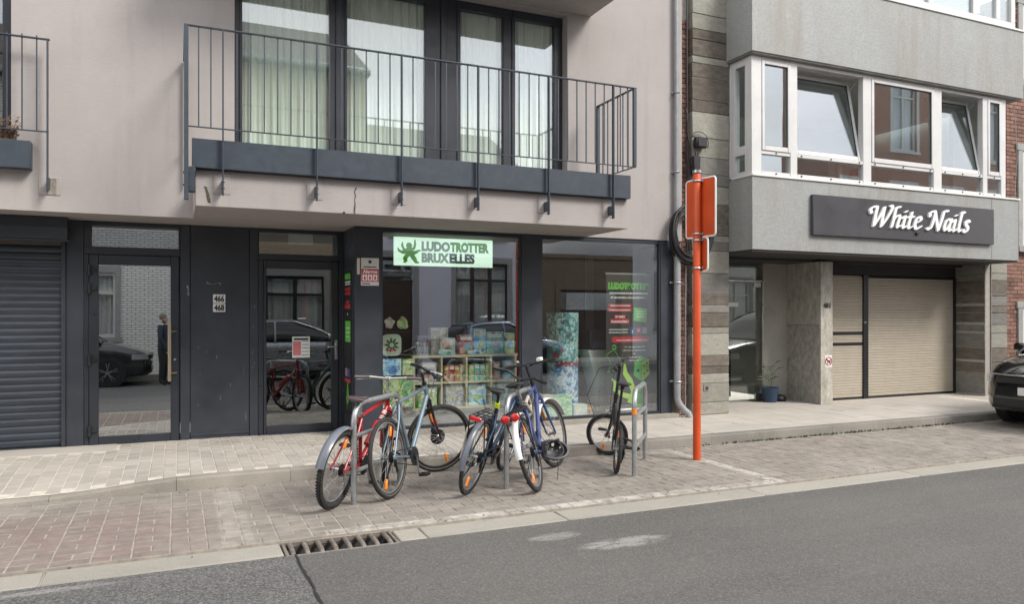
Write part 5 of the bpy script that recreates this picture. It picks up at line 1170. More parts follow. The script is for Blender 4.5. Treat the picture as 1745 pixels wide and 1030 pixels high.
o = bx('black_case', mat('black_case_plastic', (.04, .042, .055), .35, 0, .3, 20), None, XA(1008, YPd), XA(1040, YPd), YPd+.04, YPd+.26, zt+.0005, ZA(563, 1020, YPd), .006); tag(o, 'small black display case standing on the tapered pedestal', 'case')
bx('front_window', mat('case_front', (.10, .11, .15), .2), o, XA(1012, YPd), XA(1037, YPd), YPd+.036, YPd+.0395, zt+.02, ZA(582, 1020, YPd))
# roll-up banner
YRB = 9.36; xa, xb = XA(1033, YRB), XA(1110, YRB); z0, z1 = .14, ZA(468, 1033, YRB); w = xb-xa; h = z1-z0
M_BAN = mat('banner_cloth', (.035, .04, .037), .6, 0, .1, 2)
ru = empty('rollup_banner', ((xa+xb)/2, YRB, .06), 'black roll-up banner headed LUDOTROTTER with green dice at the right of the shop window', 'banner')
bx('cloth', M_BAN, ru, xa, xb, YRB, YRB+.003, z0, z1); bx('top_bar', M_STEEL, ru, xa-.012, xb+.004, YRB-.008, YRB+.014, z1, z1+.028, .004)
m = MB(); m.box(xa-.02, xb+.02, YRB-.06, YRB+.07, .062, .138, .02); m.build('base', M_STEEL, ru); m = MB(); m.cyl(((xa+xb)/2, YRB+.03, .13), ((xa+xb)/2, YRB+.03, z1), .01, 8); m.build('support_pole', M_STEEL, ru)
yb = YRB-.0015
def bt(s_, fx, fz, size, mt, fit, bold=.004, align='LEFT', name='lettering'): return text(name, s_, xa+w*fx, yb, z0+h*fz, size, mt, ru, bold=bold, align=align, fit=w*fit, ext=.0003)
def bb(name, mt, fx0, fx1, fz0, fz1, lift=0): return bx(name, mt, ru, xa+w*fx0, xa+w*fx1, yb-.0004-lift, yb-lift, z0+h*fz0, z0+h*fz1)
bt('LUDOTROTTER', .04, .895, .115, M_INKG, .92, .012)
bt('VOS MAGASINS DE JEUX DE SOCIETE', .06, .855, .035, M_INKW, .86, .002); bt('ET DE CARTES A COLLECTIONNER !', .10, .822, .035, M_INKW, .78, .002)
bb('red_band', M_INKR, .05, .56, .757, .781); bb('red_band', M_INKR, .03, .56, .722, .750)
yb -= .001; bt('VENEZ EN NOS SOIREES', .08, .762, .030, M_INKW, .44, .001); bt('TOURNOIS & EVENEMENTS', .06, .729, .030, M_INKW, .47, .001); yb += .001
bb('red_band', M_INKR, .18, .42, .672, .70); bb('red_band', M_INKR, .09, .50, .633, .668)
yb -= .001; bt('ET BIEN', .2, .678, .032, M_INKW, .2, .002); bt('PLUS ENCORE !', .11, .641, .036, M_INKW, .37, .002); yb += .001
m = MB(); m.add([(xa+w*.60, yb, z0+h*.655), (xa+w*.88, yb, z0+h*.64), (xa+w*.90, yb, z0+h*.745), (xa+w*.61, yb, z0+h*.755)], [(0, 1, 2, 3)]); m.build('green_card', M_INKG, ru, smooth=False)
for i in range(3): yb -= .001; bb('white_line', M_INKW, .66, .84, .68+.02*i, .686+.02*i); yb += .001
bt('RETROUVEZ LES EVENEMENTS', .06, .583, .024, M_INKW, .42, .001); bt('SUR NOS RESEAUX SOCIAUX', .06, .562, .024, M_INKW, .42, .001)
for i, c in enumerate(((.05, .12, .34), (.38, .06, .10), (.3, .33, .33))): bb('icon', mat('icon_ink', c, .5), .52+.135*i, .63+.135*i, .555, .605)
yb -= .001; bt('f', .56, .56, .06, M_INKW, .03, .004); yb += .001
q_ = MB(); xi, zi = xa+w*.71, z0+h*.58; q_.ring((xi, yb-.001, zi), (0, 1, 0), .016, .003, 16, 5); q_.build('icon_mark', M_INKW, ru)
m = MB(); x0r, x1r = xa+w*.12, xa+w*.97; za_, zb_ = z0+h*.49, z0+h*.535; r = (zb_-za_)/2; P_ = [(x1r-r+r*cos(a), (za_+zb_)/2+r*sin(a)) for a in [-pi/2+pi*k/8 for k in range(9)]]+[(x0r+r+r*cos(a), (za_+zb_)/2+r*sin(a)) for a in [pi/2+pi*k/8 for k in range(9)]]
m.prism(P_, 'y', yb-.0004, yb); m.build('red_pill', M_INKR, ru, angle=20); yb -= .001; bt('www.bruxelles.ludotrotter.com', .22, .503, .03, M_INKW, .68, .001); yb += .001
for i, (s_, f0, f1) in enumerate((('Av. Georges Henri 302', .40, .46), ('1200 Woluwe Saint-Lambert', .36, .52), ('&', .60, .04), ('Rue du Bailli 20', .47, .28), ('1000 Bruxelles', .50, .22))): bt(s_, f0, .452-.026*i, .022, M_INKW, f1, .0005)
# paper-folding line figure, green die and tentacle shapes
m = MB()
def ln(pts, r=.005): m.tube([(xa+w*a, yb-.002, z0+h*b_) for a, b_ in pts], r, 5)
ln([(.16, .44), (.0, .40)]); ln([(.16, .44), (.34, .34), (.30, .29)]); ln([(.0, .40), (.10, .34), (.03, .27), (.26, .29)]); m.ring((xa+w*.17, yb-.002, z0+h*.455), (0, 1, 0), .028, .008, 14, 5); m.build('line_figure', mat('bright_green_print', (.16, .55, .09), .45), ru)
M_BG = mat('yellow_green_print', (.45, .75, .10), .45); M_DG = mat('die_green', (.10, .45, .10), .45)
m = MB(); m.add([(xa+w*.60, yb, z0+h*.24), (xa+w*.78, yb, z0+h*.19), (xa+w*.78, yb, z0+h*.34), (xa+w*.62, yb, z0+h*.34)], [(0, 1, 2, 3)]); m.add([(xa+w*.62, yb, z0+h*.342), (xa+w*.78, yb, z0+h*.342), (xa+w*.93, yb, z0+h*.365), (xa+w*.76, yb, z0+h*.385)], [(0, 1, 2, 3)]); m.build('die_face', M_DG, ru, smooth=False)
m = MB(); m.add([(xa+w*.785, yb, z0+h*.19), (xa+w*.96, yb, z0+h*.245), (xa+w*.94, yb, z0+h*.362), (xa+w*.785, yb, z0+h*.34)], [(0, 1, 2, 3)]); m.build('die_side', M_BG, ru, smooth=False)
m = MB()
for (a, b_) in ((.70, .275), (.83, .31), (.90, .33), (.84, .25), (.91, .27)): m.cyl((xa+w*a, yb-.002, z0+h*b_), (xa+w*a, yb-.0005, z0+h*b_), .022 if a < .8 else .014, 12)
m.build('die_pips', M_INKK, ru)
def blob(pts, ws, nm, mt):
    mm = MB(); vs = []; n = len(pts)
    for i, (a, b_) in enumerate(pts):
        p = pts[max(0, i-1)]; q = pts[min(n-1, i+1)]; dx, dz = (q[0]-p[0])*w, (q[1]-p[1])*h; l = sqrt(dx*dx+dz*dz)
        vs += [(xa+w*a-dz/l*ws[i], yb-.0005, z0+h*b_+dx/l*ws[i]), (xa+w*a+dz/l*ws[i], yb-.0005, z0+h*b_-dx/l*ws[i])]
    mm.add(vs, [(2*i, 2*i+1, 2*i+3, 2*i+2) for i in range(n-1)]); mm.build(nm, mt, ru, smooth=False)
blob([(.86, .19), (.74, .12), (.76, .05), (.70, .0)], [.05, .07, .08, .09], 'green_shape', M_DG)
blob([(.40, .33), (.41, .26), (.52, .20), (.60, .12), (.52, .03)], [.015, .04, .045, .045, .05], 'green_shape', M_BG); blob([(.12, .22), (.20, .19), (.18, .14), (.34, .10), (.50, .08)], [.012, .03, .03, .035, .04], 'green_shape', M_BG)

# ================================================================ SALON SIGN, NUMBER, NO-DOG SIGN
YSG = YBY-.06
xa, xb = XA(1386, YSG), XA(1694, YSG); z0, z1 = ZA(400, 1386, YSG), ZA(331, 1386, YSG); w = xb-xa; h = z1-z0
sg = empty('salon_sign', ((xa+xb)/2, YSG, z0), 'dark grey sign board with raised white script reading White Nails', 'sign')
bx('board', mat('charcoal_panel', (.055, .055, .062), .35, 0, .08, 1.5), sg, xa, xb, YSG, YBY-.002, z0, z1, .004)
# script letters drawn with a broad slanted nib: the stroke outline is traced from a distance field, then given depth
import numpy as np
def nib(paths, sc, ox, oz, th=.032, nw=.17, ang=.42):
    dx, dz = nw/2*cos(ang)*sc, nw/2*sin(ang)*sc; pts_ = []
    for pts in paths:
        P_ = [pts[0]]+pts+[pts[-1]]
        for i in range(1, len(P_)-2):
            a, b_, c, d = [Vector(p) for p in P_[i-1:i+3]]
            for k in range(14):
                t_ = k/14; q = .5*((2*b_)+(c-a)*t_+(2*a-5*b_+4*c-d)*t_*t_+(3*b_-a-3*c+d)*t_**3); pts_.append((ox+sc*(q.x+.22*q.y), oz+sc*q.y))
        q = Vector(pts[-1]); pts_.append((ox+sc*(q.x+.22*q.y), oz+sc*q.y))
    Q = np.array(pts_); x0, x1, zlo, zhi = Q[:, 0].min()-.06, Q[:, 0].max()+.06, Q[:, 1].min()-.05, Q[:, 1].max()+.05; h_ = .0052
    gx = np.arange(x0, x1, h_); gz = np.arange(zlo, zhi, h_); XX, ZZ = np.meshgrid(gx, gz, indexing='ij'); D = np.full(XX.shape, 9.0); L2 = dx*dx+dz*dz
    for (px, pz) in Q:
        rx, rz = XX-px, ZZ-pz; t_ = np.clip((rx*dx+rz*dz)/L2, -1, 1); D = np.minimum(D, np.hypot(rx-t_*dx, rz-t_*dz))
    D -= .0075
    mm = MB(); V = {}; front = []; edges = []
    def vid(key, x, z):
        if key not in V: V[key] = len(mm.v); mm.v += [(x, YSG-th, z), (x, YSG-.001, z)]
        return V[key]
    nx, nz_ = D.shape
    for i in range(nx-1):
        for j in range(nz_-1):
            c = [(i, j), (i+1, j), (i+1, j+1), (i, j+1)]; dv = [D[p] for p in c]
            if min(dv) >= 0: continue
            poly = []
            for k in range(4):
                p, q = c[k], c[(k+1) % 4]; a, b_ = dv[k], dv[(k+1) % 4]
                if a < 0: poly.append((vid(p, gx[p[0]], gz[p[1]]), False))
                if (a < 0) != (b_ < 0):
                    t_ = a/(a-b_); lo, hi = min(p, q), max(p, q)
                    poly.append((vid((lo, hi), gx[p[0]]+(gx[q[0]]-gx[p[0]])*t_, gz[p[1]]+(gz[q[1]]-gz[p[1]])*t_), True))
            if len(poly) >= 3:
                mm.f.append(tuple(p[0] for p in poly)); n = len(poly)
                for k in range(n):
                    if poly[k][1] and poly[(k+1) % n][1]: mm.f.append((poly[k][0], poly[k][0]+1, poly[(k+1) % n][0]+1, poly[(k+1) % n][0]))
    return mm
GL = {
 'W': (.95, [[(-.04, .62), (-.10, .78), (.02, .92), (.16, .93), (.18, .86), (.16, .5), (.15, .02)], [(.15, .02), (.35, .45), (.52, .93)], [(.52, .90), (.50, .5), (.50, .02)], [(.50, .02), (.70, .4), (.86, .8), (.88, 1.0), (.80, 1.03)]]),
 'h': (.50, [[(.30, 1.0), (.16, .98), (.11, .85), (.08, .4), (.04, .02)], [(.07, .35), (.20, .55), (.31, .60), (.35, .5), (.31, .2), (.32, .03), (.44, .10)]]),
 'i': (.27, [[(.0, .48), (.10, .58), (.10, .4), (.07, .1), (.12, .02), (.22, .10)], [(.11, .80), (.15, .82)]]),
 't': (.32, [[(.14, .78), (.10, .5), (.06, .15), (.11, .02), (.24, .09)], [(-.02, .55), (.10, .57), (.25, .58)]]),
 'e': (.42, [[(.06, .30), (.24, .38), (.31, .50), (.22, .60), (.10, .50), (.04, .25), (.10, .04), (.22, .03), (.36, .14)]]),
 ' ': (.36, []),
 'N': (.72, [[(-.05, .66), (-.06, .82), (.06, .92), (.18, .90), (.17, .6), (.08, .12), (-.04, .03), (-.10, .08)], [(.18, .90), (.30, .5), (.46, .0)], [(.46, .0), (.56, .5), (.62, .90), (.72, 1.0), (.82, .98)]]),
 'a': (.44, [[(.32, .50), (.22, .60), (.09, .48), (.03, .2), (.09, .03), (.22, .18), (.31, .45)], [(.34, .60), (.29, .3), (.28, .06), (.36, .03), (.42, .10)]]),
 'l': (.30, [[(.26, .97), (.14, .99), (.12, .8), (.07, .25), (.11, .02), (.24, .10)]]),
 's': (.36, [[(.29, .52), (.20, .60), (.11, .52), (.13, .38), (.25, .22), (.20, .04), (.08, .02), (.0, .12)]]),
}
word = 'White Nails'; tot = sum(GL[c][0] for c in word)
xl, xr_ = XA(1476, YSG), XA(1649, YSG); zl_, zh_ = ZA(387, 1500, YSG), ZA(351, 1500, YSG); sc_z = (zh_-zl_)
scx = (xr_-xl)/(tot*1.0+.12)
M_LET = mat('white_letters', (.80, .80, .80), .35, 0, .02)
x = xl+.06
for c in word:
    adv, P_ = GL[c]
    if P_:
        mm = nib([[(px*scx/sc_z, pz) for px, pz in p] for p in P_], sc_z, x, zl_); mm.build('letter', M_LET, sg, smooth=False)
    x += adv*scx
m = MB(); xk, zk = XA(1562, YSG), ZA(401, 1562, YSG); m.box(xk-.03, xk+.03, YSG-.03, YSG-.001, zk, zk+.05, .008); m.build('cable_gland', M_BLACK, sg)
# number on the marble pier
xm = (MX0+MX1)/2
t_ = text('pier_number', '481', xm-.005, MY0-.004, ZA(525, 1411, MY0), .115, M_INKK, sb, bold=.003, align='CENTER', fit=.155, ext=.004)
# no-dog sign
xm = XA(1411.5, MY0); zm = ZA(616, 1411, MY0)
nd = empty('no_dogs_sign', (xm, MY0-.004, zm-.1), 'round no dogs sign, black dog struck through in red, on the marble pier', 'sign')
m = MB(); m.box(xm-.075, xm+.075, MY0-.004, MY0-.001, zm-.10, zm+.10); m.build('plate', M_PLATE, nd)
m = MB(); m.ring((xm, MY0-.006, zm), (0, 1, 0), .068, .009, 28, 6, .5); d = .048; m.tube([(xm-d, MY0-.0075, zm+d), (xm+d, MY0-.0075, zm-d)], .007, 6); m.build('red_ring', M_INKR, nd)
m = MB(); P_ = [(-.05, .03), (-.035, .042), (-.02, .03), (-.012, .012), (.03, .012), (.05, .04), (.044, .008), (.04, -.05), (.028, -.05), (.024, -.014), (-.006, -.014), (-.012, -.05), (-.024, -.05), (-.024, .008), (-.05, .014)]
m.prism([(xm+a, zm+b_) for a, b_ in P_], 'y', MY0-.0062, MY0-.0045); m.build('dog', M_INKK, nd, smooth=False)
# items on the salon window ledge
yb_ = YB2+.22
for (px, nm, lab, prof, c, cat) in ((1430, 'flask', 'steel thermos flask on the ledge behind the salon window', [(0, .05), (.26, .05), (.30, .042), (.31, .045), (.40, .042), (.42, .03)], (.3, .31, .3), 'flask'), (1411, 'bowl', 'brown round bowl on the ledge behind the salon window', [(0, .06), (.06, .12), (.10, .10), (.12, .04)], (.16, .12, .07), 'bowl'), (1458, 'bag', 'red and grey bag on the ledge behind the salon window', [(0, .10), (.12, .13), (.24, .09), (.30, .03)], (.34, .10, .10), 'bag')):
    m = MB(); m.lathe((XA(px, yb_), yb_, 3.522), (0, 0, 1), prof, 16); tag(m.build(nm, mat(nm+'_finish', c, .35, .4 if nm == 'flask' else 0)), lab, cat)
# ================================================================ BICYCLE STANDS
STAZ = radians(40.5)
def stand(px, py, label):
    b0 = GP(px, py, Z_BAY); dx, dy = sin(STAZ), cos(STAZ); L_ = .90; H_ = .875; r = .16; c = .0245
    o = empty('bicycle_stand', (b0.x, b0.y, Z_BAY), label, 'bicycle stand', 'galvanised bicycle stands in the bay')
    def P(s, z): return (b0.x+dx*s, b0.y+dy*s, Z_BAY+z)
    pts = [P(0, -.02), P(0, .3), P(0, H_-c-r)]+[P(r-r*cos(a), H_-c-r+r*sin(a)) for a in [pi/2*k/8 for k in range(1, 9)]]+[P(L_-r+r*sin(a), H_-c-r+r*cos(a)) for a in [pi/2*k/8 for k in range(0, 9)]]+[P(L_, .3), P(L_, -.02)]
    m = MB(); m.tube(pts, c, 14, up=(dy, -dx, 0)); m.build('hoop', M_GALV, o)
    for z in (.58, .28): m = MB(); m.cyl(P(.02, z), P(L_-.02, z), .019, 12); m.build('crossbar', M_GALV, o)
    for s in (0, L_):
        m = MB(); m.lathe(P(s, -.004), (0, 0, 1), [(0, .055), (.009, .052), (.010, .03)], 14); m.build('foot', M_KERB, o)
    if 'right' in label:
        m = MB(); m.lathe(P(0, .615), (0, 0, 1), [(0, c+.001), (.055, c+.001)], 16); m.build('sticker', M_AMBER, o)
    return b0
stand(603, 862, 'left galvanised bicycle stand between the red and the light blue bicycle')
stand(863, 835, 'middle galvanised bicycle stand between the two blue city bicycles')
stand(1081, 813, 'right galvanised bicycle stand with an orange sticker beside the folding bicycle')

# ================================================================ BICYCLES
def lerp(a, b_, t_): return Vector(a).lerp(Vector(b_), t_)
def arc_strip(m, c, R, a0, a1, wd, N_=24, M_=None, crown=.016):
    vs = []; K = 6
    for i in range(N_+1):
        a = a0+(a1-a0)*i/N_
        for k in range(K+1):
            u = -1+2*k/K; rr = R+crown*(1-u*u); vs.append((c[0]+rr*cos(a), c[1]+u*wd/2, c[2]+rr*sin(a)))
    for i in range(N_+1):
        a = a0+(a1-a0)*i/N_
        for k in range(K+1):
            u = -1+2*k/K; rr = R+crown*(1-u*u)-.003; vs.append((c[0]+rr*cos(a), c[1]+u*wd/2*.98, c[2]+rr*sin(a)))
    n = (N_+1)*(K+1); q = K+1; fs = []
    for i in range(N_):
        for k in range(K): fs += [(i*q+k, i*q+k+1, (i+1)*q+k+1, (i+1)*q+k), (n+i*q+k, n+(i+1)*q+k, n+(i+1)*q+k+1, n+i*q+k+1)]
        fs += [(i*q, (i+1)*q, n+(i+1)*q, n+i*q), (i*q+K, n+i*q+K, n+(i+1)*q+K, (i+1)*q+K)]
    for i in (0, N_): fs.append(tuple(i*q+k for k in range(q))+tuple(n+i*q+k for k in range(K, -1, -1)))
    m.add(vs, fs)
def wheel(root, c, R, rt, X=None, knob=False, disc=False, rimmat=None, refl=2, rot=0.0, cassette=False, wall=None, nsp=28):
    X = X or Matrix.Identity(4)
    def B(m, name, mt, par, **k): m.xform(X); return m.build(name, mt, par, **k)
    m = MB(); m.ring(c, (0, 1, 0), R-2*rt-.009, .0105, 48, 8, .9); w = B(m, 'wheel', rimmat or M_SPOKE, root)
    m = MB(); m.ring(c, (0, 1, 0), R-rt, rt, 56, 10)
    if knob:
        for i in range(72):
            a = 2*pi*i/72
            for s in (-1, 0, 1):
                aa = a+(.5 if s else 0)*2*pi/72; q = MB(); q.box(-.006, .006, -.006, .006, -.004, .004)
                rr = R-rt+(rt+.001)*cos(s*.75); q.xform(Matrix.Translation((c[0]+rr*cos(aa), c[1]+(rt+.001)*sin(s*.75), c[2]+rr*sin(aa))) @ Matrix.Rotation(-aa+pi/2, 4, 'Y')); m.add(q.v, q.f)
    B(m, 'tyre', M_RUBBER, w)
    if wall:
        m = MB(); m.ring((c[0], c[1]-rt*.62, c[2]), (0, 1, 0), R-rt*1.35, .006, 48, 6); m.ring((c[0], c[1]+rt*.62, c[2]), (0, 1, 0), R-rt*1.35, .006, 48, 6); B(m, 'tyre_wall', wall, w)
    m = MB(); m.cyl((c[0], c[1]-.055, c[2]), (c[0], c[1]+.055, c[2]), .010, 10); m.lathe((c[0], c[1]-.034, c[2]), (0, 1, 0), [(0, .026), (.006, .026), (.012, .016), (.056, .016), (.062, .026), (.068, .026)], 14); B(m, 'hub', M_CHROME, w)
    m = MB()
    for i in range(nsp):
        a = 2*pi*i/nsp+rot; s = -.031 if i % 2 else .031; h = a+(.75 if (i//2) % 2 else -.75)
        m.tube([(c[0]+.024*cos(h), c[1]+s, c[2]+.024*sin(h)), (c[0]+(R-2*rt-.014)*cos(a), c[1]+s*.12, c[2]+(R-2*rt-.014)*sin(a))], .0011, 4, cap=False)
    B(m, 'spokes', M_SPOKE, w, kind='stuff')
    for i in range(refl):
        a = rot+.9+2*pi*i/max(1, refl); rr = R*.66; q = MB(); q.box(-.045, .045, -.010, .010, -.014, .014, .004); q.xform(Matrix.Translation((c[0]+rr*cos(a), c[1], c[2]+rr*sin(a))) @ Matrix.Rotation(-a, 4, 'Y')); B(q, 'reflector', M_AMBER, w)
    if disc:
        m = MB(); m.lathe((c[0], c[1]+.040, c[2]), (0, 1, 0), [(0, .080), (.002, .080)], 28); B(m, 'brake_disc', M_DARKMET, w)
    if cassette:
        m = MB()
        for i in range(6): m.lathe((c[0], c[1]-.030-.005*i, c[2]), (0, 1, 0), [(0, .052-.005*i), (.002, .052-.005*i)], 20)
        B(m, 'cassette', M_DARKMET, w)
    return w
def bicycle(label, px, py, az, lean, steer, frame, R=.345, rt=.017, wb=1.06, saddle=True, sad_h=.96, bar='flat', bar_h=1.02, bar_w=.60, knob=False, rear_guard=None, front_guard=None, rack=False, disc=False,
            step=False, fold=False, seat_top=.80, fork_mat=None, post_band=None, rear_light=None, wall=None, grip=None, sus=False, barmat=None, crank=.6, refl=2, name='bicycle', kids=True, seat_x=None, extra=None, stem_x=0.0, bar_y=0.0):
    root = empty(name, (0, 0, 0)); tag(root, label, 'bicycle', 'bicycles parked at the stands'); WO[root.as_pointer()] = (0, 0, 0)
    grip = grip or M_BLACK; barmat = barmat or M_CHROME; fork_mat = fork_mat or frame
    rh = Vector((0, 0, R)); fh = Vector((wb, 0, R))
    bb_ = Vector((.44 if not fold else .40, 0, .285 if not fold else .29))
    crown = Vector((wb-.155, 0, 2*R+.045)) if not fold else Vector((wb-.12, 0, 2*R+.04))
    ax = Vector((-.31, 0, .95)).normalized() if not fold else Vector((-.25, 0, .97)).normalized()
    hb = crown+ax*.02; ht = hb+ax*(.15 if not fold else .13)
    st = bb_+Vector((-.292, 0, .956))*((seat_top-bb_.z)/.956)
    S = Matrix.Translation(crown) @ Matrix.Rotation(steer, 4, ax) @ Matrix.Translation(-crown)
    # frame
    m = MB()
    if fold:
        m.tube([bb_+Vector((-.03, 0, .10)), lerp(bb_, hb, .5)+Vector((0, 0, .03)), hb+ax*.05], [.028, .032, .030], 12)
        m.tube([bb_, st], .019, 12); m.tube([hb-ax*.01, ht], .023, 14)
    elif step:
        m.tube([hb+ax*.03, lerp(hb, bb_, .5)+Vector((-.01, 0, -.05)), bb_], [.019, .021, .019], 12); m.tube([ht-ax*.03, lerp(ht, bb_, .45)+Vector((-.03, 0, .0)), lerp(bb_, st, .42)], .015, 12); m.tube([bb_, st], .017, 12); m.tube([hb-ax*.01, ht], .021, 14)
    else:
        m.tube([hb+ax*.035, bb_], .0225, 12); m.tube([ht-ax*.035, st-Vector((-.01, 0, .03))], .017, 12); m.tube([bb_, st], .0172, 12); m.tube([hb-ax*.01, ht], .023, 14)
    m.cyl(bb_-Vector((0, .036, 0)), bb_+Vector((0, .036, 0)), .023, 14)
    for s in (-1, 1):
        e = rh+Vector((0, s*.060, 0)); m.tube([bb_+Vector((-.02, s*.018, 0)), lerp(bb_, rh, .45)+Vector((0, s*.042, 0)), e], [.012, .0105, .009], 8)
        so = st-Vector((-.008, 0, .05)) if not fold else lerp(bb_, st, .55)
        m.tube([so+Vector((0, s*.014, 0)), lerp(so, rh, .3)+Vector((0, s*.040, 0)), e], [.010, .009, .008], 8)
        q = MB(); q.box(-.022, .022, e.y-.003, e.y+.003, R-.02, R+.02, .002); m.add(q.v, q.f)
    m.build('frame', frame, root)
    # fork
    m = MB(); up_ = -ax
    for s in (-1, 1):
        top = crown+Vector((0, s*.042, 0)); mid_ = top+(-ax)*.16; e = fh+Vector((0, s*.052, 0))
        if sus: m.tube([top, mid_], .016, 10); m.tube([mid_, lerp(mid_, e, .9), e], [.021, .019, .012], 10)
        else: m.tube([top, lerp(top, e, .5)+Vector((-.012, s*.004, 0)), e], [.016, .014, .009], 10)
    m.tube([crown+Vector((0, -.046, 0)), crown+Vector((0, 0, .018)), crown+Vector((0, .046, 0))], .019, 10); m.tube([crown, hb], .02, 10); m.xform(S); m.build('fork', fork_mat, root)
    m = MB(); stem_h = bar_h; k_ = (bar_h-ht.z)/ax.z; stt = ht+ax*max(.02, k_-.0); clamp = stt+Vector((.06+stem_x, 0, .012))
    if fold: m.tube([ht-ax*.0, stt], .017, 12); clamp = stt+Vector((0.02, 0, .01)); m.tube([stt, clamp], .015, 10); m.cyl(ht-ax*.0, ht+ax*.05, .028, 12)
    else: m.tube([ht, stt], .0145, 12); m.tube([stt-ax*.012, clamp], [.019, .016], 10); m.cyl(ht-ax*.004, ht+ax*.022, .024, 14)
    m.cyl(clamp+Vector((0, -.026, 0)), clamp+Vector((0, .026, 0)), .021, 12); m.xform(S); m.build('stem', M_DARKMET if barmat is M_DARKMET else M_CHROME, root)
    # handlebar
    hw = bar_w/2; back = {'flat': -.05, 'swept': -.17, 'rise': -.08}[bar]; rise = {'flat': .01, 'swept': .035, 'rise': .05}[bar]
    def BP(s, f): 
        return clamp+Vector(((0 if f < .35 else back*((f-.35)/.65)**1.4), s*hw*f, (0 if f < .12 else rise*min(1, (f-.12)/.35))))
    pts = [BP(-1, f) for f in (1, .85, .7, .55, .4, .25, .1)]+[BP(1, f) for f in (.1, .25, .4, .55, .7, .85, 1)]
    m = MB(); m.tube(pts, .0115, 10); m.xform(S); hb_o = m.build('handlebar', barmat, root)
    for s in (-1, 1):
        m = MB(); m.tube([BP(s, 1.015), BP(s, .99), BP(s, .85), BP(s, .6), BP(s, .585)], [.014, .017, .0158, .0165, .019], 10); m.xform(S); m.build('grip', grip, hb_o)
        m = MB(); a = BP(s, .56); m.tube([a, a+Vector((.03, s*.0, -.014)), BP(s, .72)+Vector((.055, 0, -.025)), BP(s, .98)+Vector((.05, 0, -.03))], [.011, .009, .006, .005], 8); m.cyl(BP(s, .50), BP(s, .555), .016, 10); m.xform(S); m.build('brake_lever', M_CHROME if barmat is not M_DARKMET else M_DARKMET, hb_o)
    # saddle
    sp_top = bb_+Vector((-.292, 0, .956))*((sad_h-.05-bb_.z)/.956)
    if saddle:
        m = MB(); m.tube([st-Vector((-.05, 0, .164))*.5, st, sp_top], .0136, 12); m.cyl(st-(st-bb_).normalized()*.03, st+(st-bb_).normalized()*.004, .0215, 12); m.cyl(sp_top-Vector((.0, .018, 0)), sp_top+Vector((0, .018, 0)), .018, 10); m.build('seat_post', M_CHROME if not fold and not post_band else M_BLACK, root)
        m = MB(); secs = [(-.145, .045, -.004, .020), (-.135, .074, .0, .032), (-.10, .084, .004, .038), (-.05, .068, .0, .034), (0, .042, -.006, .028), (.06, .027, -.008, .024), (.115, .021, -.012, .021), (.135, .013, -.018, .013)]; vs = []; K = 12
        for (dx, hw_, dz, th) in secs:
            for k in range(K):
                a = 2*pi*k/K; zz = sin(a); vs.append((sp_top.x+dx, hw_*cos(a)*(1 if zz > -.2 else .75), sp_top.z+.045+dz+th*(.45*zz if zz > 0 else .9*zz)))
        fs = [(i*K+k, i*K+(k+1) % K, (i+1)*K+(k+1) % K, (i+1)*K+k) for i in range(len(secs)-1) for k in range(K)]+[tuple(range(K))[::-1], tuple((len(secs)-1)*K+k for k in range(K))]
        m.add(vs, fs); sd_ = m.build('saddle', extra.get('saddle', M_BLACK) if extra else M_BLACK, root, angle=60)
        m = MB()
        for s in (-1, 1): m.tube([(sp_top.x-.12, s*.035, sp_top.z+.022), (sp_top.x-.04, s*.022, sp_top.z+.010), (sp_top.x+.04, s*.022, sp_top.z+.010), (sp_top.x+.11, s*.010, sp_top.z+.022)], .0035, 6)
        m.build('rails', M_CHROME, sd_)
    else:
        m = MB(); m.cyl(st-(st-bb_).normalized()*.028, st+(st-bb_).normalized()*.012, .022, 14); m.cyl(st+Vector((-.02, -.022, -.005)), st+Vector((-.02, .022, -.005)), .007, 8); m.build('seat_clamp', M_CHROME, root)
    if post_band:
        d = (st-bb_).normalized(); p = st+d*.03; m = MB(); m.cyl(p, p+d*.045, .024, 14); m.build('reflective_band', post_band, root)
    # drive train
    cr = MB(); cr.lathe(bb_+Vector((0, -.048, 0)), (0, 1, 0), [(0, .088 if not fold else .1), (.003, .088 if not fold else .1)], 32); cr.lathe(bb_+Vector((0, -.056, 0)), (0, 1, 0), [(0, .03), (.02, .03)], 16); cs = cr.build('crankset', M_DARKMET, root)
    for s in (-1, 1):
        a = crank if s < 0 else crank+pi; d = Vector((cos(a), 0, sin(a))); p0 = bb_+Vector((0, s*.064, 0)); p1 = p0+d*.17+Vector((0, s*.014, 0))
        m = MB(); m.tube([p0, p1], [.013, .010], 8, flat=.7); m.build('crank_arm', M_CHROME if not fold else M_BLACK, cs)
        m = MB(); pc = p1+Vector((0, s*.055, 0)); m.cyl(p1, p1+Vector((0, s*.10, 0)), .007, 8)
        for dx in (-.034, .034): m.box(pc.x+dx-.006, pc.x+dx+.006, pc.y-.042, pc.y+.042, pc.z-.011, pc.z+.011, .003)
        for dy in (-.04, .04): m.box(pc.x-.028, pc.x+.028, pc.y+dy-.005, pc.y+dy+.005, pc.z-.010, pc.z+.010, .002)
        m.build('pedal', M_BLACK, cs)
    m = MB()
    for s in (1, -1): m.tube([bb_+Vector((0, -.047, s*.086)), rh+Vector((0, -.044, s*.045-.0))], .0045, 6)
    m.build('chain', M_DARKMET, root)
    m = MB(); m.tube([rh+Vector((.01, -.06, -.02)), rh+Vector((.025, -.058, -.07)), rh+Vector((.05, -.05, -.12))], [.014, .012, .010], 8); m.lathe(rh+Vector((.052, -.054, -.125)), (0, 1, 0), [(0, .02), (.008, .02)], 12); m.lathe(rh+Vector((.02, -.054, -.07)), (0, 1, 0), [(0, .02), (.008, .02)], 12); m.build('derailleur', M_DARKMET if not sus else M_CHROME, root)
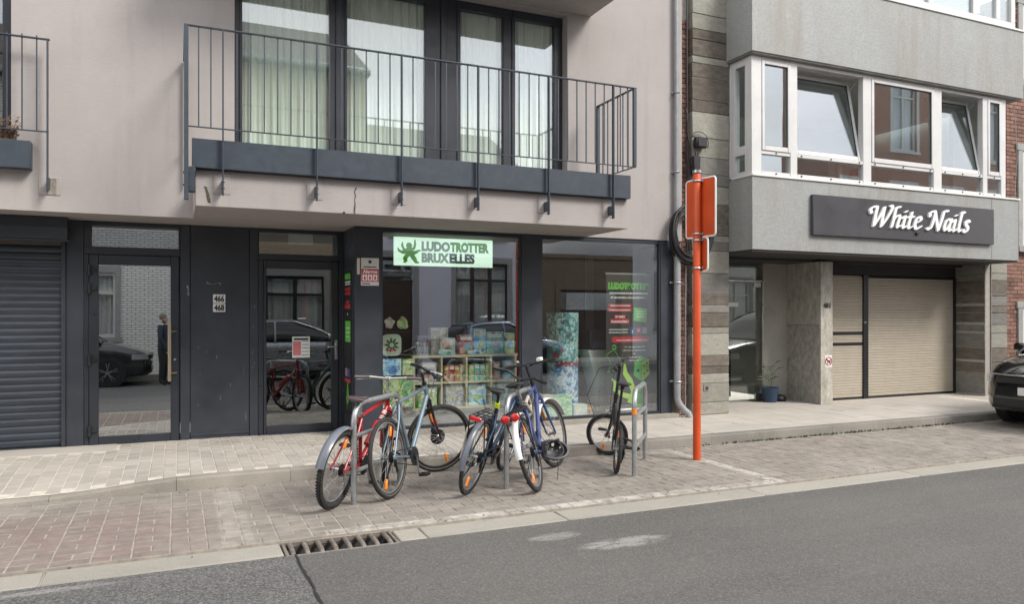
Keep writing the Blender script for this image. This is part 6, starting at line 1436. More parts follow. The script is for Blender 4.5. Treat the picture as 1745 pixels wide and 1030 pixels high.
    wheel(root, rh, R, rt, None, knob, False, None, refl, .3, True, wall); w = wheel(root, fh, R, rt, S, knob, disc, M_BLACK if disc else None, refl, 1.1, False, wall)
    # cables
    m = MB()
    for s, e in ((-1, lerp(hb, bb_, .2)), (1, crown+Vector((.02, .03, -.05)))):
        p0 = S @ (BP(s, .5)+Vector((.02, 0, -.005))); p3 = e; p1 = p0+Vector((.14, -s*.04, .03)); p2 = p3+Vector((.16, s*.03, .12)); m.tube([((1-t_)**3)*p0+3*(1-t_)**2*t_*p1+3*(1-t_)*t_*t_*p2+t_**3*p3 for t_ in [k/12 for k in range(13)]], .0026, 5)
    m.tube([lerp(hb, bb_, .2)+Vector((0, .024, .01)), lerp(hb, bb_, .9)+Vector((0, .026, .01)), lerp(bb_, rh, .5)+Vector((0, -.05, .01)), rh+Vector((-.02, -.07, -.03)), rh+Vector((.01, -.075, -.08))], .0026, 5)
    m.build('brake_cable', M_BLACK, root)
    # rear brake / front brake
    if not disc:
        m = MB()
        for s in (-1, 1): m.tube([crown+Vector((.03, s*.035, -.03)), crown+Vector((.04, s*.035, .03)), crown+Vector((.04, s*.01, .055))], [.009, .007, .004], 6)
        m.xform(S); m.build('front_brake', M_CHROME, root)
    else:
        m = MB(); q = fh+Vector((-.05, .052, .07)); m.box(q.x-.025, q.x+.025, q.y-.02, q.y+.012, q.z-.03, q.z+.03, .006); m.xform(S); m.build('brake_caliper', M_DARKMET, root)
    if rear_guard:
        mt, a0, a1, wd = rear_guard; m = MB(); arc_strip(m, rh, R+.016, a0, a1, wd); g = m.build('mudguard', mt, root); m = MB()
        for s in (-1, 1):
            a = a0+(a1-a0)*.8; m.tube([rh+Vector((0, s*.062, 0)), (rh.x+(R+.018)*cos(a), s*wd*.48, rh.z+(R+.018)*sin(a))], .0022, 5)
        m.build('stay', M_DARKMET, g)
    if front_guard:
        mt, a0, a1, wd = front_guard; m = MB(); arc_strip(m, fh, R+.016, a0, a1, wd); m.xform(S); g = m.build('mudguard', mt, root); m = MB()
        for s in (-1, 1):
            a = a0+(a1-a0)*.85; m.tube([fh+Vector((0, s*.056, 0)), (fh.x+(R+.018)*cos(a), s*wd*.48, fh.z+(R+.018)*sin(a))], .0022, 5)
        m.xform(S); m.build('stay', M_DARKMET, g)
    if rack:
        zr = 2*R+.055; m = MB()
        for y in (-.065, -.022, .022, .065): m.tube([(.20, y*.6, zr+.01), (.12, y, zr), (-.27, y, zr)], .005, 6)
        for xx in (.06, -.08, -.18, -.27): m.tube([(xx, -.07, zr), (xx, .07, zr)], .005, 6)
        for s in (-1, 1):
            m.tube([(-.02, s*.07, zr), (-.01, s*.075, R+.15), (0, s*.068, R+.02)], .006, 6); m.tube([(-.25, s*.07, zr), (-.13, s*.078, R+.18), (0, s*.070, R+.02)], .006, 6)
        rk = m.build('rack', M_DARKMET, root)
    if rear_light: rear_light(root, R)
    if extra and 'more' in extra: extra['more'](root, dict(R=R, bb=bb_, st=st, ht=ht, hb=hb, crown=crown, S=S, clamp=clamp, BP=BP, fh=fh, rh=rh))
    # put it on the ground: rear tyre at the contact point, pitched so that the front tyre touches too
    b0 = GP(px, py, Z_BAY); rz = pi/2-az
    fw = S @ fh; fn = (S.to_3x3() @ Vector((0, 1, 0))).normalized()
    def low(pitch):
        M = Euler((lean, pitch, rz), 'XYZ').to_matrix(); c = M @ fw; n = M @ fn; return c.z-(R-rt)*sqrt(max(0, 1-n.z*n.z))-rt
    lo, hi = -.3, .3
    for _ in range(40):
        mid_ = (lo+hi)/2
        if low(mid_) > 0: lo = mid_
        else: hi = mid_
    root.rotation_euler = (lean, (lo+hi)/2, rz)
    root.location = (b0.x, b0.y, Z_BAY+rt*(1-cos(lean))+.002); return root

M_BRED = mat('red_bike_paint', (.36, .012, .02), .38, .0, .1, 8, coat=.15, dirt=.3); M_BGREY = mat('grey_blue_bike_paint', (.17, .235, .285), .36, .3, .08, 8, coat=.2, dirt=.2)
M_BNAVY = mat('dark_blue_bike_paint', (.02, .06, .13), .38, .2, .1, 8, coat=.2, dirt=.2); M_BVIO = mat('violet_blue_bike_paint', (.06, .085, .23), .38, .2, .1, 8, coat=.2, dirt=.25)
M_GUARDG = mat('grey_plastic_guard', (.13, .145, .175), .35, 0, .1, 9, coat=.2); M_GUARDW = mat('white_plastic_guard', (.74, .74, .73), .35, 0, .05, 9); M_BROWNS = mat('worn_saddle', (.075, .05, .052), .5, 0, .3, 20)
M_NEON = mat('neon_band', (.62, .80, .02), .5); M_BKP = mat('black_bike_paint', (.018, .018, .02), .32, .2, .1, 8, coat=.4); M_GREYW = mat('grey_tyre_wall', (.20, .195, .18), .7)
M_HELM = mat('helmet_shell', (.055, .058, .065), .55, 0, .1, 9)
def kick(root, k, y=.07):
    m = MB(); q = lerp(k['bb'], k['rh'], .55); m.tube([q+Vector((0, y*.7, .02)), q+Vector((-.05, y, -.10)), q+Vector((-.16, y*1.25, -.215))], [.010, .009, .008], 8); m.cyl(q+Vector((-.16, y*1.25, -.215)), q+Vector((-.175, y*1.3, -.235)), .012, 8); m.build('kickstand', M_DARKMET, root)
def ulock(root, c, s=1, mt=None):
    m = MB(); c = Vector(c); m.tube([c+Vector((-.055, .03*s, 0)), c+Vector((-.055, .05*s, .12)), c+Vector((-.03, .06*s, .165)), c+Vector((.03, .06*s, .165)), c+Vector((.055, .05*s, .12)), c+Vector((.055, .03*s, 0))], .0085, 8); m.cyl(c+Vector((-.075, .03*s, 0)), c+Vector((.075, .03*s, 0)), .016, 10); m.build('shackle_lock', M_BLACK, root)
def stripes(root, k, mt, f0=.25, f1=.7, r=.0235):
    m = MB(); a, b_ = k['hb']+(k['ht']-k['hb'])*.23, k['bb']; p0, p1 = lerp(a, b_, f0), lerp(a, b_, f1); n = 7
    for i in range(n):
        if i in (2, 5): continue
        m.cyl(lerp(p0, p1, i/n), lerp(p0, p1, (i+.55)/n), r, 12)
    m.build('decal', mt, root)
# 1 red mountain bicycle
def red_more(root, k):
    m = MB(); b_ = k['bb']; p0, p1 = lerp(k['hb'], b_, .35), lerp(k['hb'], b_, .75); m.cyl(p0+Vector((-.02, .0, .05)), p1+Vector((-.02, 0, .05)), .034, 14); m.build('bottle', mat('bottle_red', (.40, .02, .03), .35), root); stripes(root, k, M_WHITE, .1, .32, .0234)
    m = MB(); q = lerp(k['st'], b_, .4); m.tube([q+Vector((.03, .03, .16)), q+Vector((.10, .05, .0)), q+Vector((.02, .05, -.14)), q+Vector((-.06, .03, .0)), q+Vector((.03, .03, .16))], .014, 8); m.build('lock_cable', M_BLACK, root)
bicycle('red mountain bicycle with grey rear mudguard leaning on the left stand', 566, 867, radians(37.5), radians(9), radians(20), M_BRED, R=.327, rt=.026, wb=1.05, sad_h=.905, bar='flat', bar_h=1.0, bar_w=.60, knob=True, rear_guard=(M_GUARDG, radians(62), radians(168), .075), seat_top=.76, sus=True, fork_mat=M_BRED, extra={'saddle': M_BROWNS, 'more': red_more}, barmat=M_STEEL, grip=mat('worn_grip', (.12, .10, .10), .6), crank=radians(-65), refl=1)
# 2 light blue bicycle without saddle
def blue_more(root, k):
    S = k['S']; m = MB(); BP = k['BP']
    m.tube([BP(1, .98), BP(1, 1.02)+Vector((.05, 0, .0)), BP(1, 1.02)+Vector((.11, -.01, .03))], .011, 8); m.tube([BP(-1, .98), BP(-1, 1.02)+Vector((.05, 0, .0)), BP(-1, 1.02)+Vector((.11, .01, .03))], .011, 8); m.xform(S); m.build('bar_end', M_BLACK, root)
    m = MB()
    for s in (-1, 1): a = k['crown']+Vector((.0, s*.055, -.05)); m.tube([lerp(a, k['fh']+Vector((0, s*.056, 0)), .35), lerp(a, k['fh']+Vector((0, s*.056, 0)), .6)], .0155, 10)
    m.xform(S); m.build('fork_decal', mat('dark_red_decal', (.16, .02, .03), .35), root)
    kick(root, k, .075)
    m = MB(); q = k['st']; m.tube([q+Vector((-.02, .02, -.1)), q+Vector((-.12, .06, -.22)), q+Vector((-.05, .07, -.45)), q+Vector((.05, .05, -.50))], .010, 8); m.build('lock_cable', M_BLACK, root)
bicycle('light grey blue bicycle without a saddle, its front wheel turned to the right', 668, 850, radians(41), radians(-6), radians(-46), M_BGREY, R=.352, rt=.020, wb=1.12, saddle=False, bar='flat', bar_h=1.03, bar_w=.62, disc=True, seat_top=.83, fork_mat=M_BKP, barmat=M_DARKMET, wall=M_GREYW, extra={'more': blue_more}, crank=radians(-95))
# 3 dark blue city bicycle with rack
def lamp3(root, R):
    m = MB(); m.box(-.292, -.276, -.055, .055, 2*R+.025, 2*R+.062, .008); m.build('rear_light', M_RED, root)
def navy_more(root, k):
    m = MB(); m.box(-.16, .12, .085, .10, .33, .62, .006); m.build('skirt_guard', mat('cream_skirt_guard', (.50, .48, .43), .6), root)
    m = MB(); p = k['rh']; m.box(-.05, .05, -.09, -.075, .26, .48, .006); 
    kick(root, k); ulock(root, k['st']+Vector((.10, 0, -.30)))
    m = MB(); b0, r0 = k['bb'], k['rh']; m.tube([b0+Vector((.10, -.062, .02)), b0+Vector((.02, -.062, .10)), lerp(b0, r0, .6)+Vector((0, -.060, .075)), r0+Vector((.02, -.058, .05))], [.012, .022, .018, .012], 8, flat=.5); m.build('chain_guard', M_BKP, root)
    m = MB(); c = k['clamp']; m.lathe(c+Vector((.08, 0, -.06)), (1, 0, 0), [(-.05, .012), (-.03, .028), (.01, .034), (.015, .03)], 14); m.xform(k['S']); m.build('front_lamp', M_BLACK, root)
    m = MB(); bx0 = Vector((-.16, .085, 0)); m.prism([(-.12, .60), (.10, .62), (.06, .40), (-.06, .34)], 'y', .082, .086); m.build('pannier_flap', M_BLACK, root)
bicycle('dark blue city bicycle with a rack, red reflector and neon band on its seat post', 796, 843, radians(40), radians(14), radians(0), M_BNAVY, R=.345, rt=.019, wb=1.08, sad_h=.945, bar='rise', bar_h=.97, bar_w=.56, rear_guard=(M_GUARDG, radians(40), radians(188), .055), front_guard=(M_BKP, radians(10), radians(150), .05), rack=True, seat_top=.74, step=True, post_band=M_NEON, rear_light=lamp3, barmat=M_DARKMET, extra={'more': navy_more}, crank=radians(40))
# 4 violet blue bicycle with white mudguards
def lamp4(root, R):
    for y in (-.045, .045):
        m = MB(); m.lathe((-.30, y, 2*R+.02), (-1, 0, 0), [(0, .036), (.02, .038), (.028, .03), (.032, .0)], 16); m.build('rear_light', M_RED, root)
def vio_more(root, k):
    m = MB(); q = k['st']; m.tube([q+Vector((-.05, -.04, -.02)), q+Vector((.03, -.06, .03)), q+Vector((.09, -.05, -.05)), q+Vector((.03, -.05, -.11)), q+Vector((-.05, -.04, -.02))], .017, 8); m.build('folding_lock', mat('tan_lock', (.42, .38, .32), .5), root)
    BP = k['BP']; m = MB(); c = BP(-1, .38); m.box(c.x-.02, c.x+.03, c.y-.03, c.y+.03, c.z+.008, c.z+.05, .008); m.xform(k['S']); m.build('front_lamp', M_WHITE, root)
    m = MB(); m.lathe(k['BP'](1, .45)+Vector((.04, 0, .02)), (0, 0, 1), [(0, .018), (.015, .022), (.03, .01)], 12); m.xform(k['S']); m.build('bell', M_CHROME, root)
    kick(root, k)
    m = MB(); q = k['rh']; m.tube([q+Vector((-.02, .075, .30)), q+Vector((.10, .08, .20)), q+Vector((.22, .07, .10)), q+Vector((.30, .06, .22)), q+Vector((.24, .05, .40))], .011, 8); m.build('chain_lock', M_BLACK, root)
r4 = bicycle('violet blue bicycle with white mudguards and two red rear lights, a helmet hanging on it', 919, 838, radians(37), radians(-16), radians(-15), M_BVIO, R=.350, rt=.019, wb=1.13, sad_h=.985, bar='flat', bar_h=1.10, bar_w=.66, rear_guard=(M_GUARDW, radians(60), radians(178), .062), front_guard=(M_GUARDW, radians(20), radians(165), .09), rack=True, seat_top=.80, rear_light=lamp4, barmat=M_DARKMET, wall=None, extra={'more': vio_more}, crank=radians(15), stem_x=.02)
# 5 black folding bicycle
def fold_more(root, k):
    m = MB(); q = k['bb']; m.tube([q+Vector((.0, -.05, .02)), q+Vector((-.05, -.16, .0)), q+Vector((-.02, -.26, -.08)), q+Vector((.1, -.24, -.12)), q+Vector((.12, -.12, -.08))], .012, 8); m.build('lock_cable', M_BLACK, root)
    m = MB(); c = k['clamp']; S = k['S']; p0 = S @ (c+Vector((.05, .1, .02))); 
    m.tube([p0, p0+Vector((.1, .12, -.05)), p0+Vector((.05, .22, -.35)), p0+Vector((-.02, .10, -.62)), k['crown']+Vector((0, .03, 0))], .004, 6); m.build('loop_cable', M_BLACK, root)
bicycle('small black folding bicycle with its front wheel turned sideways by the right stand', 1049, 808, radians(27), radians(6), radians(72), M_BKP, R=.245, rt=.020, wb=.98, sad_h=.90, bar='flat', bar_h=1.04, bar_w=.52, fold=True, seat_top=.58, barmat=M_DARKMET, extra={'more': fold_more}, crank=radians(200), name='folding_bicycle')
# helmet hanging on the violet bicycle
hx = GP(944, 800, Z_BAY); hd = 7.35; lx = (944-872.5)/FPX*hd; hX, hY, hZ = hd*sin(YAW)+lx*cos(YAW), hd*cos(YAW)-lx*sin(YAW), CAMZ-(766-HORIZON)*hd/FPX
he = empty('bicycle_helmet', (hX, hY, hZ), 'dark grey bicycle helmet hanging upside down from the violet bicycle', 'helmet')
m = MB(); vs = []; NA, NB = 26, 9; fs = []
for i in range(NA):
    a = 2*pi*i/NA
    for j in range(NB):
        b_ = pi/2*j/(NB-1)*.98; w_ = 1+.06*sin(8*a)*sin(b_*2); vs.append((.150*w_*cos(a)*cos(b_), .112*w_*sin(a)*cos(b_), -.11*sin(b_)))
for i in range(NA):
    for j in range(NB-1):
        if j in (2, 3, 5) and i % 3 == 0: continue           # vents
        k = (i+1) % NA; fs.append((i*NB+j, k*NB+j, k*NB+j+1, i*NB+j+1))
vs += [(x*.88, y*.86, z*.84+.004) for x, y, z in vs]; n = NA*NB
fs += [tuple(n+q for q in f[::-1]) for f in fs]
fs += [(i*NB, n+i*NB, n+((i+1) % NA)*NB, ((i+1) % NA)*NB) for i in range(NA)]
R_ = Matrix.Translation((hX, hY, hZ)) @ Euler((radians(48), radians(6), radians(-18)), 'XYZ').to_matrix().to_4x4()
m.add(vs, fs); m.xform(R_); m.build('shell', M_HELM, he, angle=60)
m = MB(); m.ring((0, 0, -.01), (0, 0, 1), .095, .010, 24, 6); m.xform(R_); m.build('liner', M_BLACK, he)
m = MB(); m.tube([(hX+.02, hY, hZ-.06), (hX+.03, hY-.03, hZ-.16), (hX+.025, hY-.03, hZ-.27), (hX+.02, hY-.02, hZ-.35)], .005, 6, flat=.5); m.tube([(hX-.06, hY, hZ-.06), (hX-.065, hY-.02, hZ-.14)], .006, 6, flat=.5); m.tube([(hX-.05, hY+.02, hZ+.02), (hX-.09, hY+.10, hZ+.12), (hX-.12, hY+.16, hZ+.22)], .005, 6, flat=.5); m.build('strap', M_BLACK, he)
# weeds along the foot of the kerb
m = MB()
for i in range(420):
    x = random.choice((random.gauss(8.1, .9), random.gauss(7.1, .5), random.gauss(9.3, .8), random.uniform(5.5, 11)))
    if not 5.4 < x < 11: continue
    y = Y_KERB-random.uniform(.0, .03); h = random.uniform(.012, .05); a = random.uniform(0, 6.28)
    c = Vector((x, y-.004, Z_BAY-.006)); d = Vector((cos(a)*.6, -abs(sin(a))*.7, 1)).normalized(); w_ = d.cross(Vector((sin(a), cos(a), .2))).normalized()*h*.28
    m.add([c, c+d*h*.5+w_, c+d*h, c+d*h*.5-w_], [(0, 1, 2, 3)])
o = m.build('weeds', mat('weed_leaf', (.085, .11, .04), .7, 0, .4, 40, rand=.4), smooth=False, kind='stuff'); o['label'] = 'small weeds growing along the foot of the kerb'; o['category'] = 'weeds'

# crumbs of dry leaf and grit along kerb and gutter
m = MB()
for i in range(260):
    t_ = random.random()
    if t_ < .45: x, y, z = random.uniform(-1, 12), Y_KERB-abs(random.gauss(0, .05)), Z_BAY+.003
    elif t_ < .7: x, y, z = random.uniform(-1, 12), random.gauss(5.58, .05), Z_BAY+.002
    elif t_ < .85: x, y = random.uniform(-.5, 3.2), random.uniform(9.3, 9.75); z = pav_z(x, y)+.003
    else: x, y = random.uniform(-1, 9), random.uniform(7.7, 9.0); z = pav_z(x, y)+.004
    if t_ >= .45 and t_ < .7 and y < Y_GUT1: z = Z_ROAD+.014
    s = random.uniform(.005, .016); a = random.uniform(0, 6.28); c = Vector((x, y, z)); u = Vector((cos(a), sin(a), random.uniform(-.1, .3)))*s; v = Vector((-sin(a), cos(a), random.uniform(-.1, .4)))*s*.6
    m.add([c-u, c+v*.8+Vector((0, 0, s*.25)), c+u, c-v], [(0, 1, 2, 3)])
o = m.build('litter', mat('dry_crumbs', (.12, .09, .06), .9, 0, .5, 40, rand=.5), smooth=False, kind='stuff'); o['label'] = 'scattered crumbs of dry leaf and grit along kerb and gutter'; o['category'] = 'litter'
# ================================================================ CARS
M_CARGL = mat('car_glass', (.012, .014, .016), .04, 0, .05, 2, spec=.9); M_LAMP = mat('headlamp_glass', (.45, .47, .5), .08, .3, .25, 30, coat=1.0); M_TYRE = mat('car_tyre', (.018, .018, .019), .8); M_ALLOY = mat('alloy_rim', (.34, .35, .36), .3, .85)
def interp(tab, x):
    for (x0, v0), (x1, v1) in zip(tab, tab[1:]):
        if x <= x1: t_ = max(0, min(1, (x-x0)/(x1-x0))); t_ = t_*t_*(3-2*t_)*.5+t_*.5; return v0+(v1-v0)*t_
    return tab[-1][1]
def car(label, loc, rz, paint, L=4.4, Wd=1.82, H=1.62, suv=True, van=False, name='parked_car'):
    root = empty(name, (0, 0, 0)); tag(root, label, 'car', 'cars parked along the street'); WO[root.as_pointer()] = (0, 0, 0)
    hw0 = Wd/2; hb = 1.03 if suv else .95                # body height at the windscreen foot
    belt = [(0, .80), (.06, hb-.02), (.5, hb+.02), (L-1.25, hb+.0), (L-.75, hb-.05), (L-.30, hb-.17), (L-.10, hb-.27), (L, hb-.44)]
    half = [(0, .62), (.05, .80), (.25, .93), (.8, 1.0), (L-1.0, 1.0), (L-.45, .955), (L-.18, .86), (L-.06, .74), (L, .62)]
    low_ = [(0, .45), (.12, .30), (.4, .22), (L-.5, .22), (L-.1, .24), (L, .30)]
    xs = [0, .03, .07, .14, .25, .4, .6, .9, 1.3, 1.8, 2.3, L-1.7, L-1.3, L-1.0, L-.8, L-.6, L-.45, L-.32, L-.22, L-.14, L-.08, L-.03, L]
    m = MB(); vs = []; K = None
    for x in xs:
        b_ = interp(belt, x); w = hw0*interp(half, x); zl = interp(low_, x); hgt = b_-zl
        sec = [(0, zl), (w*.80, zl), (w*.93, zl+.03), (w*.985, zl+hgt*.22), (w*1.0, zl+hgt*.50), (w*.985, zl+hgt*.62), (w*.985, zl+hgt*.72), (w*.955, zl+hgt*.88), (w*.90, zl+hgt*.965), (w*.78, b_), (w*.40, b_+.025), (0, b_+.03)]
        ring_ = sec+[(-y, z) for y, z in sec[-2:0:-1]]; K = len(ring_); vs += [(x, y, z) for y, z in ring_]
    n = len(xs); fs = [(i*K+k, i*K+(k+1) % K, (i+1)*K+(k+1) % K, (i+1)*K+k) for i in range(n-1) for k in range(K)]+[tuple(range(K))[::-1], tuple((n-1)*K+k for k in range(K))]
    m.add(vs, fs); body = m.build('body', paint, root, angle=50)
    # greenhouse in dark glass, roof and pillars in paint
    ws, we = (.35 if suv else .5), L-1.05; roof = [(ws-.12, hb), (ws+.25, H-.10), (ws+.7, H-.015), (2.0, H), (L-2.15, H-.01), (L-1.75, H-.14), (we, hb+.02)]
    gx = [ws-.12, ws, ws+.12, ws+.25, ws+.45, ws+.7, 1.6, 2.0, L-2.15, L-1.95, L-1.75, L-1.5, L-1.3, we]
    def gsec(x, inset, lift=0):
        r = interp(roof, x)+lift; f = (r-hb)/(H-hb); w = hw0*.93; w2 = w*(1-.20*max(0, min(1, f)))
        return [(w-inset, hb-.03), (w+(w2-w)*.5-inset*1.0+.012, hb+(r-hb)*.5), (w2-inset, r-.07*f), (w2*.90-inset, r-.015*f), (w2*.5, r), (0, r+.008)]
    m = MB(); vs = []
    for x in gx:
        s_ = gsec(x, .006); ring_ = s_+[(-y, z) for y, z in s_[-2::-1]]; K = len(ring_); vs += [(x, y, z) for y, z in ring_]
    n = len(gx); m.add(vs, [(i*K+k, i*K+k+1, (i+1)*K+k+1, (i+1)*K+k) for i in range(n-1) for k in range(K-1)]); m.build('windows', M_CARGL, root, angle=40)
    m = MB(); vs = []; rx = [ws+.22, ws+.45, ws+.7, 1.6, 2.0, L-2.15, L-2.0]
    for x in rx:
        s_ = gsec(x, -.004, .006)[2:]; ring_ = s_+[(-y, z) for y, z in s_[-2::-1]]; K2 = len(ring_); vs += [(x, y, z) for y, z in ring_]
    m.add(vs, [(i*K2+k, i*K2+k+1, (i+1)*K2+k+1, (i+1)*K2+k) for i in range(len(rx)-1) for k in range(K2-1)]); m.build('roof', paint, root)
    m = MB()
    for s in (-1, 1):
        def gp(x, k): y, z = gsec(x, -.006)[k]; return Vector((x, s*y, z))
        m.tube([gp(L-2.1, 2), gp(L-1.8, 2), gp(L-1.5, 2), gp(we, 1)+Vector((0, 0, -.02))], .026, 6); m.tube([gp(1.75, 0), gp(1.75, 1), gp(1.75, 2)], .026, 6); m.tube([gp(ws+.25, 0), gp(ws+.25, 1), gp(ws+.32, 2)], .06, 6)
    m.build('pillars', paint, root)
    wx = (.80, L-.92); Rw = .34
    for x in wx:
        for s in (-1, 1):
            y = s*hw0
            m = MB(); m.lathe((x, y-s*.16, Rw+.01), (0, s, 0), [(0, Rw+.06), (.166, Rw+.055), (.166, Rw)], 32); m.build('wheel_arch', M_BLACK, root)
            m = MB(); m.lathe((x, y-s*.20, Rw), (0, s, 0), [(0, Rw-.02), (.02, Rw), (.19, Rw), (.215, Rw-.03), (.21, Rw-.10), (.18, Rw-.11)], 36); wo = m.build('wheel', M_TYRE, root)
            m = MB(); m.lathe((x, y-s*.03, Rw), (0, s, 0), [(0, Rw-.10), (.03, Rw-.10), (.034, Rw-.125), (.0, Rw-.13)], 30); m.lathe((x, y-s*.02, Rw), (0, s, 0), [(0, .05), (.03, .05), (.034, .03)], 16)
            for k in range(5):
                a = 2*pi*k/5+.3
                for da in (-.09, .09): m.tube([(x+.04*cos(a), y+s*.0, Rw+.04*sin(a)), (x+(Rw-.11)*cos(a+da*1.6), y-s*.005, Rw+(Rw-.11)*sin(a+da*1.6))], [.016, .014], 6)
            m.build('rim', M_ALLOY, wo)
    for s in (-1, 1):
        m = MB(); a = [(L-.42, .93, .70), (L-.28, .885, .695), (L-.16, .80, .685), (L-.085, .68, .675)]; vs = []
        for (x, wv, z) in a:
            w = hw0*interp(half, x)*1.002
            vs += [(x+.012, s*(w+.0), hb-.40), (x+.012, s*w*.99, hb-.27)]
        m.add(vs, [(2*i, 2*i+2, 2*i+3, 2*i+1) for i in range(3)])
        vs2 = [(x-.05, y*.93, z) for x, y, z in vs]; m.add(vs+vs2, [(0, 1, 9, 8), (6, 7, 15, 14), (0, 2, 10, 8), (2, 4, 12, 10), (4, 6, 14, 12), (1, 3, 11, 9), (3, 5, 13, 11), (5, 7, 15, 13)]); m.build('headlight', M_LAMP, root, angle=30)
        m = MB(); m.box(L-1.35, L-1.20, s*hw0*.96, s*(hw0*.96+.20), hb+.0, hb+.13, .03); m.build('mirror', paint, root)
    m = MB(); m.box(L-.07, L+.012, -hw0*.60, hw0*.60, hb-.40, hb-.29, .02); m.build('grille', M_BLACK, root); m = MB(); m.tube([(L-.10, -hw0*.72, hb-.275), (L+.012, -hw0*.45, hb-.28), (L+.02, 0, hb-.28), (L+.012, hw0*.45, hb-.28), (L-.10, hw0*.72, hb-.275)], .011, 6); m.build('chrome_strip', M_STEEL, root)
    m = MB(); m.box(L-.06, L+.004, -hw0*.66, hw0*.66, .30, .44, .02); m.build('bumper_intake', M_BLACK, root)
    m = MB(); m.box(L+.012, L+.02, -.26, .26, .48, .59, .004); m.build('number_plate', M_PLATE, root)
    for s in (-1, 1):
        for x0 in (1.2, 2.25): m = MB(); m.box(x0, x0+.2, s*(hw0*.985), s*(hw0*.985+.03), hb-.14, hb-.11, .008); m.build('handle', paint, root)
        m = MB(); m.box(.02, .12, s*hw0*.70, s*hw0*.86, .72, .92, .02); m.build('tail_light', M_RED, root)
    # move the unit to its place: local x is forward, origin at the rear
    root.location = loc; root.rotation_euler = (0, 0, rz); return root
M_CBLK = mat('black_car_paint', (.012, .012, .013), .16, .1, .05, 3, coat=.9); M_CDK = mat('dark_grey_car_paint', (.035, .036, .04), .2, .4, .05, 3, coat=.9); M_CSIL = mat('silver_car_paint', (.40, .42, .45), .25, .6, .03, 3, coat=.8); M_CBLU = mat('blue_grey_car_paint', (.20, .24, .31), .22, .5, .03, 3, coat=.8)
car('black car parked at the kerb at the right edge, its headlight and front corner showing', (10.62+4.6, 6.46, Z_BAY), pi, M_CBLK, 4.6, 1.90, 1.72)
car('dark grey car across the street, its nose reflected in the left glass door', (-4.95, -1.25, Z_ROAD), 0, M_CDK, 4.4, 1.84, 1.60)
car('silver car across the street, reflected in the shop door', (.55, -1.25, Z_ROAD), 0, M_CSIL, 4.4, 1.80, 1.58)
car('blue grey hatchback across the street, reflected in the wide shop window', (6.35, -1.25, Z_ROAD), 0, M_CBLU, 4.0, 1.76, 1.44, False)

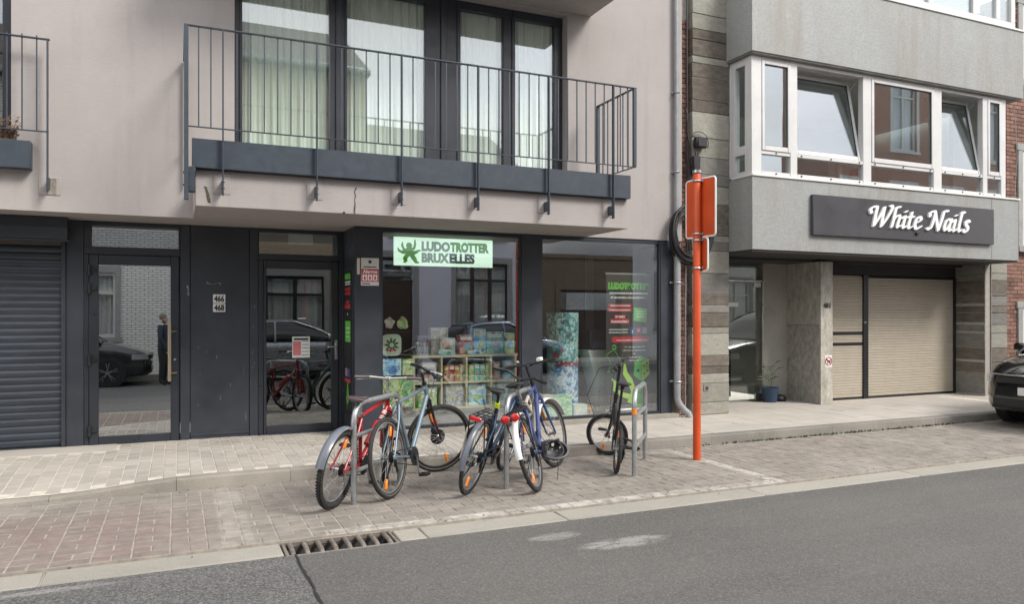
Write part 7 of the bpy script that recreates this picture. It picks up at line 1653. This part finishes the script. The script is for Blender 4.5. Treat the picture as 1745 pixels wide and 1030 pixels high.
# ================================================================ HOUSES ACROSS THE STREET (seen in the glass)
YO = -4.0
def facing_house(name, label, x0, x1, h, mt, wins, doors=(), trim=None, frame=None, roof=True, depth=8):
    hs = empty(name, ((x0+x1)/2, YO-depth/2, 0), label, 'house'); trim = trim or M_BST; frame = frame or M_WHITEF
    holes = sorted([(a, b_, c, d, 'w') for a, b_, c, d in wins]+[(a, b_, 0, d, 'd') for a, b_, d in doors])
    m = MB(); edges = sorted(set([x0, x1]+[q[0] for q in holes]+[q[1] for q in holes]))
    for a, b_ in zip(edges, edges[1:]):
        if b_-a < 1e-4: continue
        col_ = sorted([(q[2], q[3]) for q in holes if q[0] <= a+1e-5 and q[1] >= b_-1e-5]); z = 0
        for (c, d) in col_:
            if c > z+1e-4: m.box(a, b_, YO-.3, YO, z, c)
            z = d
        if z < h: m.box(a, b_, YO-.3, YO, z, h)
    m.box(x0, x1, YO-depth, YO-depth+.3, 0, h); m.box(x0, x0+.2, YO-depth+.3, YO-.3, 0, h); m.box(x1-.2, x1, YO-depth+.3, YO-.3, 0, h); m.build('wall', mt, hs, smooth=False)
    for (a, b_, c, d) in wins:
        t_ = MB(); t_.box(a-.14, a-.001, YO+.001, YO+.03, c, d); t_.box(b_+.001, b_+.14, YO+.001, YO+.03, c, d); t_.box(a-.14, b_+.14, YO+.001, YO+.03, d+.001, d+.18); t_.box(a-.18, b_+.18, YO+.001, YO+.07, c-.12, c-.001); t_.build('window_surround', trim, hs)
        f = MB(); n = 2 if b_-a < 1.6 else 3; f.box(a, b_, YO-.16, YO-.08, c, c+.09); f.box(a, b_, YO-.16, YO-.08, d-.09, d); zt = d-.55
        for i in range(n+1):
            xx = a+(b_-a)*i/n; f.box(max(a, xx-.055), min(b_, xx+.055), YO-.158, YO-.082, c+.091, d-.091)
        f.box(a+.056, b_-.056, YO-.156, YO-.084, zt-.04, zt+.04); w = f.build('window', frame, hs); bx('pane', M_GUP, w, a+.02, b_-.02, YO-.13, YO-.12, c+.05, d-.05)
        q = MB(); nn = 40; vs = []
        for i in range(nn+1): xx = a+(b_-a)*i/nn; vs += [(xx, YO-.26+.03*sin(i*1.9), c), (xx, YO-.26+.03*sin(i*1.9), d)]
        q.add(vs, [(2*i, 2*i+2, 2*i+3, 2*i+1) for i in range(nn)]); q.build('curtain', M_WHITE, w)
    for (a, b_, d) in doors:
        t_ = MB(); t_.box(a-.16, a-.001, YO+.001, YO+.03, 0, d); t_.box(b_+.001, b_+.16, YO+.001, YO+.03, 0, d); t_.box(a-.16, b_+.16, YO+.001, YO+.03, d+.001, d+.2); t_.build('door_surround', trim, hs)
        q = MB(); q.box(a, b_, YO-.2, YO-.12, 0, d-.75, .01); q.box(a, b_, YO-.2, YO-.12, d-.09, d); q.box(a, b_, YO-.2, YO-.1, d-.75, d-.67); dd = q.build('door', mat('brown_door', (.055, .03, .02), .4), hs); bx('pane', M_GUP, dd, a, b_, YO-.17, YO-.16, d-.67, d-.09)
    if roof:
        q = MB(); q.prism([(YO+.35, h), (YO+.35, h+.12), (YO-depth/2, h+2.6), (YO-depth-.3, h+.12), (YO-depth-.3, h)], 'x', x0-.05, x1+.05); q.build('roof', mat('roof_tile', (.09, .075, .07), .8, 0, .3, 20), hs, smooth=False); q = MB(); q.box(x0, x1, YO+.36, YO+.50, h-.02, h+.12, .03); q.build('gutter', M_ZINC, hs)
    else: bx('parapet', trim, hs, x0, x1, YO-.35, YO+.06, h+.001, h+.14, .01); bx('flat_roof', M_DARKROOM, hs, x0+.2, x1-.2, YO-depth+.3, YO-.35, h-.1, h)
    return hs
M_BW = brick_mat('white_glazed_brick', (.78, .78, .74), (.70, .70, .66), (.25, .25, .24), .21, .068, .009, .35)
M_BT = brick_mat('brown_brick', (.20, .14, .085), (.26, .185, .115), (.13, .11, .09), .21, .055, .01); M_BL = brick_mat('painted_lilac_brick', (.70, .70, .76), (.67, .67, .73), (.55, .55, .62), .22, .07, .006, .6); M_BRR = brick_mat('red_house_brick', (.30, .10, .06), (.36, .13, .08), (.38, .34, .3)); M_TAN = brick_mat('tan_stone', (.36, .28, .19), (.33, .25, .17), (.26, .2, .14), .5, .25, .008); M_WREN = render_mat('white_render', (.66, .66, .65))
facing_house('white_brick_house', 'white glazed brick house across the street, reflected in the left glass door', -13, .55, 7.5, M_BW, [(-3.2, -1.55, .95, 2.75), (-8, -6, .95, 2.7), (-3.4, -1.7, 4.1, 6.2), (-8, -6, 4.1, 6.2)], [(-5.2, -4.2, 2.5)])
facing_house('tan_house', 'tan fronted house across the street, reflected in the shop door', .62, 5.2, 8.6, M_TAN, [(1.6, 4.15, .9, 2.75), (1.2, 2.3, 4.1, 6.3), (3.2, 4.4, 4.1, 6.3)], (), frame=M_DARKMET)
facing_house('lilac_house', 'pale lilac painted brick house across the street, reflected in the wide shop window', 5.25, 10.75, 5.6, M_BL, [(7.95, 9.75, 1.05, 3.1), (6, 7.2, 3.9, 5.3), (8.3, 9.5, 3.9, 5.3)], [(5.55, 6.6, 3.2)], frame=mat('dark_brown_frame', (.04, .025, .02), .4))
facing_house('brown_garage', 'low brown brick garage across the street, reflected in the right shop window', 10.8, 14.4, 3.35, M_BT, [], [(11.6, 14.0, 2.3)], roof=False, trim=M_BT)
facing_house('white_gable_house', 'white house with gable across the street beyond the low garage', 14.45, 22.4, 5.0, M_WREN, [(15.5, 16.8, 1.0, 2.8), (17.5, 18.7, 1.0, 2.8), (20, 21.3, 1.0, 2.8), (15.5, 16.8, 3.5, 4.6)], [])
facing_house('red_brick_house', 'red brick house with tall white windows across the street, reflected in the salon window', 22.5, 33, 12.5, M_BRR, [(a, a+1.35, c, d) for a in (23.2, 25.85, 28.6, 31) for c, d in ((.9, 2.9), (4.2, 6.6), (8.0, 10.7))], [], trim=M_WREN, roof=False, depth=2.4)

# ================================================================ PERSON reflected in the left glass door
def person():
    p = empty('person', (-.30, -.42, Z_ROAD), 'person in a dark suit standing in the street, reflected in the left glass door', 'person')
    J = {'pel': (0, 0, .93), 'wst': (0, 0, 1.08), 'chs': (0, .0, 1.30), 'nk': (0, .01, 1.47), 'hd': (0, .03, 1.56), 'top': (0, .02, 1.70),
         'hl': (-.09, 0, .88), 'kl': (-.10, .02, .48), 'al': (-.11, -.02, .09), 'tl': (-.12, .14, .035), 'hr': (.09, 0, .88), 'kr': (.10, .03, .48), 'ar': (.12, -.01, .09), 'tr': (.13, .15, .035),
         'sl': (-.17, 0, 1.41), 'el': (-.24, .02, 1.13), 'wl': (-.20, .12, .92), 'pl': (-.19, .15, .84), 'sr': (.17, 0, 1.41), 'er': (.24, .03, 1.15), 'wr': (.16, .22, 1.20), 'pr': (.13, .28, 1.24)}
    E_ = [('pel', 'wst'), ('wst', 'chs'), ('chs', 'nk'), ('nk', 'hd'), ('hd', 'top'), ('pel', 'hl'), ('hl', 'kl'), ('kl', 'al'), ('al', 'tl'), ('pel', 'hr'), ('hr', 'kr'), ('kr', 'ar'), ('ar', 'tr'), ('chs', 'sl'), ('sl', 'el'), ('el', 'wl'), ('wl', 'pl'), ('chs', 'sr'), ('sr', 'er'), ('er', 'wr'), ('wr', 'pr')]
    RD = {'pel': (.15, .11), 'wst': (.14, .10), 'chs': (.17, .12), 'nk': (.055, .055), 'hd': (.078, .095), 'top': (.06, .07), 'hl': (.10, .10), 'hr': (.10, .10), 'kl': (.07, .075), 'kr': (.07, .075), 'al': (.045, .05), 'ar': (.045, .05), 'tl': (.045, .035), 'tr': (.045, .035), 'sl': (.075, .075), 'sr': (.075, .075), 'el': (.052, .052), 'er': (.052, .052), 'wl': (.034, .034), 'wr': (.034, .034), 'pl': (.03, .04), 'pr': (.03, .04)}
    ks = list(J); me = bpy.data.meshes.new('body'); me.from_pydata([J[k] for k in ks], [(ks.index(a), ks.index(b_)) for a, b_ in E_], [])
    o = bpy.data.objects.new('body', me); COL.objects.link(o); o.parent = p; o.modifiers.new('skin', 'SKIN')
    for i, k in enumerate(ks): me.skin_vertices[0].data[i].radius = RD[k]; me.skin_vertices[0].data[i].use_root = (k == 'pel')
    s = o.modifiers.new('sub', 'SUBSURF'); s.levels = s.render_levels = 2
    # cloth, skin and shoes by height on the figure itself
    m, t, b = nodes('suit_and_skin'); P = opos(t); sp_ = t.nodes.new('ShaderNodeSeparateXYZ'); t.links.new(P, sp_.inputs[0]); z = sp_.outputs[2]; y = sp_.outputs[1]
    suit = mixc(t, mth(t, 'GREATER_THAN', z, .90), (.015, .016, .02), (.022, .03, .05)); c = mixc(t, mth(t, 'GREATER_THAN', z, 1.455), suit, (.6, .6, .6)); c = mixc(t, mth(t, 'GREATER_THAN', z, 1.49), c, (.42, .25, .19)); c = mixc(t, mth(t, 'LESS_THAN', z, .08), c, (.012, .01, .01))
    t.links.new(c, b.inputs['Base Color']); b.inputs['Roughness'].default_value = .7; me.materials.append(m)
    hm = MB(); hm.lathe((0, .005, 1.60), (0, -.25, 1), [(0, .086), (.05, .090), (.09, .075), (.12, .04), (.13, .0)], 18); h = hm.mesh('hair', mat('grey_hair', (.16, .15, .14), .8)); hh = bpy.data.objects.new('hair', h); COL.objects.link(hh); hh.parent = p
    for s_ in (-1, 1):
        for q, (base, dr_) in enumerate([((J['pl' if s_ < 0 else 'pr'][0]+dx, J['pl' if s_ < 0 else 'pr'][1]+(.01 if s_ < 0 else .03), J['pl' if s_ < 0 else 'pr'][2]-(.03 if s_ < 0 else 0)), dx) for dx in (-.024, -.008, .008, .024, .04)]):
            g = MB(); bv = Vector(base); dv = Vector((0, .012, -.055)) if s_ < 0 else Vector((-.01, .05, -.012)); k = (.85, 1.0, .95, .75, .6)[q]
            g.tube([bv, bv+dv*.5*k, bv+dv*k+Vector((0, .008, -.006))], [.009, .008, .006], 6); f = bpy.data.objects.new('finger', g.mesh('finger', mat('skin', (.42, .25, .19), .5) if q == 0 and s_ < 0 else bpy.data.materials['skin'])); COL.objects.link(f); f.parent = p
    p.rotation_euler = (0, 0, radians(-70)); return p
person()
